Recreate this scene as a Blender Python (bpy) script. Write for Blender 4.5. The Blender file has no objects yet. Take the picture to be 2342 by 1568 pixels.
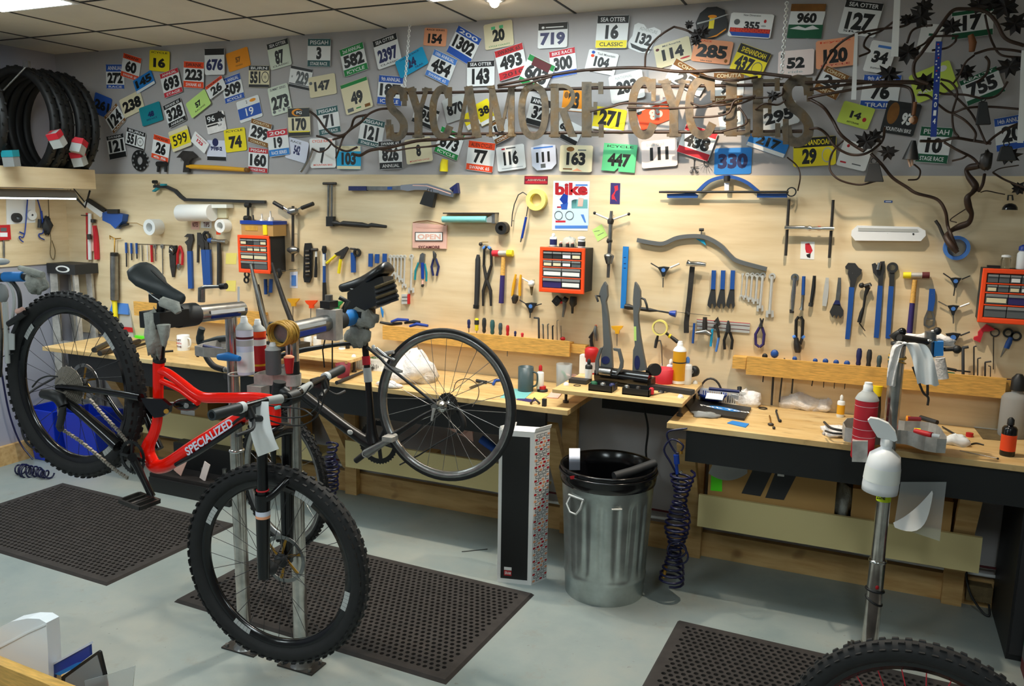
import bpy, bmesh, math, random
from mathutils import Vector as V, Matrix
random.seed(7)
PI=math.pi; sin=math.sin; cos=math.cos
SC=bpy.context.scene; COL=SC.collection
# ---------- camera ----------
F=1878.5; CAM=V((5.2592,-4.5,1.9618)); YA,PT,RO=-.4091,-.1707,.0161
FW=V((sin(YA)*cos(PT),cos(YA)*cos(PT),sin(PT))); r0=V((cos(YA),-sin(YA),0)); u0=r0.cross(FW)
RT=r0*cos(RO)+u0*sin(RO); UP=u0*cos(RO)-r0*sin(RO)
cd=bpy.data.cameras.new('camera'); cam=bpy.data.objects.new('camera',cd); COL.objects.link(cam)
cd.sensor_width=36; cd.lens=F/2342*36; cd.clip_start=.05
M=Matrix((RT,UP,-FW)).transposed().to_4x4(); M.translation=CAM; cam.matrix_world=M; SC.camera=cam
# measurements read off enlarged views of the photo: view name -> origin and scale
VIEW=dict(P=(0,0,1),R1=(0,0,.26786),R2=(550,40,.2296),R3=(950,20,.2423),R4=(1350,0,.2551),R5=(1800,0,.2743),R6=(0,380,.2424),R7=(260,380,.2168),
R8=(700,380,.2296),S1=(1050,380,.2296),S2=(1450,380,.2296),S3=(1880,380,.2296),S4=(0,580,.3444),S5=(400,560,.2806),S6=(850,640,.2296),
S7=(1250,640,.2169),S8=(1550,640,.2296),T1=(1900,680,.2933),T2=(250,800,.2551),T3=(420,1000,.3622),T4=(760,940,.2933),T5=(1240,960,.2935),
T6=(1560,960,.3877),T7=(0,1080,.3113),T8=(600,720,.2806),W3=(420,640,.1658),W4=(700,560,.1913),W1=(540,860,.2552),W5=(2140,480,.1786),W7=(340,900,.1623),W8=(2100,0,.2807),W2=(0,560,.3444))
cur=[0,0,1.]
def R(k): cur[:]=VIEW[k]
def cv(x,y): return cur[0]+x*cur[2],cur[1]+y*cur[2]
def ray(x,y):
    x,y=cv(x,y); return FW+RT*((x-1171)/F)-UP*((y-784)/F)
def AY(x,y,Y):           # point at wall distance
    d=ray(x,y); return CAM+d*((Y-CAM.y)/d.y)
def AZ(x,y,z):           # point at height z
    d=ray(x,y); return CAM+d*((z-CAM.z)/d.z)
def AX(x,y,X):
    d=ray(x,y); return CAM+d*((X-CAM.x)/d.x)
def onplane(x,y,o,n):
    d=ray(x,y); return CAM+d*((o-CAM).dot(n)/d.dot(n))
def mpp(p): return cur[2]*(V(p)-CAM).dot(FW)/F     # metres per view unit at p
# ---------- materials ----------
def lin(h):
    h=h.lstrip('#'); return tuple((lambda c:c/12.92 if c<=.04045 else ((c+.055)/1.055)**2.4)(int(h[i:i+2],16)/255) for i in(0,2,4))+(1,)
MD=dict(black=('191a1b',.5,0),rubber=('1b1b1c',.75,0),gloss=('101012',.18,0),dark=('2a2b2d',.6,0),iron=('4a4745',.45,.7),steel=('9a9a98',.3,.9),chrome=('d6d8d8',.14,1),
alu=('c4c0ba',.42,.35),bright=('e8e8e4',.3,.45),blue=('1d4f9c',.45,0),navy=('20285c',.45,0),sky=('1f7fd0',.5,0),cyan=('14a3d4',.6,0),teal=('178a98',.5,0),
red=('c01a22',.5,0),orange=('ff4e12',.5,0),salmon=('f8ac82',.7,0),pale=('cfe6f4',.6,0),amber=('f59a12',.6,0),yellow=('f6e11a',.5,0),gold=('e8aa20',.45,0),cream=('e6dcb8',.7,0),white=('eceeee',.6,0),
paper=('f2f2f0',.85,0),green=('12893f',.6,0),mint=('5cc78a',.6,0),lime=('c4e882',.7,0),limey=('d2e860',.7,0),pgreen=('dce6d6',.7,0),brown=('8a5a22',.7,0),wine=('7c1c2c',.6,0),
crimson=('cc2233',.6,0),dteal=('2f5c5e',.6,0),bblue=('2456b4',.6,0),lblue=('4c83d4',.6,0),lilac=('dfe2f2',.6,0),pink=('f6e4de',.7,0),rose=('e8b8a8',.6,0),grey=('8a8c8c',.6,0),lgrey=('b8bab8',.6,0),
mgrey=('5c6062',.55,0),redframe=('ff1c0c',.16,0),orangered=('f04a18',.6,0),neon=('d6f01a',.6,0),ngreen=('5cf01a',.6,0),aqua=('7cc4c4',.4,0),wood=('e2ae58',.6,0),dwood=('b8873a',.55,0),
card=('bc9358',.85,0),frameblk=('0d0d0f',.36,0),sprocket=('9a9286',.45,.35),pole=('cac6c0',.2,.95),galv=('b6bebc',.33,.9),rag=('a9aaa2',.95,0),whiterag=('f0ebe8',.95,0),vine=('3c2a20',.5,.2),leaf=('262120',.6,.2),dimrubber=('0b0b0c',.6,0),plastic=('f2f4f6',.35,0),dblue=('123a9a',.4,0),
brass=('b88a3a',.35,.8),hose=('14163c',.3,0),saddle=('2c3234',.5,0),purple=('352a68',.5,0),mat=('332e2c',.85,0),tape=('f0e27c',.6,0),caramel=('c89a3c',.6,0),binblue=('1238c8',.4,0),ply2=('dccb92',.6,0),doll=('e0b494',.6,0),hair=('7a4a26',.7,0),pumpk=('ef8a2a',.5,0),dgreen=('0f5c3c',.6,0),maroon=('5a141c',.6,0),mug=('3f5054',.4,0),soil=('6d5c3c',.8,0),crate=('f4f6f0',.5,0))
MC={}
def mat(k):
    if k in MC: return MC[k]
    m=bpy.data.materials.new(k); m.use_nodes=True; nt=m.node_tree; b=nt.nodes['Principled BSDF']; L=nt.links.new; MC[k]=m
    def N(t,**a):
        n=nt.nodes.new(t)
        for q,v in a.items(): setattr(n,q,v)
        return n
    def mix(f,a,c):
        n=N('ShaderNodeMix',data_type='RGBA')
        if hasattr(f,'default_value') or hasattr(f,'is_linked'): L(f,n.inputs[0])
        else: n.inputs[0].default_value=f
        for v,s in((a,6),(c,7)):
            if isinstance(v,tuple): n.inputs[s].default_value=v
            else: L(v,n.inputs[s])
        return n.outputs[2]
    def noise(sc,det=3,scale=None,ro=.55):
        tc=N('ShaderNodeTexCoord'); mp=N('ShaderNodeMapping'); L(tc.outputs['Object'],mp.inputs[0]); mp.inputs['Scale'].default_value=scale or (1,1,1)
        n=N('ShaderNodeTexNoise'); n.inputs['Scale'].default_value=sc; n.inputs['Detail'].default_value=det; n.inputs['Roughness'].default_value=ro; L(mp.outputs[0],n.inputs[0]); return n.outputs[0]
    def ramp(s,*st):
        r=N('ShaderNodeValToRGB'); L(s,r.inputs[0]); e=r.color_ramp.elements
        while len(e)<len(st): e.new(.5)
        for q,(p,c) in zip(e,st): q.position=p; q.color=c
        return r.outputs[0]
    def bump(h,st,d=.01):
        n=N('ShaderNodeBump'); n.inputs['Strength'].default_value=st; n.inputs['Distance'].default_value=d; L(h,n.inputs['Height']); L(n.outputs[0],b.inputs['Normal'])
    C=b.inputs['Base Color']; RG=b.inputs['Roughness']; w1=(1,1,1,1); k0=(0,0,0,1)
    if k in('ply','bench','pine','ceil','floor','wall','rust','clear','lamp','bulb','film','lightgrey_wall'):
        RG.default_value=.6
        if k=='ply':
            n=noise(2.2,5,(.8,1,7)); n2=noise(1.3,3)
            c=ramp(n,(.3,lin('d6bd92')),(.52,lin('e6d0a9')),(.72,lin('eedcba'))); L(mix(ramp(n2,(.35,k0),(.75,(.35,.35,.35,1))),c,lin('e0c59c')),C); bump(n,.12)
        elif k=='bench':
            n=noise(3,6,(1,6,1)); n2=noise(9,6,(1,3,1)); n3=noise(2.2,4)
            c=ramp(n,(.3,lin('cba468')),(.6,lin('dcbc84')),(.75,lin('e6cc96')))
            s=ramp(n2,(.56,k0),(.7,(.55,.55,.55,1))); L(mix(s,c,lin('8a6234')),C); RG.default_value=.5
        elif k=='pine':
            n=noise(3,4,(1.2,8,8)); n2=noise(5,2)
            c=ramp(n,(.3,lin('bf9256')),(.6,lin('dab478'))); L(mix(ramp(n2,(.68,k0),(.78,(.6,.6,.6,1))),c,lin('6e4420')),C)
        elif k=='ceil':
            n=noise(3,5); L(ramp(n,(.3,lin('d6d2c8')),(.72,lin('e0dcd2'))),C); h=noise(220,2); bump(h,.3,.004); RG.default_value=.9
        elif k=='floor':
            n=noise(1.1,8,ro=.62); n2=noise(6,6,ro=.7); n3=noise(2.6,5); n4=noise(38,3)
            c=ramp(n,(.34,lin('808e8e')),(.5,lin('929c9a')),(.68,lin('a4a69e')))
            c=mix(ramp(n2,(.58,k0),(.74,(.5,.5,.5,1))),c,lin('8c8474')); c=mix(ramp(n4,(.7,k0),(.76,(.6,.6,.6,1))),c,lin('6f6a60'))
            L(c,C); L(ramp(n3,(.3,(.32,.32,.32,1)),(.7,(.55,.55,.55,1))),RG); bump(n2,.06)
        elif k=='wall':
            n=noise(2,4); L(ramp(n,(.3,lin('aca8a8')),(.7,lin('b6b2b2'))),C); h=noise(160,2); bump(h,.15,.003)
        elif k=='lightgrey_wall': C.default_value=lin('a8a8b4')
        elif k=='rust':
            n=noise(14,6); L(ramp(n,(.3,lin('352d24')),(.5,lin('5e5242')),(.62,lin('5f4a2e')),(.75,lin('82745e'))),C); b.inputs['Metallic'].default_value=.3; RG.default_value=.5
        elif k in('clear','film'):
            C.default_value=lin('f4f8f8'); b.inputs['Transmission Weight'].default_value=1; b.inputs['IOR'].default_value=1.06 if k=='film' else 1.25; RG.default_value=.08
            if k=='film': RG.default_value=.35; b.inputs['Transmission Weight'].default_value=.72
        else:
            C.default_value=k0; b.inputs['Emission Color'].default_value=(.86,.98,1,1) if k=='lamp' else (1,.8,.55,1); b.inputs['Emission Strength'].default_value=9 if k=='lamp' else 20
        return m
    h,ro,me=MD[k]; RG.default_value=ro; b.inputs['Metallic'].default_value=me
    c=lin(h); 
    if k in('pole','galv','iron','steel','wood','dwood','mat','rubber','rag','whiterag','vine','leaf','alu','soil','caramel','brown'):
        n=noise(18 if k!='galv' else 7,4,(1,8,8) if 'wood' in k else None); d=tuple(x*(.72 if k!='whiterag' else .88) for x in c[:3])+(1,); u=tuple(min(1,x*1.15) for x in c[:3])+(1,)
        L(ramp(n,(.32,d),(.68,u)),C)
        if k in('rag','whiterag','soil'): bump(noise(60,3),.6,.01)
    else: C.default_value=c
    return m
# ---------- text outlines ----------
TX={}
def glyph(s,bold):
    k=(s,bold)
    if k not in TX:
        cu=bpy.data.curves.new('t','FONT'); cu.body=s; cu.offset=bold; cu.resolution_u=3
        ob=bpy.data.objects.new('t',cu); me=bpy.data.meshes.new_from_object(ob)
        v=[(p.co.x,p.co.y) for p in me.vertices]; f=[tuple(p.vertices) for p in me.polygons]
        bpy.data.objects.remove(ob); bpy.data.meshes.remove(me); bpy.data.curves.remove(cu)
        x0=min(p[0] for p in v); x1=max(p[0] for p in v); y0=min(p[1] for p in v); y1=max(p[1] for p in v)
        TX[k]=([((a-x0)/(x1-x0)-.5,(c-y0)/(y1-y0)-.5) for a,c in v],f)
    return TX[k]
# ---------- mesh pieces ----------
WB=[.012]   # board thickness under the wall tools
def basis(n):
    n=V(n).normalized(); a=V((0,0,1)) if abs(n.z)<.9 else V((1,0,0)); u=a.cross(n).normalized(); return u,n.cross(u),n
class P:
    def __init__(s,n,l=None,sub=()):
        s.n=n;s.l=l;s.sub=list(sub);s.v=[];s.f=[];s.i=[];s.sm=[];s.m=[];s.bev=0;s.kind=None
    def add(s,vs,fs,m,sm=0):
        if m not in s.m: s.m.append(m)
        k=s.m.index(m); b=len(s.v); s.v+=[V(v) for v in vs]
        for f in fs: s.f.append([b+j for j in f]); s.i.append(k); s.sm.append(sm)
        return s
    def prism(s,pts,ex,m):
        n=len(pts); ex=V(ex); a=[V(p) for p in pts]
        return s.add(a+[p+ex for p in a],[list(range(n))[::-1],list(range(n,2*n))]+[[j,(j+1)%n,n+(j+1)%n,n+j] for j in range(n)],m)
    def box(s,c,d,m,Rm=None):
        c=V(c); q=[]
        for z in(-.5,.5):
            for x,y in((-.5,-.5),(.5,-.5),(.5,.5),(-.5,.5)):
                p=V((x*d[0],y*d[1],z*d[2])); q.append(c+(Rm@p if Rm else p))
        return s.add(q,[(3,2,1,0),(4,5,6,7),(0,1,5,4),(1,2,6,5),(2,3,7,6),(3,0,4,7)],m)
    def b2(s,a,c,m):     # box between two corners
        a=V(a);c=V(c); return s.box((a+c)/2,[abs(x) for x in(c-a)],m)
    def bar(s,a,c,w,h,m,up=(0,0,1)):   # rectangular bar between two points
        a=V(a);c=V(c);d=(c-a).normalized(); x=d.cross(V(up)).normalized()*w/2; y=x.cross(d).normalized()*h/2
        q=[a-x-y,a+x-y,a+x+y,a-x+y]; return s.prism(q,c-a,m)
    def tube(s,pts,r,m,n=8,cl=False,sm=1):
        pts=[V(p) for p in pts]; k=len(pts); rr=r if isinstance(r,(list,tuple)) else [r]*k
        vs=[];fs=[];u=None
        for j,p in enumerate(pts):
            t=(pts[(j+1)%k]-pts[j-1]) if cl else (pts[min(j+1,k-1)]-pts[max(j-1,0)])
            t=t.normalized() if t.length>1e-9 else V((0,0,1))
            if u is None: u=basis(t)[0]
            u=(u-t*u.dot(t)); u=u.normalized() if u.length>1e-6 else basis(t)[0]
            w=t.cross(u)
            vs+=[p+(u*cos(2*PI*i/n)+w*sin(2*PI*i/n))*rr[j] for i in range(n)]
        for j in range(k if cl else k-1):
            j2=(j+1)%k
            fs+=[(j*n+i,j*n+(i+1)%n,j2*n+(i+1)%n,j2*n+i) for i in range(n)]
        s.add(vs,fs,m,sm)
        if not cl: s.add(vs[:n],[tuple(range(n))[::-1]],m); s.add(vs[-n:],[tuple(range(n))],m)
        return s
    def lathe(s,o,ax,prof,m,n=20,sm=1,cap=1):
        o=V(o);u,w,a=basis(ax); vs=[];fs=[]
        for r,h in prof: vs+=[o+a*h+(u*cos(2*PI*i/n)+w*sin(2*PI*i/n))*r for i in range(n)]
        for j in range(len(prof)-1): fs+=[(j*n+i,j*n+(i+1)%n,(j+1)*n+(i+1)%n,(j+1)*n+i) for i in range(n)]
        s.add(vs,fs,m,sm)
        if cap and prof[0][0]>1e-4: s.add(vs[:n],[tuple(range(n))[::-1]],m)
        if cap and prof[-1][0]>1e-4: s.add(vs[-n:],[tuple(range(n))],m)
        return s
    def cyl(s,a,b,r,m,n=16): a=V(a);b=V(b); return s.lathe(a,b-a,[(r,0),(r,(b-a).length)],m,n)
    def ball(s,c,r,m,n=12,ax=(0,0,1)):
        r=(r,r,r) if not isinstance(r,(tuple,list)) else r; c=V(c); h=n//2; vs=[];fs=[]
        for j in range(h+1):
            t=PI*j/h
            for i in range(n): a=2*PI*i/n; vs.append(c+V((r[0]*sin(t)*cos(a),r[1]*sin(t)*sin(a),r[2]*cos(t))))
        for j in range(h): fs+=[(j*n+i,j*n+(i+1)%n,(j+1)*n+(i+1)%n,(j+1)*n+i) for i in range(n)]
        return s.add(vs,fs,m,1)
    def tor(s,c,ax,R0,r,m,n=24,k=8):
        u,w,a=basis(ax);c=V(c); return s.tube([c+(u*cos(2*PI*i/n)+w*sin(2*PI*i/n))*R0 for i in range(n)],r,m,k,True)
    def grid(s,fn,nu,nv,m,sm=1,th=0):
        vs=[V(fn(i/nu,j/nv)) for j in range(nv+1) for i in range(nu+1)]
        fs=[(j*(nu+1)+i,j*(nu+1)+i+1,(j+1)*(nu+1)+i+1,(j+1)*(nu+1)+i) for j in range(nv) for i in range(nu)]
        return s.add(vs,fs,m,sm)
    def text(s,t,c,u,w,m,bold=.0):
        if not t: return s
        g,f=glyph(t,bold); c=V(c);u=V(u);w=V(w); return s.add([c+u*a+w*b for a,b in g],f,m)
    def quad(s,pts,m): return s.add(pts,[tuple(range(len(pts)))],m)
    # pieces on the back wall, outlines measured in the current view
    def pg(s,pts,m,t=.006,o=.004):
        Y=-(WB[0]+o+t); q=[AY(x,y,Y) for x,y in pts]; return s.prism(q,(0,t,0),m)
    def st(s,w,pts,m,t=.006,o=.004):
        k=len(pts); ww=w if isinstance(w,(list,tuple)) else [w]*k; L=[];Rr=[]
        for j,(x,y) in enumerate(pts):
            a=pts[max(j-1,0)];b=pts[min(j+1,k-1)];dx,dy=b[0]-a[0],b[1]-a[1];l=math.hypot(dx,dy) or 1
            nx,ny=-dy/l*ww[j]/2,dx/l*ww[j]/2; L.append((x+nx,y+ny));Rr.append((x-nx,y-ny))
        for j in range(k-1): s.pg([L[j],L[j+1],Rr[j+1],Rr[j]],m,t,o)
        return s
    def rd(s,w,pts,m,o=.004,n=8):
        ww=w if isinstance(w,(list,tuple)) else [w]*len(pts)
        q=[];r=[]
        for (x,y),d in zip(pts,ww):
            k=d/2*mpp(AY(x,y,-.03)); r.append(k); q.append(AY(x,y,-(WB[0]+o+max(ww)/2*mpp(AY(x,y,-.03)))))
        return s.tube(q,r,m,n)
    def dk(s,x,y,r,m,t=.006,o=.004,n=20):
        c=AY(x,y,-(WB[0]+o)); k=r*mpp(c); return s.lathe(c,(0,-1,0),[(k,0),(k,t)],m,n)
    def rg(s,x,y,ro,ri,m,t=.008,o=.004,n=24):
        c=AY(x,y,-(WB[0]+o)); k=mpp(c); return s.lathe(c,(0,-1,0),[(ri*k,0),(ro*k,0),(ro*k,t),(ri*k,t),(ri*k,0)],m,n,0,0)
    def pl(s,pts,m,Y,t=.004): return s.prism([AY(x,y,Y) for x,y in pts],(0,t,0),m)   # flat piece parallel to the wall at distance Y
    def bx(s,x0,y0,x1,y1,m,t=.006,o=.004): return s.pg([(x0,y0),(x1,y0),(x1,y1),(x0,y1)],m,t,o)
def mesh(p,org):
    me=bpy.data.meshes.new(p.n); me.from_pydata([v-org for v in p.v],[],p.f)
    for m in p.m: me.materials.append(mat(m))
    me.polygons.foreach_set('material_index',p.i); me.polygons.foreach_set('use_smooth',[bool(x) for x in p.sm])
    b=bmesh.new(); b.from_mesh(me); bmesh.ops.remove_doubles(b,verts=b.verts,dist=1e-5) if p.n in('rim','tire') else 0
    bmesh.ops.recalc_face_normals(b,faces=b.faces); b.to_mesh(me); b.free()
    o=bpy.data.objects.new(p.n,me); COL.objects.link(o)
    if p.bev: q=o.modifiers.new('b','BEVEL'); q.width=p.bev; q.segments=2; q.limit_method='ANGLE'
    if p.l: o['label']=p.l
    if p.kind: o['kind']=p.kind
    return o
def allv(p):
    r=list(p.v)
    for c in p.sub: r+=allv(c)
    return r
def base(vs): return V(((min(v.x for v in vs)+max(v.x for v in vs))/2,(min(v.y for v in vs)+max(v.y for v in vs))/2,min(v.z for v in vs)))
NL=[0]; WALL=[0]
def pin(p):   # nail that holds a thing to the wall
    k=p.f[0]; c=sum((p.v[i] for i in k),V())/len(k); p.cyl(c,(c.x,(.001 if WB[0]<.001 else -.011),c.z),.0015,'steel',6)
def T(name,label,cat,parts,grp=None):
    if WALL[0]: pin(parts if isinstance(parts,P) else parts[0])
    if isinstance(parts,P):
        parts.n=name; org=base(allv(parts)); o=mesh(parts,org); o.location=org; kids=parts.sub
    else:
        vs=sum((allv(p) for p in parts),[]); org=base(vs); o=bpy.data.objects.new(name,None); COL.objects.link(o); o.location=org; o.empty_display_size=.02; kids=parts
    for p in kids:
        c=mesh(p,org); c.parent=o
        for q in p.sub: d=mesh(q,org); d.parent=c
    o['label']=label; o['category']=cat
    if grp: o['group']=grp
    return o
def S(name,p):
    p.n=name; org=base(allv(p)); o=mesh(p,org); o.location=org; o['kind']='structure'
    for c in p.sub: d=mesh(c,org); d.parent=o
    return o
def crom(pts,n=6,cl=False):
    pts=[V(p) for p in pts]; out=[]; k=len(pts)
    for i in range(k if cl else k-1):
        p0=pts[i-1] if (cl or i>0) else pts[0]*2-pts[1]; p1=pts[i];p2=pts[(i+1)%k]; p3=pts[(i+2)%k] if (cl or i+2<k) else pts[-1]*2-pts[-2]
        for j in range(n):
            t=j/n; out.append(.5*((2*p1)+(p2-p0)*t+(2*p0-5*p1+4*p2-p3)*t*t+(3*p1-p0-3*p2+p3)*t**3))
    if not cl: out.append(pts[-1])
    return out
def blob(c,d,m,seed=0,n=16,name='cloth',flat=True,p=None):   # crumpled cloth heap
    rnd=random.Random(seed); ph=[rnd.uniform(0,6.3) for _ in range(6)]; c=V(c); p=p or P(name); vs=[];fs=[]; h=n//2
    for j in range(h+1):
        t=PI*j/h
        for i in range(n):
            a=2*PI*i/n; k=1+.16*sin(3*a+ph[0]+2*t)+.13*sin(5*a+ph[1]-3*t)+.1*sin(7*t+ph[2]+2*a)+rnd.uniform(-.07,.07)
            z=cos(t)*d[2]/2*k; z=max(z,-d[2]*.22) if flat else z
            vs.append(c+V((d[0]/2*sin(t)*cos(a)*k,d[1]/2*sin(t)*sin(a)*k,z+(d[2]*.22 if flat else 0))))
    for j in range(h): fs+=[(j*n+i,j*n+(i+1)%n,(j+1)*n+(i+1)%n,(j+1)*n+i) for i in range(n)]
    return p.add(vs,fs,m,1)
# ---------- room ----------
XL,XR,YB,H=-.45,9.2,-7.4,2.988
S('floor',P('f').b2((XL-.1,YB-.1,-.1),(XR+.1,.1,0),'floor'))
S('wall_back',P('w').b2((XL-.1,0,0),(XR+.1,.1,H),'wall'))
S('wall_left',P('w').b2((XL-.1,YB-.1,0),(XL,0,H),'lightgrey_wall'))
S('wall_right',P('w').b2((XR,YB-.1,0),(XR+.1,0,H),'wall'))
S('wall_front',P('w').b2((XL,YB-.1,0),(XR,YB,H),'wall'))
S('ceiling',P('c').b2((XL-.1,YB-.1,H),(XR+.1,.1,H+.1),'ceil'))
g=P('g')
for k in range(-1,16):
    x=.6096*k
    if x>XL: g.b2((x-.006,YB,H-.004),(x+.006,0,H),'dark')
y=-.5295
while y>YB: g.b2((XL,y-.006,H-.0045),(XR,y+.006,H),'dark'); y-=.6096
S('trim_1',g)
S('trim_2',P('t').b2((XL,-.012,.9),(XR,0,2.114),'ply'))
S('trim_3',P('t').b2((XL,-.9,1.44),(XL+.012,-.012,2.0),'ply'))
S('baseboard_back',P('t').b2((XL+.04,-.04,0),(XR,0,.142),'pine'))
S('baseboard_left',P('t').b2((XL,-3,0),(XL+.035,0,.142),'pine'))
def troffer(x,y,dx,dy):
    T('ceiling_light','%s fluorescent troffer light set in the ceiling grid'%('lit'),'ceiling light',[P('frame').b2((x,y-dy,H-.012),(x+dx,y,H-.004),'white'),P('diffuser').b2((x+.03,y-dy+.03,H-.016),(x+dx-.03,y-.03,H-.012),'lamp')],'fluorescent ceiling lights')
for x,y,dx,dy in((.6096,-1.139,.6096,1.219),(3.048,-.53,1.219,.6096),(3.048,-3.577,.6096,1.219),(5.4864,-3.577,.6096,1.219),(.6096,-4.796,.6096,1.219)): troffer(x,y,dx,dy)
T('downlight','small recessed downlight with a lit bulb in the ceiling above the wall sign','downlight',[P('trim_ring').lathe((3.36,-.42,H),(0,0,-1),[(.03,0),(.05,0),(.05,.006),(.03,.006)],'white'),P('bulb').ball((3.36,-.42,H-.012),.026,'bulb')])
def lamp(n,loc,tgt,e,c,ang,bl=.4,r=.03):
    l=bpy.data.lights.new(n,'SPOT'); l.energy=e; l.color=c; l.spot_size=ang; l.spot_blend=bl; l.shadow_soft_size=r
    o=bpy.data.objects.new(n,l); COL.objects.link(o); o.location=loc; o.rotation_euler=(V(tgt)-V(loc)).to_track_quat('-Z','Y').to_euler()
WARM=(1,.8,.58)
lamp('spot_lamp',(4.25,-1.0,2.9),(4.27,0,2.22),48,WARM,.9,.8,.02)
for x,y,e in((1.5,-.82,40),(3.36,-.5,22),(3.2,-.82,42),(5.0,-.82,58)): lamp('spot_lamp',(x,y,2.95),(x+.05,y-.25,0),e,(1,.86,.68),1.7,.5,.025)
W0=bpy.data.worlds.new('world'); SC.world=W0; W0.use_nodes=True; W0.node_tree.nodes['Background'].inputs[0].default_value=(.6,.7,.8,1); W0.node_tree.nodes['Background'].inputs[1].default_value=.05
SC.view_settings.view_transform='Standard'; SC.view_settings.look='None'; SC.view_settings.gamma=1; SC.view_settings.exposure=.85
SC.cycles.use_denoising=True; SC.cycles.max_bounces=6; SC.cycles.adaptive_threshold=.025; SC.cycles.diffuse_bounces=4; SC.cycles.caustics_reflective=False; SC.cycles.caustics_refractive=False; SC.cycles.transparent_max_bounces=6
# ---------- race number plates on the wall ----------
BN=[0]; WALL[0]=1
CN=dict(w='white',p='paper',cr='cream',o='orangered',sa='salmon',g='green',k='black',b='bblue',lb='lblue',r='red',c='crimson',br='brown',t='dteal',y='yellow',am='amber',te='teal',cy='cyan',sk='sky',pg='pgreen',mi='mint',li='lime',ly='limey',pi='pink',ll='lilac',n='navy',gr='lgrey',dg='dgreen',w2='whiterag',dgr='dark',ma='maroon',hd='mgrey')
def bib(num,TL,TR,BL,bs,desc,top=None,ht=.2,bot=None,hb=.2,dc='k',tt='',bt='',tc='w',bc='w',dw=None,dh=.86,extra=(),shape=None,dx=0):
    WB[0]=0; BN[0]+=1; off=.003+(BN[0]%8)*.0022
    a,b,c=(AY(*q,-off) for q in(TL,TR,BL)); u=b-a; wv=c-a; n=V((0,-1,0)); uu=u.normalized(); wn=V((uu.z,0,-uu.x)); 
    if wn.dot(wv)<0: wn=-wn
    Wd=u.length; Hd=wv.dot(wn); w=wn*Hd; o=a+uu*((wv.dot(uu))/2)
    pt=lambda x,y,l=0: o+u*x+w*y+n*l
    p=P('plate'); r=.05; q=shape or [(r,0),(1-r,0),(1,r),(1,1-r),(1-r,1),(r,1),(0,1-r),(0,r)]
    p.prism([pt(x,y) for x,y in q],n*.0012,CN[bs]); L=.0014
    def band(y0,y1,m): p.quad([pt(x,y,L) for x,y in((.01,y0),(.99,y0),(.99,y1),(.01,y1))],CN[m])
    y0,y1=.02,.98
    if top: band(.01,ht,top); y0=ht
    if bot: band(1-hb,.99,bot); y1=1-hb
    def tx(s,x,y,w_,h_,m,bo=.015): p.text(s,pt(x,y,L+.00006),u*w_,w*-h_,CN[m],bo)
    if tt: tx(tt,.5,ht*.52 if top else .1,.78,(ht if top else .16)*.55,tc)
    if bt: tx(bt,.5,1-hb*.5 if bot else .9,.74,(hb if bot else .12)*.5,bc)
    if not top and tt: y0=.2
    d=dw or min(.84,.29*len(num)+.02)
    if num: tx(num,.5+dx,(y0+y1)/2,d,(y1-y0)*dh,dc,.055)
    for zi,e in enumerate(extra):
        L=.0014+.00012*(zi+1)
        if e[0]=='t': tx(*e[1:])
        elif e[0]=='b': p.quad([pt(x,y,L) for x,y in e[1]],CN[e[2]])
        else: cx,cy,rx,ry,m=e[1:]; p.quad([pt(cx+rx*cos(t*PI/10),cy+ry*sin(t*PI/10),L) for t in range(20)],CN[m])
    T('race_number_plate',desc,'race number plate',p,'race number plates on the wall')
E_=lambda cx,cy,rx,ry,m:('e',cx,cy,rx,ry,m)
def rect(x0,y0,x1,y1,m): return ('b',((x0,y0),(x1,y0),(x1,y1),(x0,y1)),m)
R('R1')
bib('272',(905,548),(1060,548),(908,757),'w','white race plate 272 with blue bands, leftmost in the top rows','b',.3,'b',.17,tt='ANNUAL',bt='RACE')
bib('60',(1060,450),(1215,500),(1025,645),'w','white race plate 60 with orange bands, tilted over plate 272','o',.22,'o',.22,tt='SWANK',bt='SWANK 65',tc='k')
bib('145',(1135,690),(1290,595),(1170,805),'sk','blue race plate 145 with a white lower strip',None,.2,'w',.2,dh=.7)
bib('16',(1283,425),(1455,440),(1270,600),'y','bright yellow race plate 16 under the ceiling at left',tt='ICYCLE',tc='k',dh=.6)
bib('693',(1360,635),(1515,575),(1410,838),'w','white race plate 693 with crimson bands','c',.2,'c',.2,tt='ANNUAL',bt='STAGE')
bib('223',(1570,520),(1745,530),(1565,745),'w','white race plate 223 with orange bands','o',.25,'o',.25,tt='SWANK',bt='SWANK 65',tc='k')
bib('676',(1748,415),(1918,410),(1748,640),'w','white race plate 676 with blue digits and black header','k',.25,dc='n',dh=.62)
bib('57',(1930,460),(2115,395),(1955,620),'am','plain amber race plate with a small faint 57',dc='br',dw=.24,dh=.3,extra=[('t','FINISH',.5,.8,.3,.08,'br')])
bib('261',(815,785),(960,845),(785,955),'b','dark blue race plate 261 beside the tires',dc='k',dh=.5)
bib('238',(1010,860),(1185,770),(1070,1010),'cr','cream race plate 238 tilted above plate 124',dh=.6)
bib('124',(885,1000),(990,880),(975,1140),'w','white race plate 124 with brown ends, tilted steeply','br',.16,'br',.16,tt='COHUTTA',bt='RACE')
bib('48',(1185,925),(1360,862),(1220,1082),'te','teal race plate 48 with small dark digits',dc='n',dw=.3,dh=.3,extra=[('t','BIKE RACE',.5,.75,.5,.1,'n')])
bib('328',(1392,905),(1540,830),(1445,1095),'w','white race plate 328 with black bands','k',.2,'k',.2,tt='SWANK 65',bt='ANNUAL')
bib('57',(1588,885),(1750,755),(1638,1015),'li','pale green race plate 57 tilted upwards',dw=.28,dh=.35,extra=[('t','RACING',.5,.8,.5,.1,'k')])
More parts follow.
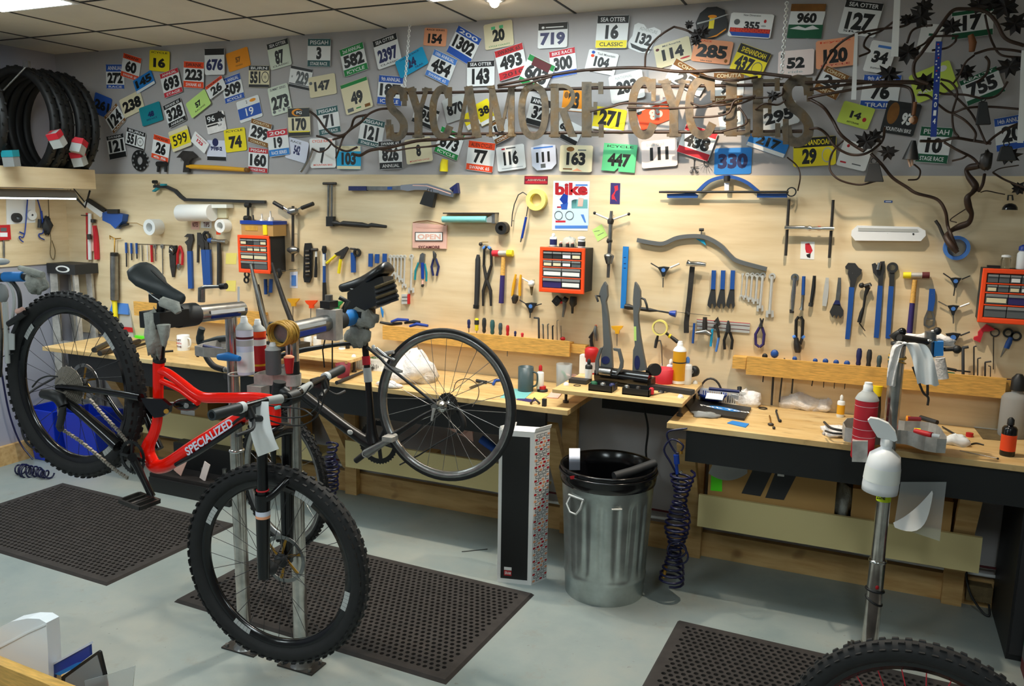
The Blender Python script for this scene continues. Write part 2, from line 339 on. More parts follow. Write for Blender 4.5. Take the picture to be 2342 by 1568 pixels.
bib('26',(1750,745),(1890,640),(1795,850),'w','white race plate 26 with an orange header between 57 and 509','o',.24,tt='SWANK',tc='k')
bib('509',(1885,680),(2050,620),(1925,890),'w','white race plate 509 with royal blue bands','b',.25,'b',.22,tt='9th ANNUAL',bt='ICYCLE')
bib('19',(2010,875),(2200,808),(2060,1052),'w','white race plate with 19 in white on a broad blue stripe',dc='w',dw=.4,dh=.42,dx=0,extra=[rect(.01,.36,.99,.86,'b'),('t','19',.5,.6,.34,.36,'w'),('t','2',.45,.15,.06,.14,'k'),E_(.72,.15,.14,.07,'am')])
bib('',(1750,985),(1910,940),(1775,1150),'w2','black and white mountain graphic race plate 96',extra=[rect(.02,.02,.9,.5,'k'),('b',((.5,.2),(.75,-.05),(1.05,.3),(.8,.5)),'k'),rect(.04,.56,.6,.64,'k'),('t','96',.3,.26,.4,.3,'w'),('t','93',.78,.45,.26,.2,'w'),('t','57',.7,.68,.2,.1,'k')])
bib('121',(905,1165),(1050,1135),(940,1365),'w','white race plate 121 with black bands above the chain ring','k',.18,'k',.24,tt='SWANK')
bib('551',(1090,1085),(1250,1135),(1065,1235),'w','white race plate 551 with a round stamp, tilted beside plate 121','k',.24,'k',.1,dw=.5,dx=-.18,tt='BURN',extra=[E_(.77,.58,.17,.24,'k'),E_(.77,.58,.15,.2,'w'),('t','10',.77,.58,.1,.14,'k')])
bib('26',(1310,1140),(1455,1185),(1295,1345),'w','white race plate 26 with orange top and bottom above the hatchet','o',.22,'o',.2,tt='SWANK',bt='65',tc='k')
bib('599',(1435,1130),(1595,1065),(1480,1300),'cr','cream race plate 599 with a yellow middle',extra=[rect(.01,.2,.99,.85,'y'),('t','599',.5,.52,.74,.5,'k')],dc='y',dh=.2)
bib('123',(1665,1115),(1785,1225),(1630,1205),'p','small white race plate with red lines tilted beside plate 599',dc='c',dw=.4,dh=.3,extra=[('t','RACE DAY',.5,.2,.7,.14,'c')])
bib('718-2',(1765,1195),(1930,1200),(1770,1368),'ll','lilac white race plate 718-2 with a black foot',None,.2,'k',.2,dw=.6,dh=.25,dc='n',extra=[E_(.45,.1,.16,.2,'n'),('t','RELAY',.5,.36,.6,.12,'n')])
bib('74',(1905,1110),(2085,1085),(1935,1303),'y','yellow race plate 74 with a black heading',tt='ICYCLE',tc='k',dh=.7)
R('R2')
bib('87',(258,268),(468,203),(305,528),'pg','white race plate 87 with a black header','k',.22,dh=.7,tt='SEA OTTER',dw=.42,bt='CLASSIC',bc='k')
bib('551',(85,478),(292,480),(80,695),'cr','cream race plate 551 with a round stamp under plate 87','k',.22,'k',.14,dw=.5,dx=-.18,tt='BURN',extra=[E_(.8,.52,.18,.26,'k'),E_(.8,.52,.15,.22,'cr'),('t','10',.8,.52,.1,.14,'k')])
bib('3',(665,210),(895,210),(672,490),'w','white race plate 3 with dark teal bands','t',.26,'t',.23,tt='PISGAH',bt='STAGE RACE',dw=.22)
bib('582',(985,325),(1218,240),(1040,595),'w','white race plate 582 with green bands','g',.24,'g',.24,tt='2nd ANNUAL',bt='ICYCLE')
bib('2397',(1308,240),(1545,152),(1380,520),'w','white race plate 2397 with blue digits','k',.22,dc='n',dw=.8,tt='SEA OTTER',dh=.6,bt='CLASSIC',bc='k')
bib('24',(1535,445),(1810,285),(1600,610),'cy','cyan race sheet 24 behind the hanging chain',dw=.3,dh=.5,dc='n',extra=[('t','THE BIKE RACE',.5,.1,.7,.08,'n'),('t','TRAIL',.7,.85,.3,.1,'n')])
bib('229',(510,475),(730,520),(470,685),'w','white race plate 229 with thin black bands','k',.14,'dgr',.14,dw=.56,dx=.08,dc='hd',extra=[('t','#',.12,.5,.06,.12,'hd'),rect(.02,.8,.98,.84,'k')])
bib('147',(680,600),(945,550),(690,805),'cr','glossy cream race plate 147',dw=.6,dh=.5,extra=[E_(.08,.3,.06,.08,'hd')])
bib('273',(262,710),(460,650),(325,982),'pg','pale green race plate 273',tt='SUMMIT SERIES',tc='hd',dh=.62,extra=[E_(.14,.88,.08,.06,'hd'),E_(.4,.88,.07,.04,'gr'),E_(.62,.87,.05,.06,'hd'),E_(.86,.86,.08,.03,'hd')])
bib('49',(990,680),(1255,585),(1060,975),'cr','large cream race plate 49 with a green strip','g',.12,dw=.45,dh=.5,extra=[rect(.08,.82,.3,.94,'hd'),rect(.4,.86,.58,.9,'g'),rect(.72,.84,.92,.94,'br')])
bib('187',(1380,570),(1625,590),(1360,860),'w','white race plate 187 with blue bands left of the metal sign','b',.24,'b',.25,tt='9th ANNUAL',bt='ICYCLE')
bib('299',(110,1000),(315,1065),(72,1235),'w','white race plate 299 with brown bands','br',.2,'br',.2,tt='COHUTTA',bt='COHUTTA',tc='cr',bc='cr',dw=.84)
bib('19',(265,1130),(470,1100),(285,1390),'w','white race plate 19 with red top and blue foot','c',.25,'sk',.26,tt='200',dw=.42,bt='RACE SERIES')
bib('170',(470,905),(690,895),(480,1185),'cr','cream race plate 170 with black header and yellow oval','k',.32,'k',.16,extra=[E_(.44,.16,.26,.13,'am'),E_(.5,.17,.22,.1,'k'),('t','PG',.52,.17,.24,.1,'w'),rect(.04,.82,.96,.86,'y')],dw=.66)
bib('71',(755,915),(970,870),(785,1180),'w','white race plate 71 with dark teal bands','t',.24,'t',.22,tt='PISGAH',bt='STAGE RACE',dw=.45)
bib('121',(1215,985),(1450,1040),(1160,1255),'w','white race plate 121 with teal bands under the twig','t',.22,'t',.2,tt='PISGAH',bt='STAGE RACE',dw=.6)
bib('160',(80,1290),(275,1310),(80,1530),'w','white race plate 160 with red bands right of the hatchet','r',.2,'r',.2,tt='PISGAH',bt='STAGE RACE')
bib('542',(490,1190),(700,1250),(430,1390),'ll','lilac white race plate 542 with vertical digits',dc='n',dw=.3,dh=.45,extra=[('t','RACE',.4,.15,.5,.1,'hd')])
bib('7',(695,1205),(950,1195),(690,1500),'p','white race plate 7 with orange lettering',tt='CYCLE RACE',tc='o',bt='MOUNTAIN BIKE',bc='o',dw=.22,dh=.7)
bib('103',(965,1275),(1205,1275),(955,1510),'cy','cyan race plate 103 with cream ends','cr',.24,'cr',.14,dw=.6)
bib('826',(1375,1235),(1605,1220),(1385,1515),'w','white race plate 826 with black bands','k',.18,'k',.24,tt='SWANK 65',bt='ANNUAL',dw=.72)
bib('8',(1625,1225),(1885,1180),(1665,1465),'cr','cream race plate 8 with a red line of writing',bt='MOUNTAIN CYCLE',bc='c',dw=.18,dh=.5)
R('R3')
bib('154',(88,178),(302,190),(75,345),'sa','small salmon race plate 154',tt='RACE SERIES',tc='k',bt='',dw=.62,dh=.7)
bib('1302',(410,155),(630,285),(290,405),'w','white race plate 1302 with blue bands','b',.24,'b',.24,tt='200',dw=.84)
bib('20',(640,155),(910,100),(665,393),'cr','cream race plate 20 with green print',dw=.42,dh=.5,bt='CYCLE COUNTY',bc='g',extra=[rect(.26,.14,.4,.26,'mi'),rect(.54,.14,.68,.26,'mi')])
bib('719',(1160,140),(1440,122),(1155,378),'w','white race plate 719 with blue digits and black header','k',.28,dc='n',dh=.72,extra=[E_(.17,.18,.05,.05,'w'),rect(.26,.16,.86,.2,'w')])
bib('454',(175,375),(395,480),(95,625),'w','white race plate 454 with pale blue bands','lb',.22,'lb',.2,tt='10th ANNUAL',bt='SWANK 65',dw=.78)
bib('143',(490,500),(750,485),(487,735),'w','white race plate 143 with a black header','k',.24,tt='SEA OTTER',dw=.64)
bib('493',(740,405),(1005,318),(803,685),'w','white race plate 493 with coral red bands','r',.22,'r',.26,tt='SWANK 65',bt='2010',tc='k',bc='ma',dw=.78)
bib('603',(1075,420),(1320,540),(970,690),'w','white race plate 603 with green and maroon header','g',.2,'g',.2,tt='',dw=.8,extra=[rect(.2,.02,.86,.3,'ma')])
bib('300',(1255,410),(1500,360),(1290,660),'w','shiny race plate 300 with red top and blue foot','c',.22,'b',.2,dw=.7,tt='BIKE RACE')
bib('104',(1635,375),(1915,430),(1605,580),'p','white race plate 104 with small logos above the vine',dw=.5,dh=.5,extra=[E_(.16,.12,.06,.07,'b'),E_(.16,.28,.06,.07,'o'),('t','Tsali Mountain',.6,.14,.6,.1,'hd')])
bib('95',(20,880),(235,970),(-40,1060),'w','white race plate 95 behind the first letters of the sign','k',.16,'k',.2,dw=.5)
bib('870',(245,870),(450,795),(305,1085),'gr','grey race plate 870 behind the sign',dw=.74,dh=.5)
bib('38',(575,900),(705,830),(605,1125),'y','yellow race plate 38 behind the letter A',None,.2,'p',.18,dw=.7,dh=.45,tc='k')
bib('',(440,1010),(560,940),(500,1150),'y','yellow race plate with no digits showing behind the letter A',None,.2,'p',.3)
bib('17',(700,1090),(870,1000),(745,1290),'w','white race plate 17 with a brown foot','br',.14,'br',.24,bt='COHUTTA',dw=.6)
bib('32',(1090,820),(1285,870),(1045,1080),'w','white race plate 32 behind the letter O','k',.26,'k',.2,tt='ANNUAL',dw=.6)
bib('23',(1385,760),(1595,775),(1395,960),'am','orange race plate 23 behind the letter R',dc='k',dw=.5,extra=[('e',.15,.25,.1,.16,'br'),rect(.01,.86,.99,.98,'p')])
bib('66',(1370,1010),(1585,1120),(1310,1190),'w','white race plate 66 behind the letter R',None,.2,'k',.24,dw=.4,dx=-.2,dh=.5)
bib('873',(250,1105),(470,1195),(175,1345),'w','white race plate 873 with green bands below the sign','g',.2,'g',.22,bt='ICYCLE',dw=.76)
bib('77',(510,1240),(765,1270),(470,1515),'w','white race plate 77 with orange bands','o',.24,'o',.22,tt='ALIEN CYCLES',bt='SWANK 65',tc='k',dw=.5)
bib('116',(765,1310),(1030,1270),(775,1540),'p','white race plate 116 with a small red mark',dw=.52,dh=.6,extra=[rect(.2,.08,.32,.14,'c'),rect(.36,.08,.7,.13,'hd'),rect(.15,.9,.9,.915,'hd')])
bib('111',(1090,1290),(1320,1265),(1105,1530),'ll','lilac five-sided race plate 111',dw=.56,dh=.42,dx=-.03,shape=[(0,.08),(.5,0),(1,.08),(1,.8),(.8,1),(.2,1),(0,.8)],extra=[rect(.1,.1,.9,.16,'lb'),rect(.36,.76,.56,.92,'hd')])
bib('163',(1370,1285),(1680,1290),(1355,1535),'cr','cream race plate 163 with a small crest',dw=.58,dh=.52,extra=[E_(.32,.15,.12,.09,'br'),rect(.55,.16,.8,.2,'hd'),('b',((.4,.97),(.55,.86),(.72,.97)),'sa'),rect(.12,.87,.4,.92,'br')])
R('R4')
bib('16',(65,140),(350,135),(45,432),'w','white race plate 16 with black header and yellow foot','k',.24,'y',.24,tt='SEA OTTER',bt='CLASSIC',bc='k',dw=.42)
bib('132',(375,190),(635,260),(330,440),'w','white shield race plate 132 hanging on a twig',dw=.52,dh=.42,extra=[('t','ADVENTURE',.56,.16,.6,.12,'gr'),('b',((.1,.75),(.5,.82),(.9,.78),(.6,.95),(.2,.9)),'k')],shape=[(.05,.1),(.15,0),(.35,0),(.5,.12),(.7,0),(.95,.05),(1,.3),(.86,.5),(.8,.95),(.5,1),(.1,.95),(0,.8),(.1,.5)])
bib('114',(560,420),(880,320),(605,620),'cr','cream race plate 114 left of plate 285',dw=.6,dh=.5,dc='dgr',extra=[E_(.1,.2,.05,.06,'ma'),('t','Mid America',.5,.12,.5,.08,'hd'),E_(.8,.85,.14,.04,'r')])
bib('285',(935,340),(1282,375),(905,545),'sa','large salmon race plate 285',dw=.78,dh=.6,extra=[('t','RACE',.3,.08,.3,.08,'o'),E_(.9,.85,.04,.08,'br'),('t','bike event',.4,.92,.3,.06,'k')])
bib('437',(1345,380),(1620,480),(1250,620),'y','yellow race plate 437 with a black header','k',.34,tt='SHENANDOAH',tc='y',dw=.56,dx=-.14,extra=[E_(.78,.66,.16,.24,'hd'),E_(.78,.66,.14,.21,'y')])
bib('355',(1255,110),(1640,130),(1240,325),'p','white race plate 355 with red and blue artwork',dw=.36,dh=.34,dc='dgr',tt='',extra=[('t','New Dimension',.5,.08,.4,.08,'hd'),rect(.03,.62,.97,.8,'r'),('b',((.03,.8),(.97,.8),(.97,.96),(.1,.96)),'b'),('t','SHENANDOAH',.5,.71,.88,.15,'o'),E_(.17,.38,.07,.12,'hd'),E_(.82,.3,.03,.07,'r'),E_(.8,.5,.06,.04,'gr')],dx=.03)
bib('1',(945,60),(1235,60),(945,350),'k','round black race plate with a yellow 1',dc='y',dw=.16,dh=.36,shape=[(.3,.02),(.6,0),(.85,.1),(1,.5),(.98,.75),(.65,.95),(.4,1),(.1,.85),(0,.5),(.1,.2)],extra=[('b',((.05,.5),(.5,.38),(.95,.22),(.95,.25),(.5,.42),(.05,.55)),'gr'),('b',((.4,.97),(.7,.86),(.96,.66),(.97,.7),(.7,.91)),'am'),('e',.5,.3,.14,.05,'am')])
bib('203',(150,690),(450,620),(205,930),'p','white race plate 203 right of the letter E',dw=.6,dh=.5,extra=[('t','NATIONAL',.45,.14,.5,.1,'gr')])
bib('23',(770,520),(1080,690),(670,700),'w','white race plate 23 with a brown header','br',.3,tt='COHUTTA',tc='cr',dw=.5)
bib('99',(1100,650),(1380,640),(1095,935),'w','white race plate 99 with brown bands behind the letters','br',.22,'br',.26,tt='COHUTTA',bt='PISGAH',tc='cr',bc='cr',dw=.5,dh=.9)
bib('85',(410,985),(690,870),(455,1175),'o','orange race plate 85 with pale digits',dc='gr',dw=.4,dh=.5,dx=.06,extra=[E_(.1,.18,.08,.1,'k'),('b',((.01,.01),(.99,.01),(.99,.14),(.01,.14)),'p')])
bib('93',(1140,1010),(1350,960),(1170,1185),'w','white race plate 93 behind the letter L','k',.16,'k',.1,dw=.6,dh=.6)
bib('271',(60,950),(345,990),(0,1150),'y','yellow race plate 271 right of the letter E',None,.2,'p',.12,dw=.66,dh=.8)
bib('295',(1510,985),(1850,890),(1530,1190),'w','white race plate 295 behind the last letters',dw=.76,dh=.56)
bib('447',(130,1280),(430,1300),(95,1525),'mi','mint green race plate 447 with a notched foot',tt='ICYCLE',tc='k',dw=.68,dh=.62,shape=[(0,0),(1,0),(1,1),(.52,1),(.5,.86),(.4,1),(0,1)])
bib('111',(445,1270),(765,1240),(475,1510),'pi','pinkish white race plate 111',dw=.52,dh=.5,extra=[('t','bike trail',.4,.15,.5,.12,'gr')])
bib('438',(855,1100),(1140,1190),(780,1360),'w','white race plate 438 with red bands under the letter C','c',.22,'c',.24,dw=.78)
bib('330',(1115,1330),(1450,1320),(1110,1565),'sk','bright blue race plate 330',dc='n',dw=.8,dh=.6)
bib('217',(1450,1170),(1790,1285),(1395,1300),'sk','blue race plate 217 with a white foot below the letter E',None,.2,'p',.26,dw=.6,dc='k')
R('R5')
bib('960',(20,30),(315,30),(10,320),'w','white shield race plate 960 with brown top and green foot','br',.22,'dg',.4,dw=.56,dh=.8,shape=[(.1,.02),(.35,.06),(.5,.05),(.75,.07),(.95,0),(1,.3),(.95,.75),(.85,.95),(.6,1),(.1,.9),(0,.6),(.02,.2)],extra=[('b',((.05,.72),(.3,.64),(.5,.7),(.7,.62),(.9,.72),(.5,.76)),'w')])
bib('127',(500,-5),(815,30),(415,275),'w','white race plate 127 with a black header','k',.22,tt='SEA OTTER',dw=.72,dh=.7,bt='SRAM',bc='k')
bib('120',(232,345),(560,300),(250,580),'sa','salmon race plate 120 with red writing',tt='Icycle',tc='o',dw=.62,dh=.66,bt='ICYCLE',bc='r')
bib('52',(-75,430),(225,405),(-75,640),'pi','translucent white race plate 52 left of plate 120',dw=.5,dh=.46,extra=[E_(.12,.2,.05,.12,'hd'),('t','ride',.5,.85,.4,.1,'gr')])
bib('34',(700,330),(915,365),(640,590),'p','white race plate 34 behind the vine leaves',dw=.6,dh=.4,extra=[rect(.3,.12,.9,.2,'lb'),('t','summit',.5,.85,.5,.07,'hd')])
bib('24',(345,550),(540,640),(200,740),'w','white race plate 24 with brown bands crossed by vines','br',.24,'br',.3,tt='COHUTTA',bt='COHUTTA',tc='cr',bc='cr',dw=.7)
bib('76',(635,620),(950,625),(610,905),'w','white race plate 76 with blue bands crossed by vines','b',.22,'b',.24,tt='9th ANNUAL',bt='TRAIN',dw=.5)
bib('14',(490,840),(750,910),(400,1010),'ly','lime green race sheet 14 under the vines',dw=.34,dh=.34,extra=[('t','ARTCRANK',.5,.85,.4,.08,'k'),('e',.8,.6,.06,.1,'r')])
bib('93',(830,830),(1110,870),(790,1100),'k','black race plate 93 with a brown patch',dc='w',dw=.3,dh=.4,dx=.18,extra=[E_(.24,.38,.17,.34,'br'),rect(.1,.78,.9,.94,'dgr'),('t','MOUNTAIN BIKE',.5,.86,.8,.12,'w')])
bib('10',(1100,1050),(1370,1065),(1085,1350),'w','white race plate 10 with dark green bands behind the ribbon','dg',.26,'dg',.24,tt='PISGAH',bt='STAGE RACE',dw=.5)
bib('29',(48,1155),(405,1130),(58,1393),'y','yellow race plate 29 with black header and faint crest','k',.34,tt='SHENANDOAH',tc='y',dw=.34,dx=-.12,extra=[E_(.8,.64,.13,.26,'gr'),E_(.8,.64,.11,.22,'y')])
bib('',(455,1155),(700,1210),(430,1380),'p','plain white race card above the cowbell',extra=[('e',.2,.2,.05,.06,'r'),rect(.1,.8,.3,.86,'c'),rect(.5,.8,.8,.84,'hd')])
bib('755',(1430,680),(1745,550),(1510,885),'w','white race plate 755 with dark bands','dg',.18,'dg',.18,tt='REALTY',dw=.76)
bib('17',(1340,110),(1690,60),(1400,330),'w','white race plate 17 with dark green corners at top right','dg',.14,'dg',.22,dw=.46,dh=.9)
bib('7',(1120,195),(1310,205),(1080,430),'p','white race plate 7 behind the thick vine',dw=.2,dh=.35,dc='dg')
bib('20',(1730,990),(2010,940),(1740,1270),'w','white race plate 20 with blue bands at the photo edge','b',.24,'b',.2,tt='14th ANNUAL',dw=.6)
bib('',(1000,640),(1340,500),(1100,860),'ly','crumpled yellow green race sheet behind the thick vine',extra=[('e',.8,.2,.1,.1,'w'),('t','RACE',.3,.7,.4,.14,'p')])
WB[0]=.012; WALL[0]=0
# ---------- hanging metal sign, vines, ribbons ----------
R('P')
SY=-.17
def sp(x,y,Y=SY): return AY(x,y,Y)
# letters built from strokes in a unit box: (width, points)
LT={
'S':[(.24,[(.86,.74),(.8,.9),(.5,.97),(.2,.88),(.14,.72),(.3,.57),(.62,.45),(.84,.3),(.8,.12),(.5,.03),(.2,.09),(.12,.28)]),(.14,[(.88,.64),(.88,1)]),(.14,[(.1,0),(.1,.38)])],
'Y':[(.24,[(.2,1),(.5,.5)]),(.14,[(.82,1),(.54,.5)]),(.25,[(.5,.52),(.5,0)]),(.09,[(.02,.96),(.42,.96)]),(.09,[(.64,.96),(1,.96)]),(.09,[(.28,.04),(.72,.04)])],
'C':[(.22,[(.86,.8),(.7,.95),(.45,.95),(.22,.78),(.14,.5),(.22,.2),(.45,.05),(.72,.07),(.9,.24)]),(.12,[(.9,.62),(.9,1)])],
'A':[(.12,[(.5,1),(.14,0)]),(.26,[(.5,1),(.84,0)]),(.09,[(.26,.34),(.7,.34)]),(.08,[(0,.04),(.32,.04)]),(.08,[(.62,.04),(1,.04)])],
'M':[(.1,[(.16,1),(.14,0)]),(.2,[(.84,1),(.84,0)]),(.2,[(.16,1),(.5,.12)]),(.09,[(.82,1),(.5,.12)]),(.07,[(0,.04),(.3,.04)]),(.07,[(.68,.04),(1,.04)]),(.07,[(.02,.97),(.26,.97)]),(.07,[(.74,.97),(.98,.97)])],
'O':[(.2,[(.5,.97),(.2,.84),(.1,.5),(.2,.16),(.5,.03),(.8,.16),(.9,.5),(.8,.84),(.5,.97)])],
'R':[(.24,[(.22,1),(.22,0)]),(.12,[(.2,.95),(.6,.95),(.84,.84),(.84,.66),(.6,.52),(.26,.52)]),(.22,[(.5,.52),(.84,.03)]),(.08,[(.02,.04),(.42,.04)]),(.08,[(.72,.04),(1,.04)]),(.08,[(.02,.96),(.3,.96)])],
'E':[(.28,[(.26,1),(.26,0)]),(.1,[(.05,.95),(.92,.95)]),(.09,[(.3,.52),(.66,.52)]),(.1,[(.05,.05),(.95,.05)]),(.14,[(.88,1),(.88,.78)]),(.14,[(.9,0),(.9,.24)]),(.1,[(.64,.64),(.64,.4)])],
'L':[(.3,[(.34,1),(.34,0)]),(.09,[(.1,.95),(.6,.95)]),(.1,[(.08,.05),(.95,.05)]),(.14,[(.9,0),(.9,.3)])]}
letters=[]
SGN=[('S',884,930,200,318),('Y',926,987,200,316),('C',982,1034,199,316),('A',1040,1101,197,316),('M',1112,1180,196,314),('O',1186,1254,190,316),('R',1254,1319,191,315),('E',1328,1380,187,314),
('C',1437,1501,180,315),('Y',1504,1578,182,314),('C',1566,1637,178,314),('L',1650,1717,177,312),('E',1715,1786,178,314),('S',1790,1860,177,330)]
for ch,x0,x1,y0,y1 in SGN:
    p=P('letter')
    for i,(w,pts) in enumerate(LT[ch]):
        q=crom([(a,b,0) for a,b in pts],4) if len(pts)>4 else [V((a,b,0)) for a,b in pts]
        L=[];Rr=[];asp=(x1-x0)/(y1-y0)
        for j,v in enumerate(q):
            a=q[max(j-1,0)];b=q[min(j+1,len(q)-1)];d=V(((b.x-a.x)*asp,b.y-a.y,0)).normalized(); n=V((-d.y,d.x,0))*w/2*.62
            L.append((v.x+n.x/asp,v.y+n.y));Rr.append((v.x-n.x/asp,v.y-n.y))
        f=lambda a:sp(x0+(x1-x0)*a[0],y1+(y0-y1)*a[1],SY-.0006*i)
        for j in range(len(q)-1): p.prism([f(L[j]),f(L[j+1]),f(Rr[j+1]),f(Rr[j])],(0,.005,0),'rust')
    letters.append(p)
rods=[P('rod').tube([sp(x,y,SY+.014) for x,y in pts],.0085,'vine',8) for pts in([(895,213),(1050,211),(1250,204),(1500,198),(1700,195),(1860,192)],[(890,306),(1100,306),(1400,302),(1650,302),(1835,300)])]
T('hanging_sign','rusty cut metal lettering SYCAMORE CYCLES hung on two rods in front of the wall','sign',letters+rods)
def chain(name,x0,y0,x1,y1,label):
    a=sp(x0,y0,SY+.01);b=sp(x1,y1,SY+.01);n=int((b-a).length/.014);p=P('c')
    for i in range(n):
        c=a.lerp(b,(i+.5)/n); p.tor(c,(1,.2,0) if i%2 else (.2,1,0),.0085,.0026,'bright',8,5)
    T(name,label,'chain',p,'chains the metal sign hangs from')
chain('chain',937,56,925,205,'steel chain holding up the left end of the metal sign')
chain('chain',1800,4,1787,182,'steel chain holding up the right end of the metal sign')
R('R5')
def vine(w,pts,Y=-.2,n=6):   # view outline, thickness in view units
    k=mpp(AY(*pts[0],Y)); m=len(pts); q=[AY(x,y,Y+(.02*sin(i*1.9+x*.01))) for i,(x,y) in enumerate(pts)]
    return P('branch').tube(crom(q,n),w*k*.6,'vine',7)
br=[vine(22,[(150,690),(500,675),(800,690),(1080,690),(1190,700)]),vine(20,[(190,745),(560,700),(820,680),(1090,680)],-.19),vine(20,[(180,815),(330,785),(700,725),(980,720),(1050,800),(1045,960)],-.21),
vine(24,[(1180,700),(1070,650),(1060,530),(1130,430),(1230,290),(1290,200),(1380,90),(1480,75),(1640,90),(1740,180),(1820,320),(1976,380)],-.23),
vine(16,[(240,670),(330,500),(420,380),(560,290),(760,245),(980,215),(1080,130),(1150,20)],-.18),vine(15,[(600,470),(690,430),(640,380),(680,300),(780,260),(890,180)],-.16),
vine(16,[(1000,360),(1040,260),(1120,220),(1210,210)],-.2),vine(15,[(1080,400),(1150,360),(1200,310),(1300,300),(1430,300)],-.21),vine(15,[(1210,420),(1330,400),(1400,350),(1410,310)],-.22),
vine(15,[(1650,120),(1680,260),(1720,370),(1790,460),(1976,480)],-.2),vine(18,[(1560,450),(1700,410),(1850,415),(1976,435)],-.21),vine(14,[(1560,460),(1490,520),(1440,620),(1390,690)],-.2),
vine(18,[(1655,470),(1685,520),(1660,620),(1580,690)],-.19),vine(15,[(1280,660),(1370,690),(1420,780),(1380,940),(1390,1080),(1430,1140)],-.2),vine(15,[(1190,720),(1290,780),(1480,790),(1640,820),(1760,790),(1840,680)],-.21),
vine(16,[(1090,790),(1180,800),(1260,870),(1370,940),(1500,900),(1700,890),(1940,910)],-.22),vine(15,[(1280,690),(1400,800),(1500,900),(1570,1000),(1660,1200)],-.2),
vine(16,[(1370,940),(1480,1000),(1570,1100),(1560,1180)],-.22),vine(20,[(1110,1175),(1280,1175),(1400,1150),(1540,1170),(1700,1195)],-.2),vine(18,[(1310,1185),(1420,1250),(1540,1310),(1600,1370)],-.2),
vine(14,[(1380,1340),(1460,1320),(1510,1290)],-.2),vine(18,[(1660,1200),(1740,1130),(1840,1070),(1976,1010)],-.2),
vine(22,[(180,820),(300,890),(380,1000),(440,1110),(530,1190),(640,1260)],-.2),vine(18,[(180,1075),(260,1070),(330,1120),(400,1220),(520,1285),(640,1285),(740,1230),(800,1160),(815,1060)],-.18),
vine(14,[(470,1170),(400,1240),(360,1320),(360,1420),(440,1500),(600,1540),(740,1510)],-.14),vine(22,[(700,1280),(790,1370),(880,1480),(1000,1560),(1080,1610),(1250,1660),(1320,1760),(1340,1880),(1370,1960),(1420,2080)],-.14),
vine(12,[(1060,1370),(1110,1420),(1090,1490),(1010,1500)],-.16),vine(14,[(1720,1440),(1820,1500),(1976,1560)],-.16),vine(10,[(0,1310),(80,1380),(110,1470),(90,1590)],-.1)]
R('R3')
br+=[vine(22,[(780,725),(960,690),(1200,640),(1450,600),(1650,575),(1860,570)],-.185),vine(16,[(780,745),(1000,720),(1290,640)],-.2),vine(18,[(0,1250),(130,1230),(330,1235),(560,1215)],-.185),vine(14,[(0,1310),(120,1300),(230,1280)],-.19)]
R('R4')
br+=[vine(24,[(0,630),(250,610),(500,610),(760,640),(1000,640),(1200,630),(1500,655),(1800,690)],-.19),vine(16,[(490,600),(500,480),(560,380),(650,300),(750,240)],-.17),vine(16,[(750,240),(860,270),(940,310)],-.17),
vine(16,[(0,1000),(180,960),(330,925),(700,940)],-.185),vine(16,[(330,965),(700,970),(1000,960),(1200,940),(1330,930),(1470,880)],-.185),vine(14,[(900,920),(1010,950),(1200,900),(1450,880),(1700,860),(1730,790)],-.185),vine(18,[(920,650),(1100,700),(1300,720),(1500,690)],-.2),
vine(16,[(920,1050),(1100,1045),(1240,1010),(1300,900),(1480,860)],-.2),vine(14,[(1330,960),(1400,1060),(1380,1120),(1180,1180)],-.2),vine(14,[(1480,980),(1560,930),(1680,940),(1750,900)],-.19)]
R('R2')
br+=[vine(20,[(690,935),(760,990),(850,1110),(930,1170),(1030,1165),(1100,1100),(1140,1000),(1260,970)],-.15),vine(18,[(760,1180),(860,1210),(950,1290),(1060,1330),(1165,1290)],-.13),vine(14,[(715,1310),(790,1340),(860,1310),(910,1250)],-.1),
vine(20,[(1480,905),(1380,915),(1280,960),(1210,1030),(1100,1110),(1020,1180),(920,1215)],-.16),vine(16,[(950,1400),(990,1290),(1050,1160),(1210,1040)],-.14),vine(26,[(1130,1365),(1200,1370),(1300,1320),(1500,1290),(1750,1230),(1960,1215)],-.175),vine(14,[(1370,1310),(1500,1330),(1700,1300),(1960,1280)],-.18)]
R('S3'); br.append(vine(26,[(1560,250),(1600,180),(1620,80)],-.15)); br.append(vine(10,[(1580,260),(1640,245),(1740,265),(1820,280)],-.12)); br.append(vine(9,[(1440,420),(1280,530),(1340,560)],-.1)); br.append(vine(10,[(1700,60),(1780,20),(1960,-10)],-.13))
def leaf(cx,cy,s,a,Y=-.2):
    c=AY(cx,cy,Y); k=mpp(c)*s*1.12; rnd=random.Random(int(cx*7+cy)); pts=[]
    for i in range(18):
        t=2*PI*i/18; r=(1 if i%2==0 else .66)*(1 if i%6==0 else .86)*rnd.uniform(.8,1.15); pts.append(c+V((r*k*cos(t+a),.02*sin(3*t)*k+rnd.uniform(-.25,.25)*k,r*k*.85*sin(t+a))))
    p=P('leaf'); n=len(pts); vs=[c+V((0,-.15*k,0))]+pts+[c+V((0,-.1*k+.002,0))]+[q+V((0,.002,0)) for q in pts]
    fs=[(0,1+i,1+(i+1)%n) for i in range(n)]+[(n+1,n+2+(i+1)%n,n+2+i) for i in range(n)]+[(1+i,n+2+i,n+2+(i+1)%n,1+(i+1)%n) for i in range(n)]
    return p.add(vs,fs,'leaf')
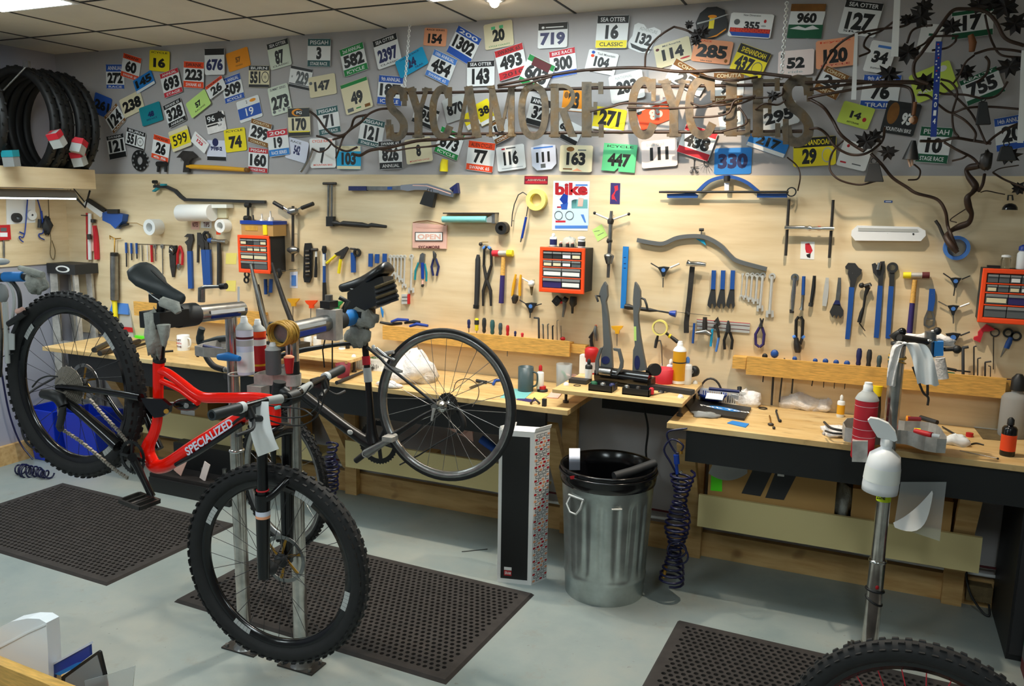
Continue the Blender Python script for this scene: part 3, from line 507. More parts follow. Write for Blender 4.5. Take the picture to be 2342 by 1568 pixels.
R('R5'); lv=[leaf(*a) for a in((1120,140,110,.3),(1140,60,90,1),(1010,440,110,.5),(850,620,95,.2),(1150,690,95,1.1),(660,1180,100,.4),(720,1140,80,1.4),(840,1270,80,.2),(1490,600,85,.7),(1370,220,90,.1),(1850,560,100,.4),(1900,200,110,1),(1600,40,90,.3),(1820,60,120,.8),(1850,1300,90,.2),(1000,160,60,.4),(1920,520,70,.3),(1700,30,80,1.2))]
R('R4'); lv+=[leaf(*a) for a in((885,220,48,.3),(970,310,80,.8),(1010,280,70,.1),(950,370,55,.5),(1640,860,60,.4))]
R('S3'); lv.append(leaf(1960,220,80,.4,-.14))
T('vine_sculpture','tangle of dark brown iron vines with metal leaves spreading from the sign','wall sculpture',br+lv)
R('S3')
WALL[0]=1; T('twisted_branch','thick twisted dark branch winding down the plywood from the vines','branch',P('b').tube(crom([AY(x,y,-.12+.04*sin(i*.8)) for i,(x,y) in enumerate([(1570,-5),(1480,10),(1440,40),(1460,100),(1530,200),(1500,260),(1450,310),(1460,400),(1490,480),(1460,560),(1370,600),(1290,640),(1240,700),(1290,790),(1350,860)])],6),[.013+.003*sin(i*.35) for i in range(85)],'vine',10)); WALL[0]=0
T('chain','rusty thin chain looped against the twisted branch end','chain',P('c').tube([AY(x,y,-.1) for x,y in((1130,540),(1165,590),(1195,660),(1230,730))],.008,'iron',6))
# ribbons, medals
R('R5')
def ribbon(x0,y0,w0,x1,y1,w1,m,label,lets='',Y=-.25,extra=None):
    p=P('ribbon'); n=8
    def f(u,v):
        x=x0+(x1-x0)*v+((w0+(w1-w0)*v)*(u-.5)); q=AY(x,y0+(y1-y0)*v,Y); return q+V((0,.006*sin(v*9)+.003*(u-.5),0))
    p.grid(f,2,12,m); p.grid(lambda u,v:f(u,v)+V((0,.0012,0)),2,12,m)
    if lets:
        rnd=random.Random(3)
        for i in range(12):
            c=f(.25+.5*rnd.random(),.03+.035*i)+V((0,-.002,0)); k=mpp(c)*9
            p.quad([c+V((k*cos(2*PI*j/10)*(1 if j%2 else .5),0,k*sin(2*PI*j/10)*(1 if j%2 else .5))) for j in range(10)],'white' if i%4 else 'crimson')
        for i,ch in enumerate(lets): c=f(.5,.58+.085*i)+V((0,-.003,0)); k=mpp(c); p.text(ch,c,V((1,0,0))*22*k,V((0,0,1))*44*k,'white',.03)
    T('medal_ribbon',label,'ribbon',p,'medal ribbons hanging from the vines')
ribbon(920,-30,52,897,470,62,'paper','long white ribbon hanging from the ceiling in front of plate 127')
ribbon(578,275,26,555,830,42,'paper','white ribbon hanging in front of plate 120')
ribbon(1268,345,54,1220,1140,52,'dblue','blue star-spangled ribbon lettered 2014','2014')
ribbon(1985,420,60,1945,1190,52,'paper','white ribbon at the edge of the photo by plate 20')
T('doll','small hanging doll with brown hair and a black dress','doll',[P('hair').ball(AY(1060,1000,-.24),(.016,.014,.02),'hair').tube([AY(1070,850,-.24),AY(1055,960,-.24)],.008,'hair'),P('face').ball(AY(1040,1000,-.255),(.011,.008,.014),'doll'),P('dress').lathe(AY(1030,1330,-.24),(.06,0,1),[(.036,0),(.03,.02),(.018,.06),(.01,.085)],'black',12),P('leg').tube([AY(1010,1320,-.24),AY(1030,1390,-.24)],.005,'doll'),P('leg').tube([AY(1040,1320,-.24),AY(1045,1380,-.24)],.005,'doll')])
def bell(x0,x1,y0,y1,label,Y=-.24):
    a=AY((x0+x1)/2,y0,Y);b=AY((x0+x1)/2,y1,Y);k=mpp(b)*(x1-x0)/2; p=P('body'); h=(a-b).length
    p.add([b+V((sx*k,sy*k*.6,0)) for sx,sy in((-1,-1),(1,-1),(1,1),(-1,1))]+[a+V((sx*k*.55,sy*k*.35,-.01)) for sx,sy in((-1,-1),(1,-1),(1,1),(-1,1))],[(0,1,2,3),(4,5,6,7),(0,1,5,4),(1,2,6,5),(2,3,7,6),(3,0,4,7)],'black'); p.bev=.003
    T('cowbell',label,'cowbell',[p,P('loop').tor(a+V((0,0,0)),(0,1,0),k*.3,.0025,'black',14,6)],'black cowbells')
bell(650,800,1340,1515,'black cowbell with white print on a vine loop above the plywood',-.17)
bell(1580,1690,830,1040,'tall black cowbell in front of plate 755')
bell(1760,1900,1200,1340,'black cowbell on the vines at the photo edge by plate 20')
T('wine_cork','brown cone hanging in the vines below plate 17','cone',P('c').tube([AY(1530,290,-.22),AY(1550,360,-.22),AY(1540,430,-.22)],[.012,.016,.012],'hair',10))
T('metal_flower','grey wire ball of metal twigs at the lower vine joint','ornament',blob(AY(1660,1340,-.2),(.05,.04,.08),'iron',4,14,flat=False))
R('S3')
T('bell','round black bell hanging at the photo edge above the plywood','bell',[P('dome').lathe(AY(1870,435,-.1),(0,0,1),[(.032,0),(.03,.012),(.022,.024),(.008,.03)],'gloss',18),P('hanger').tube([AY(x,y,-.1) for x,y in((1850,340),(1855,290),(1895,290),(1900,340))],.004,'black',6)])
# ---------- tools hung on the plywood ----------
WALL[0]=1
def stick(n,label,cat,pts,h,segs,grp=None,w=None):   # round handled tool built from (name,width,points,material)
    T(n,label,cat,[P(a).rd(b,c,d,.006) for a,b,c,d in segs],grp)
def sheet(n,label,cat,pts,m,extra=None,t=.001,o=.0005,grp=None):
    p=P(n).pg(pts,m,t,o)
    if extra: extra(p)
    T(n,label,cat,p,grp)
def wtxt(p,s,x0,y0,x1,y1,m,o=.003,b=.02):
    Y=-(WB[0]+o); c=AY((x0+x1)/2,(y0+y1)/2,Y); p.text(s,c,AY(x1,y0,Y)-AY(x0,y0,Y),AY(x0,y0,Y)-AY(x0,y1,Y),m,b)
def wrench(x0,y0,x1,y1,w,label,grp,m='bright'):
    p=P('w').rd(w,[(x0,y0),(x1,y1)],m,.005,6); c=w*1.05; p.rg(x0,y0,c,c*.5,m,.007,.005,14); dx,dy=x1-x0,y1-y0
    p.pg([(x1-c*1.1,y1-c),(x1+c*1.1,y1-c),(x1+c*1.2,y1+c*.9),(x1+c*.45,y1+c*1.1),(x1+c*.4,y1),(x1-c*.4,y1),(x1-c*.45,y1+c*1.1),(x1-c*1.2,y1+c*.9)],m,.007,.005)
    T('combination_wrench',label,'wrench',p,grp)
R('R6')
T('clamp_tool','blue and black clamp tool with a white blade on the wall beside the shelf','tool',[P('body').pg([(965,440),(1010,425),(1160,455),(1150,520),(1085,590),(1040,545),(965,510)],'blue',.05,.005),P('blade').st(70,[(805,330),(970,455)],'white',.01,.02).st(34,[(815,312),(985,425)],'black',.014,.02),P('lever').st(40,[(1010,425),(1110,425)],'black',.02,.05).rd(26,[(1090,575),(1210,545)],'black',.02),P('rod').rd(6,[(1200,535),(1290,535),(1380,580)],'brass',.03)])
T('bar_tool','red and white bar standing in the plywood corner','bar',[P('strip').rd(24,[(822,440),(830,880)],'red',.01),P('tube').rd(34,[(848,445),(850,620),(845,700),(850,880)],'white',.012),P('clip').rd(40,[(840,640),(845,690)],'iron',.03),P('hook').rd(8,[(765,462),(830,465)],'black',.03)])
T('hook_rod','thin black rod running down from the shelf to the plywood','rod',P('r').rd(10,[(690,205),(850,400)],'black',.01))
T('red_sleeve','faded red cloth sleeve hanging from a grey knob','sleeve',[P('cloth').st([18,26,30,30],[(880,560),(894,660),(900,760),(905,880)],'crimson',.02,.006).st([14,16,16],[(868,560),(872,660),(874,800)],'rose',.012,.006),P('knob').rd(44,[(880,500),(880,530)],'iron',.01)])
T('tall_pump','tall grey metal tube with a brass wishbone top','tube',[P('tube').rd(74,[(1078,830),(1082,1260)],'steel',.006,12),P('cap').rd(70,[(1078,815),(1078,845)],'black',.01,12),P('top').rd(12,[(1080,810),(1082,680),(1040,660)],'brass',.02).rd(10,[(1082,685),(1140,680)],'brass',.02).rd(9,[(1040,690),(1035,650)],'brass',.02)])
R('R7')
T('extension_bar','long black bent bar with a blue lever mounted high on the plywood','bar',[P('bar').st(30,[(415,212),(545,215),(640,258),(700,320),(745,352),(1590,376)],'dark',.02,.006),P('lever').pg([(400,262),(445,225),(470,235),(420,270)],'teal',.02,.026).bx(490,185,540,205,'teal',.02,.026),P('knob').rd(36,[(415,165),(455,165)],'black',.02).rd(12,[(435,165),(435,210)],'black',.02),P('post').rd(28,[(1420,395),(1418,560)],'black',.02).rd(50,[(1390,410),(1440,410)],'black',.02).rd(60,[(1385,550),(1435,550)],'black',.02)])
T('paper_dispenser','white paper roll in a dispenser under the black bent bar','paper roll',[P('holder').bx(700,402,1190,440,'crate',.07,.0).bx(1030,440,1190,545,'cream',.02,0),P('roll').tube([AY(700,492,-.08),AY(1040,490,-.08)],.058,'paper',20)])
def roll(x,y,ro,ri,dep,m,label,mi='white',o=0):
    p=P('tape').rg(x,y,ro,ri,m,dep,o,28); T('tape_roll',label,'tape roll',p)
roll(478,640,82,44,.09,'white','white tape roll sticking out of the wall left of the wrenches'); roll(1195,628,70,40,.07,'white','white tape roll beside the orange drawer unit under the black bar')
sheet('sticker','small pinkish printed sticker under the paper roll','sticker',[(820,560),(905,560),(900,670),(818,665)],'rose',lambda p:wtxt(p,'NOTES',830,590,890,640,'maroon'))
sheet('sticker','white sticker with a brown stamp under the paper roll','sticker',[(920,565),(1035,570),(1030,655),(920,650)],'paper',lambda p:wtxt(p,'TIPS',945,590,1010,640,'maroon'))
sheet('sticker','orange vertical sticker left of the white tape roll','sticker',[(1082,605),(1130,605),(1126,720),(1082,720)],'orange',lambda p:p.bx(1100,620,1116,705,'maroon',.0005,.0017))
sheet('sticky_note','yellow sticky note left of the leftmost orange drawer unit','sticky note',[(1185,915),(1300,915),(1290,1035),(1180,1030)],'tape')
sheet('sticky_note','yellow sticky note below the hammer on the left wall','sticky note',[(1185,1205),(1290,1205),(1285,1320),(1185,1315)],'tape')
G1='small tools in the row above the grey saddle'
for x,y0,y1,lab in((130,805,1060,'leftmost'),(185,810,990,'second'),(240,810,975,'third')):
    T('blue_driver','blue handled driver, %s of the three in the row above the saddle'%lab,'screwdriver',[P('handle').rd(24,[(x,y0),(x+4,y0+110)],'blue',.008),P('shaft').rd(14,[(x+4,y0+110),(x+6,y1)],'dark',.01)],G1)
T('wire_rail','thin wire rail the small tools hang on','rail',P('r').rd(6,[(250,820),(620,832)],'iron',.004))
for x,y1,m,lab in((300,1000,'steel','thin steel pick hanging right of the blue drivers'),(355,990,'white','thin white marker hanging before the red file'),(400,1010,'red','dark red file hanging in the small tool row'),(440,1000,'steel','short ring spanner hanging right of the red file'),(515,1140,'steel','long thin ring spanner hanging right of the red file')):
    p=P('p').rd(26 if m=='red' else 11,[(x-2,832),(x+4,y1)],m,.006)
    if x>420: p.rg(x,845,24,10,'steel',.006,.006,14)
    T('hand_tool',lab,'hand tool',p,G1)
T('pruning_knife','black and silver cutter with a long grey blade','cutter',[P('head').pg([(585,840),(650,835),(655,890),(620,935),(580,910)],'black',.02,.006),P('blade').st([60,58,20],[(615,920),(622,1050),(626,1170)],'iron',.01,.008),P('jaw').rd(40,[(605,870),(630,890)],'chrome',.02)])
T('red_pliers','red handled locking pliers','pliers',[P('handle').rd(26,[(700,840),(675,920),(672,1040)],'red',.008),P('handle').rd(26,[(700,840),(728,920),(722,1040)],'red',.008),P('jaw').rd([40,50,20],[(690,1030),(692,1060),(688,1095)],'steel',.008)])
T('headset_wrench','large dark jawed wrench with a long blue handle left of the pair of blue pliers','wrench',[P('head').pg([(740,745),(775,712),(830,715),(838,770),(818,850),(812,900),(776,900),(772,835),(748,800),(785,770),(790,745)],'iron',.012,.006),P('handle').st(44,[(795,895),(806,1290)],'blue',.016,.006)])
T('chain_piece','short piece of bicycle chain hanging on the wall','chain',P('c').st(18,[(888,700),(885,1015)],'iron',.008,.004))
T('adjustable_pliers','pair of large grip pliers with two long blue handles','pliers',[P('handle').st(42,[(940,880),(965,1250)],'blue',.018,.006),P('handle').st(44,[(988,880),(1000,1250)],'blue',.018,.02),P('head').pg([(880,740),(905,700),(935,750),(960,830),(950,885),(925,885),(885,800)],'iron',.012,.006),P('jaw').st([30,34,34,30,26],[(985,885),(975,800),(940,720),(960,695),(990,700)],'iron',.012,.022).rg(990,740,44,28,'iron',.012,.022)])
T('claw_hammer','steel headed hammer with a black handle hung left of the leftmost orange drawer unit','hammer',[P('head').rd([44,50,36,50],[(1000,785),(1060,785),(1110,790),(1190,795)],'steel',.01),P('band').rd(54,[(1005,780),(1040,785)],'blue',.008),P('handle').rd([40,48,46],[(1110,800),(1115,1000),(1112,1255)],'dark',.008)])
def cabinet(pts,label,dep=.17,rows=((4,.2),(4,.18),(2,.24),(2,.26)),seed=1):
    # pts: TL,TR,BR,BL of the orange face in view units
    Y=-(WB[0]+dep); q=[AY(x,y,Y) for x,y in pts]; tl=q[0]; w=((q[1].x-q[0].x)+(q[2].x-q[3].x))/2; h=((q[0].z-q[3].z)+(q[1].z-q[2].z))/2; z0=tl.z-h; x0=(q[0].x+q[3].x)/2; rnd=random.Random(seed)
    b=P('case').b2((x0+.008,Y+.012,z0+.006),(x0+w-.008,-WB[0]+.001,z0+h-.004),'dark'); b.bev=.004
    fr=P('front_frame').b2((x0,Y,z0+h-.022),(x0+w,Y+.014,z0+h),'orange').b2((x0,Y,z0),(x0+w,Y+.014,z0+.022),'orange').b2((x0,Y+.0001,z0),(x0+.02,Y+.014,z0+h),'orange').b2((x0+w-.02,Y+.0001,z0),(x0+w,Y+.014,z0+h),'orange'); fr.bev=.004
    ps=[b,fr]; zz=z0+h-.022; ih=h-.044; k=sum(r[1] for r in rows)
    for n,f in rows:
        hh=ih*f/k; fr.b2((x0+.018,Y+.0005,zz-hh-.0035),(x0+w-.018,Y+.013,zz-hh+.0035),'orange')
        for i in range(n):
            xa=x0+.022+(w-.044)*i/n+.002; xb=x0+.022+(w-.044)*(i+1)/n-.002
            d=P('drawer').b2((xa,Y+.001,zz-hh+.006),(xb,Y+.012,zz-.005),'mgrey' if rnd.random()<.5 else 'purple' if rnd.random()<.3 else 'dark'); d.b2((xa,Y-.003,zz-hh*.3),(xb,Y+.002,zz-.005),'grey')
            if rnd.random()<.6: d.b2((xa+.004,Y-.0015,zz-hh*.78),(xb-.004,Y+.001,zz-hh*.42),'cream' if rnd.random()<.6 else 'paper')
            ps.append(d)
        zz-=hh
    T('drawer_unit',label,'drawer unit',ps,'orange small parts drawer units on the wall'); return x0,w,Y,z0+h
c1=cabinet([(1305,722),(1642,735),(1645,1142),(1315,1112)],'orange small parts drawer unit at left with a cardboard box on top',seed=2)
x0,w,Yc,zt=c1
T('parts_box','cardboard box with a blue rim on the leftmost orange drawer unit','box',[P('box').b2((x0+.02,Yc+.02,zt-.003),(x0+w+.02,-.03,zt+.075),'card'),P('rim').b2((x0+.015,Yc+.015,zt+.072),(x0+w+.025,-.025,zt+.095),'dblue'),P('label').b2((x0+w*.78,Yc+.013,zt+.005),(x0+w*.9,Yc+.021,zt+.07),'yellow'),P('print').b2((x0+w*.2,Yc+.018,zt+.03),(x0+w*.6,Yc+.021,zt+.06),'caramel')])
for i,(f,m,h) in enumerate(((.3,'black',.03),(.58,'alu',.04),(.85,'alu',.06))):
    T('small_part','%s metal part sitting in the box on the leftmost drawer unit'%['low black','wide pale','tall pale'][i],'part',P('p').lathe((x0+w*f,Yc+.07,zt+.08),(0,0,1),[(.025,0),(.02,h*.6),(.008,h*.7),(.005,h+.02)],m,10))
T('headset_press','steel press with a threaded rod and two black grips left of the socket rail','press',[P('rod').rd(30,[(1892,420),(1890,1005)],'iron',.03),P('hub').rd([70,90,60],[(1850,465),(1890,480),(1930,465)],'steel',.02),P('handle').rd(26,[(1790,430),(1850,468)],'chrome',.03).rd(44,[(1690,382),(1790,440)],'black',.025),P('handle').rd(26,[(1925,468),(1990,430)],'chrome',.03).rd(44,[(1985,440),(2105,395)],'black',.025),P('collar').rd([40,100,50],[(1838,880),(1890,885),(1945,885)],'steel',.015)])
T('socket_rail','black rail of chrome sockets hanging on the wall','socket set',[P('rail').st([60,84,84,50],[(2045,810),(2048,870),(2040,1170),(2035,1225)],'black',.012,.005)]+[P('socket').rd(26,[(2028,895+i*42),(2066,893+i*42)],'chrome' if i%2 else 'iron',.018) for i in range(7)])
T('ratchet','small black gripped ratchet right of the socket rail','ratchet',[P('head').rd(34,[(2090,880),(2150,880)],'iron',.008),P('shaft').rd(22,[(2138,890),(2136,960)],'white',.008),P('grip').rd([24,34,34],[(2136,955),(2134,1080),(2130,1170)],'black',.008)])
T('torque_wrench','long torque wrench with a blue tube and black grip','wrench',[P('head').rd([40,56,40],[(2222,840),(2222,880),(2222,915)],'black',.008),P('tube').rd(34,[(2222,910),(2222,1230)],'blue',.008),P('scale').rd(36,[(2220,925),(2221,1050)],'white',.0078),P('grip').rd([38,46,46],[(2222,1225),(2225,1330),(2225,1500)],'black',.008)])
sheet('blister_pack','small blue and clear blister pack hanging below the press','package',[(1860,1115),(1940,1110),(1940,1285),(1858,1280)],'lilac',lambda p:p.bx(1875,1150,1920,1260,'lblue',.004,.001).rd(8,[(1855,1090),(1920,1090)],'iron'))
T('blue_pliers','blue handled pliers under the leftmost orange drawer unit','pliers',[P('handle').rd(36,[(1600,1190),(1605,1350)],'blue',.008),P('handle').rd(38,[(1660,1190),(1655,1330)],'blue',.008),P('jaw').rd(24,[(1640,1320),(1638,1370)],'steel',.01)])
T('black_cutter','black cable cutter hanging at the corner of the leftmost drawer unit','cutter',P('c').rd([40,50,20],[(1740,1080),(1755,1130),(1745,1180)],'black',.18))
T('ring_pair','two small black rings hanging under the leftmost drawer unit','rings',P('r').rg(1410,1140,34,20,'black',.01,.02).rg(1405,1200,34,20,'black',.01,.02))
def phandle(x,y,m,label,dx=0):
    T('hex_key',label,'hex key',[P('handle').pg([(x-62,y-18),(x+62,y-20),(x+55,y-2),(x+22,y+30),(x+20,y+62),(x-18,y+62),(x-20,y+30),(x-48,y+10)],m,.016,.02),P('shaft').rd(9,[(x+2,y+55),(x+dx,y+190)],'steel',.025)],'coloured T handle hex keys')
phandle(1890,1415,'gold','yellow T handle hex key on the left part of the board'); phandle(2078,1435,'orange','orange T handle hex key right of the yellow one')
R('R8')
phandle(300,1365,'green','green T handle hex key right of the torque wrench')
T('axle_clamp','steel two-rod clamp with a long black grip pointing right','clamp',[P('bar').rd(26,[(170,172),(300,172)],'iron',.01),P('rod').rd(24,[(225,185),(220,500)],'steel',.01),P('rod').rd(24,[(258,185),(255,500)],'steel',.01),P('body').bx(198,500,268,598,'black',.03,.006),P('grip').rd([40,60,36,54,54,40,44,30],[(268,562),(300,568),(340,575),(370,570),(560,585),(620,595),(650,585),(800,602)],'black',.01)])
T('lever_tool','long lever tool with navy grip and curved chrome head','lever',[P('grip').bx(422,198,598,242,'navy',.025,.006),P('bar').st([38,40,44],[(596,218),(800,220),(960,215)],'steel',.018,.008).bx(810,205,855,232,'blue',.019,.009),P('head').st([44,66,60,66,62,50],[(940,210),(1010,215),(1080,205),(1200,205),(1330,245),(1470,285)],'chrome',.03,.006).st(8,[(1060,190),(1200,195),(1340,240),(1440,275)],'rose',.002,.037),P('hook').st([40,60,50],[(1440,235),(1485,190),(1490,270)],'navy',.03,.01)])
T('cowbell','black cowbell hanging from the chrome lever on the plywood','cowbell',[P('body').pg([(1180,250),(1282,265),(1255,412),(1130,375)],'black',.035,.03),P('loop').rd(8,[(1205,260),(1210,225),(1230,225),(1235,262)],'black',.05)],'black cowbells')
def opn(p):
    p.bx(1085,655,1360,745,'iron',.004,.012).bx(1092,662,1354,738,'paper',.002,.0155); wtxt(p,'OPEN',1110,675,1340,728,'rose',.0185,.03); wtxt(p,'SYCAMORE',1118,792,1330,818,'maroon',.0125,.03); wtxt(p,'CYCLES SHOP',1090,600,1350,620,'rose',.0125)
    p.rd(9,[(1065,562),(1120,550),(1210,542),(1310,562),(1390,590)],'hair',.006)
sheet('open_sign','pink OPEN sign hanging by a string','sign',[(1062,562),(1402,588),(1396,822),(1060,812)],'rose',opn,.01,.001)
T('aqua_tube','aqua tube on a wall bracket right of the chrome lever','tube',[P('tube').tube([AY(1362,528,-.06),AY(1800,528,-.06)],.019,'aqua',14),P('bracket').bx(1362,462,1880,474,'iron',.06,0).bx(1850,474,1880,570,'steel',.05,0),P('end').pg([(1795,520),(1850,485),(1850,562),(1800,560)],'grey',.03,.02)])
T('cable_cutter','cable cutter with two yellow handles','pliers',[P('handle').rd(26,[(205,965),(300,885)],'yellow',.01),P('handle').rd(32,[(325,1065),(345,925)],'yellow',.01),P('jaw').pg([(280,870),(330,845),(400,800),(420,815),(395,860),(365,920),(335,930),(345,890),(300,890)],'iron',.012,.008)])
T('ring_wrench','blue handled wrench with a black ring','wrench',[P('ring').rg(515,860,42,24,'black',.014,.008),P('handle').st(38,[(462,860),(466,1058)],'blue',.016,.006),P('neck').rd(20,[(440,820),(490,825)],'iron',.01)])
for x,y1,lab in((640,1000,'leftmost'),(705,965,'middle'),(780,960,'rightmost')):
    T('cone_wrench','blue gripped cone wrench above the black saddle, %s of three'%lab,'wrench',P('handle').st(38,[(x,y1-130+(40 if x>700 else 0)),(x-2,y1)],'blue',.01,.005),'blue cone wrenches above the black saddle')
for i,(x,y1) in enumerate(((845,1085),(880,1075),(915,1105),(950,1135),(985,1190),(1055,1235))): wrench(x,900,x-6+(0 if i<4 else -4),y1,18 if i<5 else 24,'chrome combination wrench %s behind the saddle bag'%['first from the left','second from the left','third from the left','fourth from the left','fifth from the left','largest and rightmost'][i],'chrome wrenches behind the saddle bag')
T('teal_pliers','pliers with teal handles and an orange peg','pliers',[P('jaw').pg([(1135,880),(1155,862),(1182,875),(1175,960),(1120,970)],'steel',.012,.006),P('handle').rd(22,[(1120,960),(1090,1040),(1085,1130)],'teal',.008),P('handle').rd(34,[(1158,960),(1162,1120)],'dblue',.02),P('handle').rd(22,[(1182,970),(1200,1060),(1198,1145)],'teal',.008),P('peg').rd(26,[(1162,1125),(1160,1180)],'rose',.02).rd(34,[(1155,1185),(1168,1190)],'black',.02)])
T('navy_pliers','small navy handled pliers below the OPEN sign','pliers',[P('jaw').rd([16,40,30],[(1268,845),(1282,880),(1282,930)],'dark',.008),P('handle').rd(24,[(1272,920),(1250,1000),(1268,1090)],'navy',.008),P('handle').rd(24,[(1292,920),(1322,1000),(1302,1090)],'navy',.008)])
T('parts_case','small clear case with red edge right of the saddle bag','case',P('c').bx(950,1275,1020,1372,'lgrey',.02,.001).bx(1008,1275,1020,1372,'red',.022,.001).bx(955,1300,1008,1306,'dark',.001,.021).bx(955,1335,1008,1341,'dark',.001,.021))
T('blue_rod','small blue spike below the saddle bag on the wall','spike',P('r').rd([14,30,10],[(745,1400),(760,1450),(765,1505)],'sky',.006))
R('S1')
T('wall_magnet','small grey knob above the long black bar','knob',P('k').ball(AY(215,775,-.03),.012,'iron').rd(6,[(230,755),(290,755)],'brass',.01))  # a plain knob with a brass pin
T('pry_bar','long black round bar with a capped lower end','bar',[P('bar').rd([30,54,56,50],[(190,880),(187,930),(182,1170),(172,1400)],'dark',.008),P('cap').rd(62,[(170,1380),(168,1415)],'black',.006)])
T('long_pliers','long grey pliers with black grips and blue tips','pliers',[P('handle').rd(26,[(275,800),(250,830),(246,990)],'black',.01),P('handle').rd(26,[(280,800),(318,830),(322,990)],'black',.01),P('jaw').rd([30,40,34,26],[(246,985),(275,1130),(315,1240),(318,1390)],'iron',.01),P('jaw').rd([30,40,34,26],[(322,985),(275,1130),(240,1240),(240,1390)],'iron',.01),P('tip').rd(32,[(240,820),(262,802)],'lblue',.008).rd(32,[(310,822),(290,802)],'lblue',.008)])
def mallet(x0,x1,y,hx,hy0,hy1,hy2,hx2,c0,c1,label):
    T('mallet',label,'hammer',[P('head').rd(62,[(x0,y),(x0+(x1-x0)*.3,y)],c0,.008,14).rd(54,[(x0+(x1-x0)*.28,y),(x0+(x1-x0)*.74,y)],'alu',.009,14).rd(64,[(x0+(x1-x0)*.72,y),(x1,y)],c1,.008,14),P('handle').rd([44,50],[(hx,hy0),((hx+hx2)/2+2,hy1)],'wood',.01),P('grip').rd([50,56],[((hx+hx2)/2+2,hy1-5),(hx2,hy2)],'purple',.009)],'soft faced mallets')
mallet(335,535,866,442,905,1090,1362,420,'crimson','yellow','mallet with red and yellow faces left of the middle drawer unit')
T('yellow_pliers','yellow handled slip joint pliers','pliers',[P('handle').rd([22,34,30],[(565,1075),(545,1180),(530,1290)],'gold',.008),P('handle').rd([22,34,30],[(615,1080),(605,1180),(605,1290)],'gold',.008),P('jaw').rd([60,76,40],[(566,1285),(556,1320),(550,1365)],'iron',.008)])
def threeway(x,y,a,label,arms=('dark','dark','dark')):
    p=P('body').pg([(x-60,y-35),(x,y-42),(x+60,y-35),(x+20,y+25),(x+8,y+60),(x-12,y+60),(x-25,y+20)],'black',.014,.012); q=[]
    for (dx,dy),m in zip(a,arms): q.append(P('key').rd(12 if m!='bright' else 20,[(x+dx*.42,y+dy*.42),(x+dx,y+dy)],m,.016))
    T('y_wrench',label,'hex key',[p,P('badge').dk(x,y-6,20,'lblue',.002,.0262)]+q,'black three armed hex wrenches')
threeway(712,1400,((-110,-70),(110,-30),(-5,110)),'black three armed hex wrench under the yellow pliers')
T('ball_syringe','white ball ended tool left of the middle orange drawer unit','tool',[P('ball').ball(AY(720,1168,-.05),.02,'white'),P('rod').rd([14,20],[(630,1115),(700,1155)],'bright',.03),P('tip').rd([44,14],[(722,1190),(722,1285)],'soil',.02)])
roll(785,335,105,62,.035,'tape','pale yellow masking tape ring on the wall beside the cable tool'); roll(450,615,62,28,.05,'black','black tape roll at the end of the cable tool')
T('cable_tool','blue pen-shaped magnet tool on a black flexible cable','tool',[P('cable').rd(11,[(522,600),(530,480),(550,380),(590,285),(635,258),(675,285),(690,380),(670,500)],'dark',.02),P('pen').rd(26,[(668,505),(625,715)],'dblue',.02),P('tip').rd([20,14],[(622,712),(612,755)],'steel',.02)])
sheet('sticker','pink and purple lettered sticker at the top of the plywood','sticker',[(652,95),(885,98),(882,182),(648,178)],'wine',lambda p:(p.bx(660,104,876,126,'crimson',.0004,.0016),p.bx(660,148,876,172,'crimson',.0004,.0016),wtxt(p,'ASHEVILLE',680,128,860,147,'rose',.0022)))
def mag(p):
    for a in((955,190,1290,300,'pale'),(955,300,1290,420,'lilac'),(955,420,1290,590,'pale'),(1120,330,1280,420,'aqua'),(955,590,1280,620,'lblue'),(960,540,1060,560,'crimson'),(975,400,1050,415,'red'),(1160,180,1280,195,'lblue')): p.bx(a[0],a[1],a[2],a[3],a[4],.0003,.0016+.0003*(a[4]!='pale'))
    p.bx(955,200,1290,295,'paper',.0003,.0021)
    wtxt(p,'bike',955,165,1280,288,'red',.003,.05); p.pg([(1000,330),(1040,270),(1085,290),(1080,360),(1040,380)],'dblue',.0003,.003); p.pg([(1010,380),(1085,360),(1075,430),(1020,430)],'bblue',.0003,.0026); p.pg([(1190,310),(1240,320),(1230,400),(1180,400)],'rose',.0003,.003); p.rg(990,490,45,38,'hd' if 0 else 'mgrey',.0003,.003).rg(1100,490,45,38,'mgrey',.0003,.003).pg([(1210,480),(1240,480),(1265,560),(1250,560)],'lblue',.0003,.003)
sheet('magazine_cover','white bordered magazine cover lettered bike in red pinned to the board','poster',[(940,145),(1302,150),(1280,642),(925,635)],'paper',mag)
sheet('sticker','dark vertical sticker with a pink figure right of the magazine cover','sticker',[(1510,165),(1606,168),(1600,378),(1502,375)],'purple',lambda p:p.pg([(1545,200),(1580,190),(1585,235),(1560,250),(1545,290),(1560,330),(1575,355),(1550,330),(1520,330),(1520,290),(1550,250),(1550,225)],'crimson',.0004,.0016))
c2=cabinet([(803,800),(1255,818),(1240,1278),(793,1248)],'orange small parts drawer unit in the middle with small bottles on top',seed=5)
x0,w,Yc,zt=c2
def bottle(x,y,z,r,h,m,cap,label,name='bottle',neck=.35,lm=None,grp=None,hc=.25):
    ps=[P('body').lathe((x,y,z),(0,0,1),[(r*.95,0),(r,r*.15),(r,h*(1-hc)-r*.4),(r*.8,h*(1-hc)-r*.1),(r*neck,h*(1-hc)),(r*neck,h*(1-hc*.7))],m,18),P('cap').lathe((x,y,z+h*(1-hc*.85)),(0,0,1),[(r*neck*1.25,0),(r*neck*1.2,h*hc*.6),(r*neck*.5,h*hc*.85)],cap,14)]
    if lm: ps.append(P('label').lathe((x,y,z+h*.14),(0,0,1),[(r*1.006,0),(r*1.006,h*.42)],lm,18))
    T(name,label,'bottle',ps,grp)
WALL[0]=0
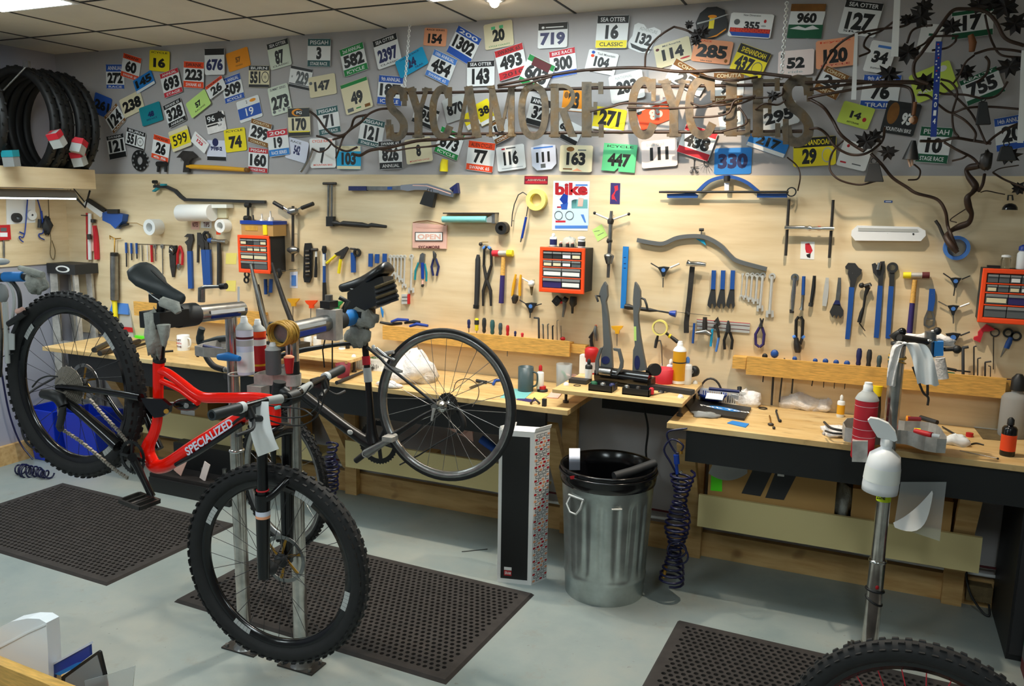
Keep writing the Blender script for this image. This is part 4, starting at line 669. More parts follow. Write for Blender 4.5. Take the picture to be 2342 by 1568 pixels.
bottle(x0+w*.22,Yc+.06,zt,.021,.075,'white','white','small white bottle with a pointed cap on the middle drawer unit',lm='navy')
bottle(x0+w*.86,Yc+.05,zt,.021,.062,'white','crate','squat white bottle on the right end of the middle drawer unit',neck=.85,lm='dark')
for i,f in enumerate((.4,.55,.66)): T('small_part','small copper and black part on the middle drawer unit, %s of three'%['left','middle','right'][i],'part',P('p').cyl((x0+w*f,Yc+.05,zt),(x0+w*f,Yc+.05,zt+.018),.01,'dark',10).ball((x0+w*f,Yc+.05,zt+.024),.009,'rose',8))
T('plastic_bag','small clear plastic bag behind the bottles on the middle drawer unit','bag',blob((x0+w*.5,-.06,zt),(.09,.05,.07),'film',3))
WALL[0]=1
T('brake_clamp','three black clamp tools under the middle orange drawer unit','clamp',[P('body').pg([(920,1345),(965,1290),(1015,1340),(965,1395)],'black',.03,.01),P('stem').rd([50,40,24],[(1050,1320),(1050,1400),(1035,1500)],'steel',.02),P('grip').rd(60,[(1040,1320),(1075,1340)],'black',.02),P('head').rd([70,80,30,24],[(1140,1300),(1135,1370),(1130,1400),(1128,1465)],'black',.012),P('link').rd(28,[(1010,1355),(1050,1352)],'red',.02)])
T('headset_press','steel bearing press with ball ended arms right of the magazine cover','press',[P('rod').rd([30,40,40,34,34,30],[(1518,445),(1512,530),(1506,700),(1492,900),(1490,980),(1485,1108)],'steel',.03,10),P('handle').rd(20,[(1350,468),(1490,528)],'bright',.04),P('handle').rd(20,[(1690,476),(1540,528)],'bright',.04),P('knob').ball(AY(1350,466,-.06),.009,'black'),P('knob').ball(AY(1690,476,-.06),.009,'black'),P('collar').rd([56,70,56],[(1512,520),(1510,545),(1506,575)],'iron',.02).rd([50,64,50],[(1500,720),(1498,745),(1498,765)],'iron',.02).rd([50,104,104,60],[(1496,870),(1494,885),(1493,900),(1492,970)],'steel',.015)])
sheet('sticky_note','pale yellow handwritten note tilted left of the bearing press','sticky note',[(1325,635),(1420,575),(1480,690),(1380,750)],'lime',lambda p:(p.st(5,[(1345,650),(1400,640)],'mgrey',.0003,.0016),p.st(5,[(1380,690),(1440,660)],'mgrey',.0003,.0016)))
T('blue_gauge','long bright blue alignment bar with a black rod at its foot','gauge',[P('bar').st([56,56,50],[(1660,800),(1655,900),(1632,1415)],'sky',.008,.01),P('rod').rd([50,60,40,40,16,20,22],[(1650,1395),(1690,1400),(1740,1410),(1900,1432),(1980,1440),(2090,1458),(2100,1460)],'black',.012),P('knob').rd([40,56,70],[(2095,1460),(2120,1465),(2160,1470)],'dblue',.01)]+[P('slot').bx(1640,y,1662,y+8,'navy',.0005,.018) for y in(905,965,1010)])
threeway(2035,1040,((-125,-75),(160,-70),(-5,165)),'black three armed hex wrench under the grey curved gauge',('dark','bright','steel'))
R('S2')
T('frame_gauge','blue arched frame gauge with a long black rod at the top of the plywood','gauge',[P('arch').st(34,crom([(630,255,0),(740,155,0),(870,110,0),(980,108,0),(1120,160,0),(1240,255,0)],5) and [(v.x,v.y) for v in crom([(630,255,0),(740,155,0),(870,110,0),(980,108,0),(1120,160,0),(1240,255,0)],5)],'blue',.02,.02),P('arm').pg([(328,275),(600,265),(635,285),(630,315),(330,315)],'blue',.02,.02),P('arm').bx(1225,270,1525,312,'blue',.02,.02),P('rod').rd([20,24,24],[(250,256),(330,256),(1540,256)],'black',.045),P('clamp').rd(60,[(925,95),(925,150)],'iron',.03).bx(900,165,945,240,'lilac',.012,.03),P('ring').rg(1570,256,48,36,'black',.012,.04)])
T('hub_spreader','steel H shaped tool of two bars and a chrome cross tube','tool',[P('bar').rd(28,[(1545,330),(1512,890)],'iron',.02),P('bar').rd(28,[(1985,335),(1945,912)],'iron',.02),P('cross_tube').rd([44,44,40,56,40,44],[(1502,612),(1690,612),(1720,614),(1748,616),(1775,618),(1992,622)],'chrome',.03,12),P('band').rd(46,[(1830,618),(1860,619)],'red',.0295,12)])
T('hanger_gauge','long grey curved gauge with a blue flag','gauge',[P('bar').st(40,[(v.x,v.y) for v in crom([(28,735,0),(190,765,0),(295,768,0),(430,712,0),(590,695,0),(720,712,0),(860,790,0),(960,895,0),(1045,950,0),(1320,1025,0)],5)],'mgrey',.02,.01),P('knob').rd(14,[(672,690),(672,640)],'steel',.02).rd(30,[(650,632),(695,632)],'black',.015),P('flag').pg([(612,718),(700,738),(718,790)],'cyan',.004,.012)])
sheet('sticker','white card with a red and black sketch under the H shaped tool','sticker',[(1662,750),(1800,752),(1795,928),(1655,922)],'paper',lambda p:p.pg([(1705,770),(1745,765),(1765,800),(1780,840),(1760,870),(1715,860),(1705,820)],'crimson',.0003,.0016).pg([(1715,880),(1760,865),(1755,915),(1725,905)],'black',.0003,.0016))
T('sliding_gauge','tall ruled steel bar with a chrome cross head','gauge',[P('bar').st(48,[(580,1000),(552,1290),(520,1560),(520,1660)],'iron',.012,.02),P('head').rd([70,50,50,44],[(530,960),(560,970),(650,972),(718,982)],'chrome',.03,12),P('slider').rd(44,[(520,1450),(545,1480)],'black',.03),P('needle').rd(5,[(430,1452),(760,1488)],'iron',.035)])
for i,(x,y1,xl) in enumerate(((795,1395,775),(888,1395,868),(985,1405,962))):
    a=xl-x; T('cone_wrench','blue gripped pedal wrench with a black flared end, %s of three'%['left','middle','right'][i],'wrench',[P('handle').st(42,[(x,1038),(x-8,1225)],'blue',.012,.006),P('head').pg([(x-28,1220),(x+14,1220),(xl+38,1350),(xl+42,1390),(xl+20,1420),(xl+12,1370),(xl-8,1370),(xl-14,1418),(xl-44,1385),(xl-36,1330)],'dark',.008,.006)],'blue pedal wrenches')
for i,(x,xb,y0,y1,ww) in enumerate(((1085,1068,1075,1295,13),(1132,1112,1080,1308,20),(1180,1160,1080,1328,22),(1230,1212,1085,1345,24),(1285,1255,1085,1415,28),(1378,1352,1095,1470,32))): wrench(x,y0,xb,y1,ww,'chrome combination wrench on the right board, %s'%['smallest and leftmost','second from the left','third with a blue band','fourth from the left','fifth, with a broad jaw','largest, set apart at right'][i],'chrome wrenches on the right board')
T('ratchet','chrome double ended ratchet spanner','ratchet',[P('shaft').rd([40,44,50,36],[(1602,1110),(1592,1220),(1585,1290),(1575,1440)],'chrome',.008),P('head').rg(1605,1105,38,20,'chrome',.014,.006),P('tip').rd(44,[(1572,1425),(1572,1460)],'iron',.008)])
T('blue_ratchet','blue handled spanner with a steel jaw','wrench',[P('handle').rd(34,[(1692,1095),(1685,1285)],'blue',.008),P('shaft').rd([26,30,46],[(1685,1280),(1675,1400),(1668,1430)],'steel',.008)])
T('black_ratchet','black ratchet with a square drive','ratchet',[P('handle').rd([30,40,34],[(1798,1090),(1790,1200),(1765,1370)],'black',.008),P('head').rd(44,[(1765,1360),(1758,1395)],'dark',.008)])
T('tire_lever','flat grey tire lever','lever',P('l').st([30,46,52,40],[(1925,1110),(1918,1200),(1905,1310),(1895,1392)],'lgrey',.008,.006))
T('adjustable_spanner','adjustable spanner with a steel handle and large dark jaws','wrench',[P('handle').st([30,40,40],[(2048,1110),(2040,1220),(2025,1350)],'steel',.012,.006),P('collar').st([40,80],[(2025,1335),(2020,1385)],'navy',.014,.006),P('jaw').pg([(1985,1375),(2050,1375),(2088,1440),(2080,1490),(2050,1515),(2035,1480),(2015,1520),(2000,1480),(1975,1505),(1948,1450)],'dark',.014,.006)])
R('S3')
T('headset_spanner','black double hook spanner with a long blue handle','wrench',[P('head').pg([(230,1000),(260,962),(330,965),(365,1010),(398,1030),(390,1070),(350,1110),(322,1215),(276,1215),(280,1140),(255,1070),(262,1030),(235,1022)],'dark',.01,.008),P('handle').st([54,50,46],[(296,1205),(278,1450),(252,1722)],'blue',.014,.006)])
T('spoke_gauge','black jointed gauge with a round knob','gauge',[P('knob').ball(AY(395,1187,-.04),.0135,'black'),P('joint').rd(40,[(420,1195),(490,1175)],'black',.02).rd(26,[(470,1165),(490,1190)],'chrome',.03),P('rod').rd([50,26,22,40,40],[(460,1200),(430,1290),(415,1400),(395,1460),(370,1555)],'black',.012),P('tip').rd([14,8],[(370,1560),(430,1640)],'iron',.012)])
T('cone_spanner','silver headed hook spanner with a long blue handle','wrench',[P('head').pg([(495,975),(530,962),(560,1000),(580,950),(625,945),(625,1050),(612,1090),(605,1195),(558,1195),(560,1120),(510,1060)],'dark',.01,.008),P('pivot').rd(40,[(575,960),(560,1030)],'chrome',.018),P('handle').st([50,54,50],[(580,1190),(565,1400),(540,1708)],'blue',.014,.006)])
T('ring_spanner','black ring spanner with a long blue handle','wrench',[P('ring').rg(702,1008,52,28,'dark',.014,.008),P('neck').st(50,[(698,1050),(692,1200)],'dark',.01,.008),P('handle').st([50,52,46],[(690,1195),(675,1400),(655,1715)],'blue',.014,.006)])
mallet(808,1072,1085,925,1130,1365,1660,872,'yellow','maroon','mallet with yellow and dark red faces on the right board')
T('bottle_opener','blue gripped wrench with an open steel loop','wrench',[P('handle').st([56,66,56],[(1098,1222),(1095,1330),(1080,1440)],'blue',.014,.006),P('loop').st(22,[(1060,1435),(1025,1520),(1022,1580),(1065,1605),(1112,1585),(1118,1520),(1095,1440),(1050,1440)],'steel',.01,.007).st(14,[(1030,1520),(1112,1522)],'steel',.01,.007)])
threeway(1332,1150,((-125,-85),(145,-60),(-20,140)),'black three armed hex wrench left of the right orange drawer unit, topmost')
threeway(1308,1425,((-150,-80),(160,-60),(0,140)),'black three armed hex wrench below the topmost one',('steel','bright','steel'))
c3=cabinet([(1605,1015),(2150,1045),(2130,1600),(1545,1550)],'orange small parts drawer unit cut off by the photo edge',rows=((4,.2),(4,.18),(2,.24),(2,.26)),seed=8)
x0,w,Yc,zt=c3; WALL[0]=0
bottle(x0+w*.42,Yc+.06,zt,.02,.062,'clear','white','small clear bottle with a white cap on the right drawer unit',neck=.8,hc=.2)
bottle(x0+w*.72,Yc+.06,zt,.026,.11,'white','dblue','tall white bottle with a blue cap on the right drawer unit',neck=.7,hc=.28)
T('black_part','flat black part on the left corner of the right drawer unit','part',P('p').b2((x0+.02,Yc+.03,zt),(x0+w*.32,Yc+.06,zt+.012),'black'))
WALL[0]=1
roll(1335,810,118,86,.05,'lblue','blue tape ring on the wall where the twisted branch ends')
T('strip_light','white plastic strip light fixture on the plywood','light fixture',[P('body').pg([(350,590),(965,605),(1030,640),(1035,690),(985,745),(330,740),(290,690),(295,640)],'plastic',.035,0),P('groove').pg([(360,612),(950,625),(965,655),(360,645)],'lgrey',.002,.035),P('screw').dk(910,675,9,'dark',.002,.035)])
sheet('tape_label','tiny blue tape label on the plywood under the vine','label',[(620,340),(702,342),(700,364),(618,362)],'blue',lambda p:p.bx(632,348,690,356,'paper',.0002,.0016))
R('S8')
T('magnet_strip','pinkish grey printed metal strip holding pliers','strip',P('s').pg([(190,388),(720,430),(715,530),(190,488)],'lgrey',.006,.001).pg([(190,415),(718,457),(717,463),(190,421)],'maroon',.0005,.007).pg([(190,455),(717,497),(716,503),(190,461)],'maroon',.0005,.007).pg([(190,388),(720,430),(720,436),(190,394)],'crimson',.0005,.007))
T('vise_grip','steel clamp with a blue bar hanging left on the printed strip','clamp',[P('bar').rd(24,[(165,430),(150,630)],'blue',.02),P('body').rd([40,50,50],[(272,370),(270,430),(270,500)],'iron',.02),P('jaw').rd([30,60,44],[(180,525),(280,515),(330,545)],'steel',.02)])
T('grip_pliers','slip joint pliers with cyan handles hanging on the printed strip','pliers',[P('jaw').st([20,40,40,30],[(365,420),(390,385),(405,440),(360,480)],'iron',.01,.02).rd([40,30,26],[(375,440),(400,500),(410,570)],'iron',.02),P('handle').rd([26,24],[(345,490),(328,660)],'cyan',.02),P('handle').rd([26,24],[(412,560),(382,712)],'lblue',.02)])
T('black_pliers','black handled pliers hanging right on the printed strip','pliers',[P('jaw').rd([16,44,44],[(503,405),(505,460),(505,520)],'dark',.016),P('handle').rd(28,[(490,520),(462,600),(468,690)],'black',.014),P('handle').rd(28,[(520,520),(545,600),(535,690)],'black',.014)])
T('purple_pliers','purple handled pliers closed into an oval','pliers',[P('jaw').rd([12,22,40],[(822,380),(832,420),(828,470)],'dark',.01).rd([12,22],[(855,382),(838,430)],'dark',.01),P('handle').rd(28,[(815,470),(775,540),(778,640),(815,668)],'purple',.008),P('handle').rd(28,[(840,470),(862,540),(852,640),(815,668)],'purple',.008)])
T('cable_pliers','pliers with black grips and blue ends pointing down','pliers',[P('handle').rd(30,[(1205,365),(1180,400),(1178,570)],'black',.01),P('handle').rd(30,[(1225,365),(1248,400),(1240,570)],'black',.01),P('tip').rd(40,[(1150,575),(1178,560)],'lblue',.01).rd(40,[(1258,578),(1240,560)],'lblue',.01),P('jaw').rd([40,60,76,50],[(1180,575),(1185,630),(1196,680),(1195,722)],'iron',.01).rd([30,30],[(1240,575),(1220,640)],'iron',.01)])
R('S7')
phandle(742,505,'gold','yellow T handle hex key between the truing stand arms')
T('multi_tool','folding multi tool with red tip hung beside the truing stand','tool',[P('body').rd([20,50,60,40],[(518,480),(515,530),(520,580),(525,640)],'steel',.01),P('handle').rd([20,36,40],[(480,570),(470,640),(482,710)],'black',.012),P('handle').rd(22,[(450,610),(500,540)],'iron',.02),P('tip').rd(24,[(520,475),(520,500)],'orange',.012)])
T('magnifier_lamp','round magnifier lamp with two black arms','magnifier',[P('lens').dk(1200,500,70,'clear',.012,.05),P('rim').rg(1200,500,84,68,'tape',.018,.046,28),P('arm').rd([20,36,30],[(1175,580),(1160,640),(1145,715)],'dark',.03),P('arm').rd([30,30,40,44],[(1255,555),(1300,590),(1340,620),(1385,655)],'black',.03).rd(46,[(1290,585),(1310,595)],'yellow',.028)])
T('steel_rod','thin steel rod with a bent white top on the wall behind the yellow spray can','rod',P('r').rd([26,16,12,12],[(1170,640),(1200,640),(1213,690),(1220,900)],'steel',.01).rd(24,[(1215,880),(1216,920)],'bright',.008))
R('T1')
threeway(955,318,((-60,-10),(130,-50),(-10,70)),'black three armed hex wrench behind the silver repair stand head')
T('red_bracket','red plastic bracket under the right orange drawer unit','bracket',P('b').pg([(1150,270),(1215,208),(1285,250),(1240,265),(1195,265),(1178,310),(1165,352),(1115,330),(1118,310),(1150,300)],'crimson',.02,.006))
T('ring_pin','grey ring headed pin hanging right of the red bracket','pin',P('p').rg(1280,272,34,25,'iron',.008,.006).rd(7,[(1270,300),(1268,560)],'iron',.006))
T('scissors','blue and black scissors hanging under the right drawer unit','scissors',[P('handle').rg(1382,275,36,22,'black',.01,.006),P('handle').rg(1445,300,38,24,'black',.01,.006),P('grip').rd([30,44,40],[(1405,310),(1390,350),(1370,395)],'blue',.006),P('blade').rd([30,6],[(1365,390),(1325,465)],'steel',.006)])
WALL[0]=0
# ---------- benches, floor things ----------
R('P')
def bench(xa,xb,fas,posts,label,apx):
    w=P('worktop').b2((xa,-.612,.877),(xb,-.013,.905),'bench'); w.bev=.002
    e=[w,P('apron').b2((apx[0],-.585,.715),(apx[1],-.555,.8765),'black')]
    for x0,x1 in fas: e.append(P('fascia').b2((x0,-.31,.28),(x1,-.29,.455),'ply2')); e.append(P('shelf').b2((x0,-.29,.285),(x1,-.041,.3),'ply2'))
    for x in posts: e.append(P('leg').b2((x-.045,-.085,.0),(x+.045,-.041,.8765),'pine')); e.append(P('brace').bar((x,-.42,.76),(x,-.085,.2),.045,.09,'pine',(1,0,0)))
    T('workbench',label,'workbench',e)
bench(-.02,3.892,((.45,2.05),(2.3,3.6)),(.35,2.18,3.72),'long plywood workbench with a black apron on the left part of the wall',(.2,3.76))
bench(4.408,7.2,((4.53,5.842),),(4.47,5.77),'plywood workbench with a black apron on the right part of the wall',(4.5,7.15))
T('conduit','white conduit pipe running low along the wall over a red cord','pipe',[P('pipe').tube([(x,-.052,.185+.012*sin(x*3)) for x in [2+.15*i for i in range(30)]],.009,'white',8),P('cord').tube([(x,-.055,.225+.01*sin(x*2)) for x in [2+.15*i for i in range(32)]],.006,'maroon',6)])
def mat_(A,B,C_,label,nx,ny):
    A=V(A);B=V(B);C_=V(C_);n=0; u=(B-A);w=(C_-A);U=u.normalized();Wd=w.normalized();bw=.045;z=V((0,0,.013)); p=P('m')
    lu=u.length-2*bw; lw=w.length-2*bw; a=lu/(nx+.5); b=lw/ny; O=A+U*bw+Wd*bw
    at=lambda x,y,h=.013: O+U*x+Wd*y+V((0,0,h))
    def q(x0,y0,x1,y1,m='mat'): p.quad([at(x0,y0),at(x1,y0),at(x1,y1),at(x0,y1)],m)
    q(-bw+.012,-bw+.012,lu+bw-.012,0);q(-bw+.012,lw,lu+bw-.012,lw+bw-.012);q(-bw+.012,0,0,lw);q(lu,0,lu+bw-.012,lw)
    o=[(-bw,-bw),(lu+bw,-bw),(lu+bw,lw+bw),(-bw,lw+bw)]; s_=[(-bw+.012,-bw+.012),(lu+bw-.012,-bw+.012),(lu+bw-.012,lw+bw-.012),(-bw+.012,lw+bw-.012)]
    for i in range(4): j=(i+1)%4; p.quad([at(*o[i],.0),at(*o[j],.0),at(*s_[j]),at(*s_[i])],'mat')
    for r in range(ny):
        off=a/2 if r%2 else 0; y=r*b
        if off: q(0,y,off,y+b)
        else: q(nx*a,y,lu,y+b)
        for c in range(nx):
            x=off+c*a; cx,cy=x+a/2,y+b/2; k=.36*min(a,b); oc=[(x,y),(cx,y),(x+a,y),(x+a,cy),(x+a,y+b),(cx,y+b),(x,y+b),(x,cy)]
            ang=[225,270,315,0,45,90,135,180]; ic=[(cx+k*cos(t*PI/180),cy+k*sin(t*PI/180)) for t in ang]
            vs=[at(*t) for t in oc]+[at(*t) for t in ic]+[at(*t,.001) for t in ic]
            p.add(vs,[(i,(i+1)%8,8+(i+1)%8,8+i) for i in range(8)]+[(8+i,8+(i+1)%8,16+(i+1)%8,16+i) for i in range(8)],'mat')
    T('floor_mat',label,'floor mat',p,'black rubber floor mats with round holes')
mat_((.30,-.775,0),(1.86,-.83,0),(.27,-1.675,0),'black rubber floor mat with holes at left behind the red bicycle',46,27)
mat_((2.265,-1.711,0),(3.802,-1.765,0),(2.3,-.83,0),'black rubber floor mat with holes under the red bicycle front wheel',46,27)
mat_((4.556,-.836,0),(6.08,-.88,0),(4.53,-1.745,0),'black rubber floor mat with holes under the right repair stand',46,27)
T('wall_ledge','black board running along the wall between the two benches','board',P('l').b2((3.9,-.04,.79),(4.4,-.001,.87),'black'))
T('power_cable','black cable hanging from the right raised board behind the trash can','cable',P('c').tube(crom([(4.2,-.3,.975),(4.2,-.27,.9),(4.215,-.2,.75),(4.2,-.16,.6),(4.22,-.15,.45),(4.21,-.15,.05)],5),.006,'black',8))
# trash can
def can():
    o=V((4.136,-.666,0)); n=144; zs=[0,.004,.1,.115,.125,.14,.17,.5,.53,.56,.62,.66]; p=P('body'); vs=[];fs=[]
    for z in zs:
        r=.2+.034*z/.66; r+=.004 if z in(.115,) else 0
        for i in range(n):
            g=.008*(max(0,cos(i*2*PI/n*18))**.6) if .15<z<.52 else 0; vs.append(o+V(((r-g)*cos(2*PI*i/n),(r-g)*sin(2*PI*i/n),z)))
    for j in range(len(zs)-1): fs+=[(j*n+i,j*n+(i+1)%n,(j+1)*n+(i+1)%n,(j+1)*n+i) for i in range(n)]
    p.add(vs,fs,'galv',1).lathe(o,(0,0,1),[(.001,.02),(.199,.02)],'galv',40,1,0)
    ps=[p]
    for a in(-1.98,1.16): 
        d=V((cos(a),sin(a),0)); t=V((-d.y,d.x,0)); c=o+d*.232+V((0,0,.55)); ps.append(P('handle').tube([c+t*.04-d*.005,c+t*.045+d*.02-V((0,0,.04)),c+t*.02+d*.022-V((0,0,.075)),c-t*.02+d*.022-V((0,0,.075)),c-t*.045+d*.02-V((0,0,.04)),c-t*.04-d*.005],.005,'bright',8).tube([c+t*.05,c-t*.05],.007,'bright',8))
    d=V((cos(-1.08),sin(-1.08),0)); t=V((-d.y,d.x,0)); ps.append(P('bracket').tube([o+d*.232+t*.025+V((0,0,.52)),o+d*.232-t*.025+V((0,0,.52))],.005,'bright',8))
    T('trash_can','galvanised metal trash can with a ribbed body below the truing board','trash can',ps)
    T('trash_bag','black plastic liner bag folded over the trash can rim','trash bag',P('b').lathe(o,(0,0,1),[(.226,.585),(.238,.59),(.243,.62),(.24,.655),(.243,.668),(.236,.674),(.225,.665),(.215,.6),(.19,.35),(.17,.12)],'gloss',48,1,0).tor(o+V((0,0,.645)),(0,0,1),.243,.006,'gloss',48,6))
    R('T5')
    T('paper_slip','white paper slip leaning over the trash can rim','paper',P('p').grid(lambda u,v:AY(210+85*u,220+170*v,-.72-.05*(1-abs(2*v-1)))-V((0,0,0)),2,6,'lilac'))
    T('foam_tube','grey foam tube lying in the trash can','tube',P('t').tube([AY(560,440,-.76),AY(700,400,-.68),AY(880,335,-.58)],.022,'dark',12))
    T('red_tag','tiny red tag on the trash bag','tag',P('t').pl([(215,440),(250,435),(248,460),(222,462)],'red',-.905,.003))
can()
# tall black cardboard carton
R('P')
def carton():
    a=V((3.606,-.833,0));b=V((3.783,-.793,0));c=V((3.825,-.683,0));d=a+c-b; h=V((0,0,.822)); n1=(b-a).normalized().cross(V((0,0,1))); n2=(c-b).normalized().cross(V((0,0,1)))
    p=P('box').prism([a,b,c,d],h,'paper'); f=lambda x,z,l: a+(b-a)*x+h*z+n1*l; g=lambda x,z,l: b+(c-b)*x+h*z+n2*l
    fr=P('front_panel').quad([f(.1,.03,.0008),f(.88,.03,.0008),f(.88,.965,.0008),f(.1,.965,.0008)],'black').quad([f(.2,.05,.0012),f(.42,.05,.0012),f(.42,.085,.0012),f(.2,.085,.0012)],'red').text('SRAM',f(.31,.068,.0016),(b-a)*.18,h*.02,'paper',.02).quad([f(.2,.087,.0012),f(.42,.087,.0012),f(.42,.108,.0012),f(.2,.108,.0012)],'paper')
    sd=P('side_print')
    for j in range(44):
        for i in range(4):
            x=.05+i*.235+(.08 if j%2 else 0); z=.015+j*.022; m=('salmon','dark','red','mgrey')[(i*3+j*5+(i*j)%3)%4]
            if m in('dark','mgrey'):
                for q in((x,z,x+.2,z+.003),(x,z+.015,x+.2,z+.018),(x,z,x+.03,z+.018)): sd.quad([g(q[0],q[1],.001),g(min(q[2],.98),q[1],.001),g(min(q[2],.98),q[3],.001),g(q[0],q[3],.001)],m)
            else: sd.quad([g(x,z,.001),g(min(x+.16,.98),z,.001),g(min(x+.16,.98),z+.013,.001),g(x,z+.013,.001)],m)
    fl=P('flap').prism([a+h,a+h+V((.005,0,.02)),d+h+V((.005,0,.02)),d+h],V((.004,0,0)),'paper').prism([b+h,b+h+V((.006,0,.02)),c+h+V((.006,0,.02)),c+h],V((.004,0,0)),'paper')
    T('carton','tall narrow black and white cardboard carton standing beside the trash can','carton',[p,fr,sd,fl])
carton()
def coil(o,axis,L,r,pitch,w,m,name,label,cat,extra=(),jit=.3,seed=1,ps=None):
    u,v,a=basis(axis); n=int(L/pitch*12); rnd=random.Random(seed); q=[]
    for i in range(n+1):
        t=i/12*2*PI; k=r*(1+jit*sin(i*.05+seed)); q.append(V(o)+a*(L*i/n)+u*(k*cos(t)+.012*sin(i*.11))+v*(k*sin(t)))
    p=P('coil').tube(q,w,m,6)
    T(name,label,cat,[p]+list(extra) if extra else p)
R('T5')
hx=AY(1045,430,-.63)
coil((4.475,-.63,.09),(.05,0,1),.58,.046,.027,.0062,'hose','air_hose','dark blue coiled air hose hanging from the corner of the right bench','hose',[P('valve').cyl(AY(1045,270,-.63),AY(1050,340,-.63),.014,'dblue',12).cyl(AY(1045,340,-.63),AY(1052,420,-.63),.008,'dblue',8),P('coupling').cyl(AY(1080,240,-.63),AY(1080,262,-.63),.01,'brass',10).cyl(AY(1075,400,-.63),AY(1085,412,-.63),.009,'chrome',10),P('tube').tube(crom([AY(x,y,-.63) for x,y in((1130,65),(985,90),(985,160),(1050,260),(1100,200),(1010,150),(950,230),(1000,330),(1050,430),(1060,520))],5),.005,'hose',6),P('nozzle').cyl(AY(965,1140,-.63),AY(945,1225,-.63),.009,'brass',10),P('loops').tor(AY(1070,1050,-.64),(.2,1,0),.045,.005,'hose',20,6).tor(AY(1050,1010,-.66),(-.2,1,.2),.045,.005,'hose',20,6)])
R('P')
coil(AY(757,1150,-.75),(.04,0,1),.36,.034,.026,.0065,'hose','air_hose','dark blue coiled air hose hanging behind the black bicycle crank','hose',seed=4)
coil(AZ(70,1066,.035)+V((-.02,-.09,0)),(1,.1,0),.3,.035,.03,.006,'hose','air_hose','dark blue coiled hose lying on the floor by the left wall','hose',[P('lead').tube(crom([AX(0,830,XL+.06),AX(20,940,XL+.06),AX(45,1010,XL+.08),AZ(75,1050,.04)],5),.007,'hose',6),P('lead').tube(crom([AX(130,860,XL+.1),AX(60,905,XL+.1),AX(48,960,XL+.1),AX(60,1010,XL+.12),AZ(100,1040,.04)],5),.008,'dark',6)],seed=6)
# under the benches
def carb(x0,x1,y,d,z0,z1,label,m='card',name='cardboard_box',extra=()):
    p=P('box').b2((x0,y,z0),(x1,y+d,z1),m); T(name,label,'box',[p]+list(extra) if extra else p)
yy=-.285
a=AY(1618,1130,yy);b=AY(1905,1160,yy)
def tilted(ptsY,m,t): pass
R('T6')
fc=lambda pts,m,l: P('x').pl(pts,m,yy-l,.0008)
bx=[P('box').b2((AY(150,430,yy).x,yy,.301),(AY(900,520,yy).x,-.06,.62),'card')]
for pts in([(440,245),(555,262),(462,450),(350,432)],[(568,265),(697,285),(600,472),(490,458)]): q=P('black_strip').pl(pts,'dark',yy-.003,.003); bx.append(q)
bx+=[P('tag').pl([(565,270),(605,275),(602,335),(562,330)],'paper',yy-.0045,.001),P('green_card').pl([(172,295),(237,300),(235,422),(168,415)],'ngreen',yy-.003,.002)]
T('cardboard_box','brown cardboard box with two black strips and a bright green card under the right bench','box',bx)
T('bubble_wrap','greyish bubble wrap hanging over the cardboard box under the right bench','bubble wrap',P('w').grid(lambda u,v:AY(195+190*u-40*v*(1-u)+60*v*u*0,230+140*v*(.6+.6*u*(1-u)*2),yy-.012+.006*sin(u*40)*sin(v*30)),12,10,'lgrey'))
carb(AY(1000,500,yy).x,5.71,yy,.2,.301,.6,'brown cardboard box behind the repair stand pole under the right bench')
T('grey_rags','grey crumpled cloths between the two boxes under the right bench','cloth',blob(AY(945,450,-.2)-V((0,0,.08)),(.1,.12,.2),'rag',4))
T('plastic_bag','clear plastic sheet with white paper hanging from the right bench','plastic sheet',[P('film').grid(lambda u,v:AY(1290+270*u-40*v,365+260*v+90*u*v,-.62-.01*sin(u*7)*v),10,10,'film'),P('paper').grid(lambda u,v:(lambda a,b:a.lerp(b,v))(AY(1245+230*u,605-95*u-95*u*u,-.63),AY(1255+225*u-40*sin(PI*u)*-1,634+60*sin(PI*u*.8)*(1-u)-200*u*u*u,-.64-.01*sin(u*4))),10,4,'paper')])
R('P')
T('tool_chest','black cabinet under the right end of the bench','cabinet',[P('case').b2((5.95,-.54,.0),(6.7,-.05,.7),'black'),P('door').b2((5.96,-.552,.03),(6.68,-.54,.68),'dark')])
T('grey_case','grey plastic case standing on the floor at the photo edge','case',P('c').b2((6.08,-.86,.0),(6.4,-.58,.42),'mgrey'))
for i,(m,z) in enumerate((('maroon',.0),('mgrey',.055),('dgreen',.11),('maroon',.165),('mgrey',.22),('wine',.275))): T('magazine','%s magazine in the stack before the grey case'%('lowest dark red','grey second','green third','dark red fourth','grey fifth','topmost wine red')[i],'magazine',P('m').b2((6.0,-.84+.004*i,z),(6.075,-.6,z+.054),m),'magazines stacked at the photo edge')
T('power_strip','beige power adapter with a black cable low on the right wall','power adapter',[P('box').b2((5.83,-.1,.05),(5.94,-.041,.13),'soil'),P('cable').tube(crom([(5.86,-.07,.33),(5.82,-.075,.22),(5.84,-.11,.1),(5.9,-.14,.02),(5.93,-.15,.012),(5.93,-.11,.05)],5),.006,'black',6)])
T('scrap_wire','short black wire lying on the floor before the tall carton','wire',P('w').tube([AZ(1056,1261,.003),AZ(1085,1258,.003),AZ(1115,1255,.003)],.002,'black',5))
R('T4')
carb(AY(700,290,-.2).x,AY(800,290,-.2).x,-.22,.1,.301,.42,'small upright brown box under the left bench','card','small_box')
carb(AY(860,300,-.2).x,AY(1080,300,-.2).x,-.24,.14,.301,.39,'low brown box under the left bench beside the upright one','card','small_box')
carb(AY(545,270,-.2).x,AY(665,270,-.2).x,-.2,.1,.301,.38,'reddish brown box under the left bench','brown','small_box')
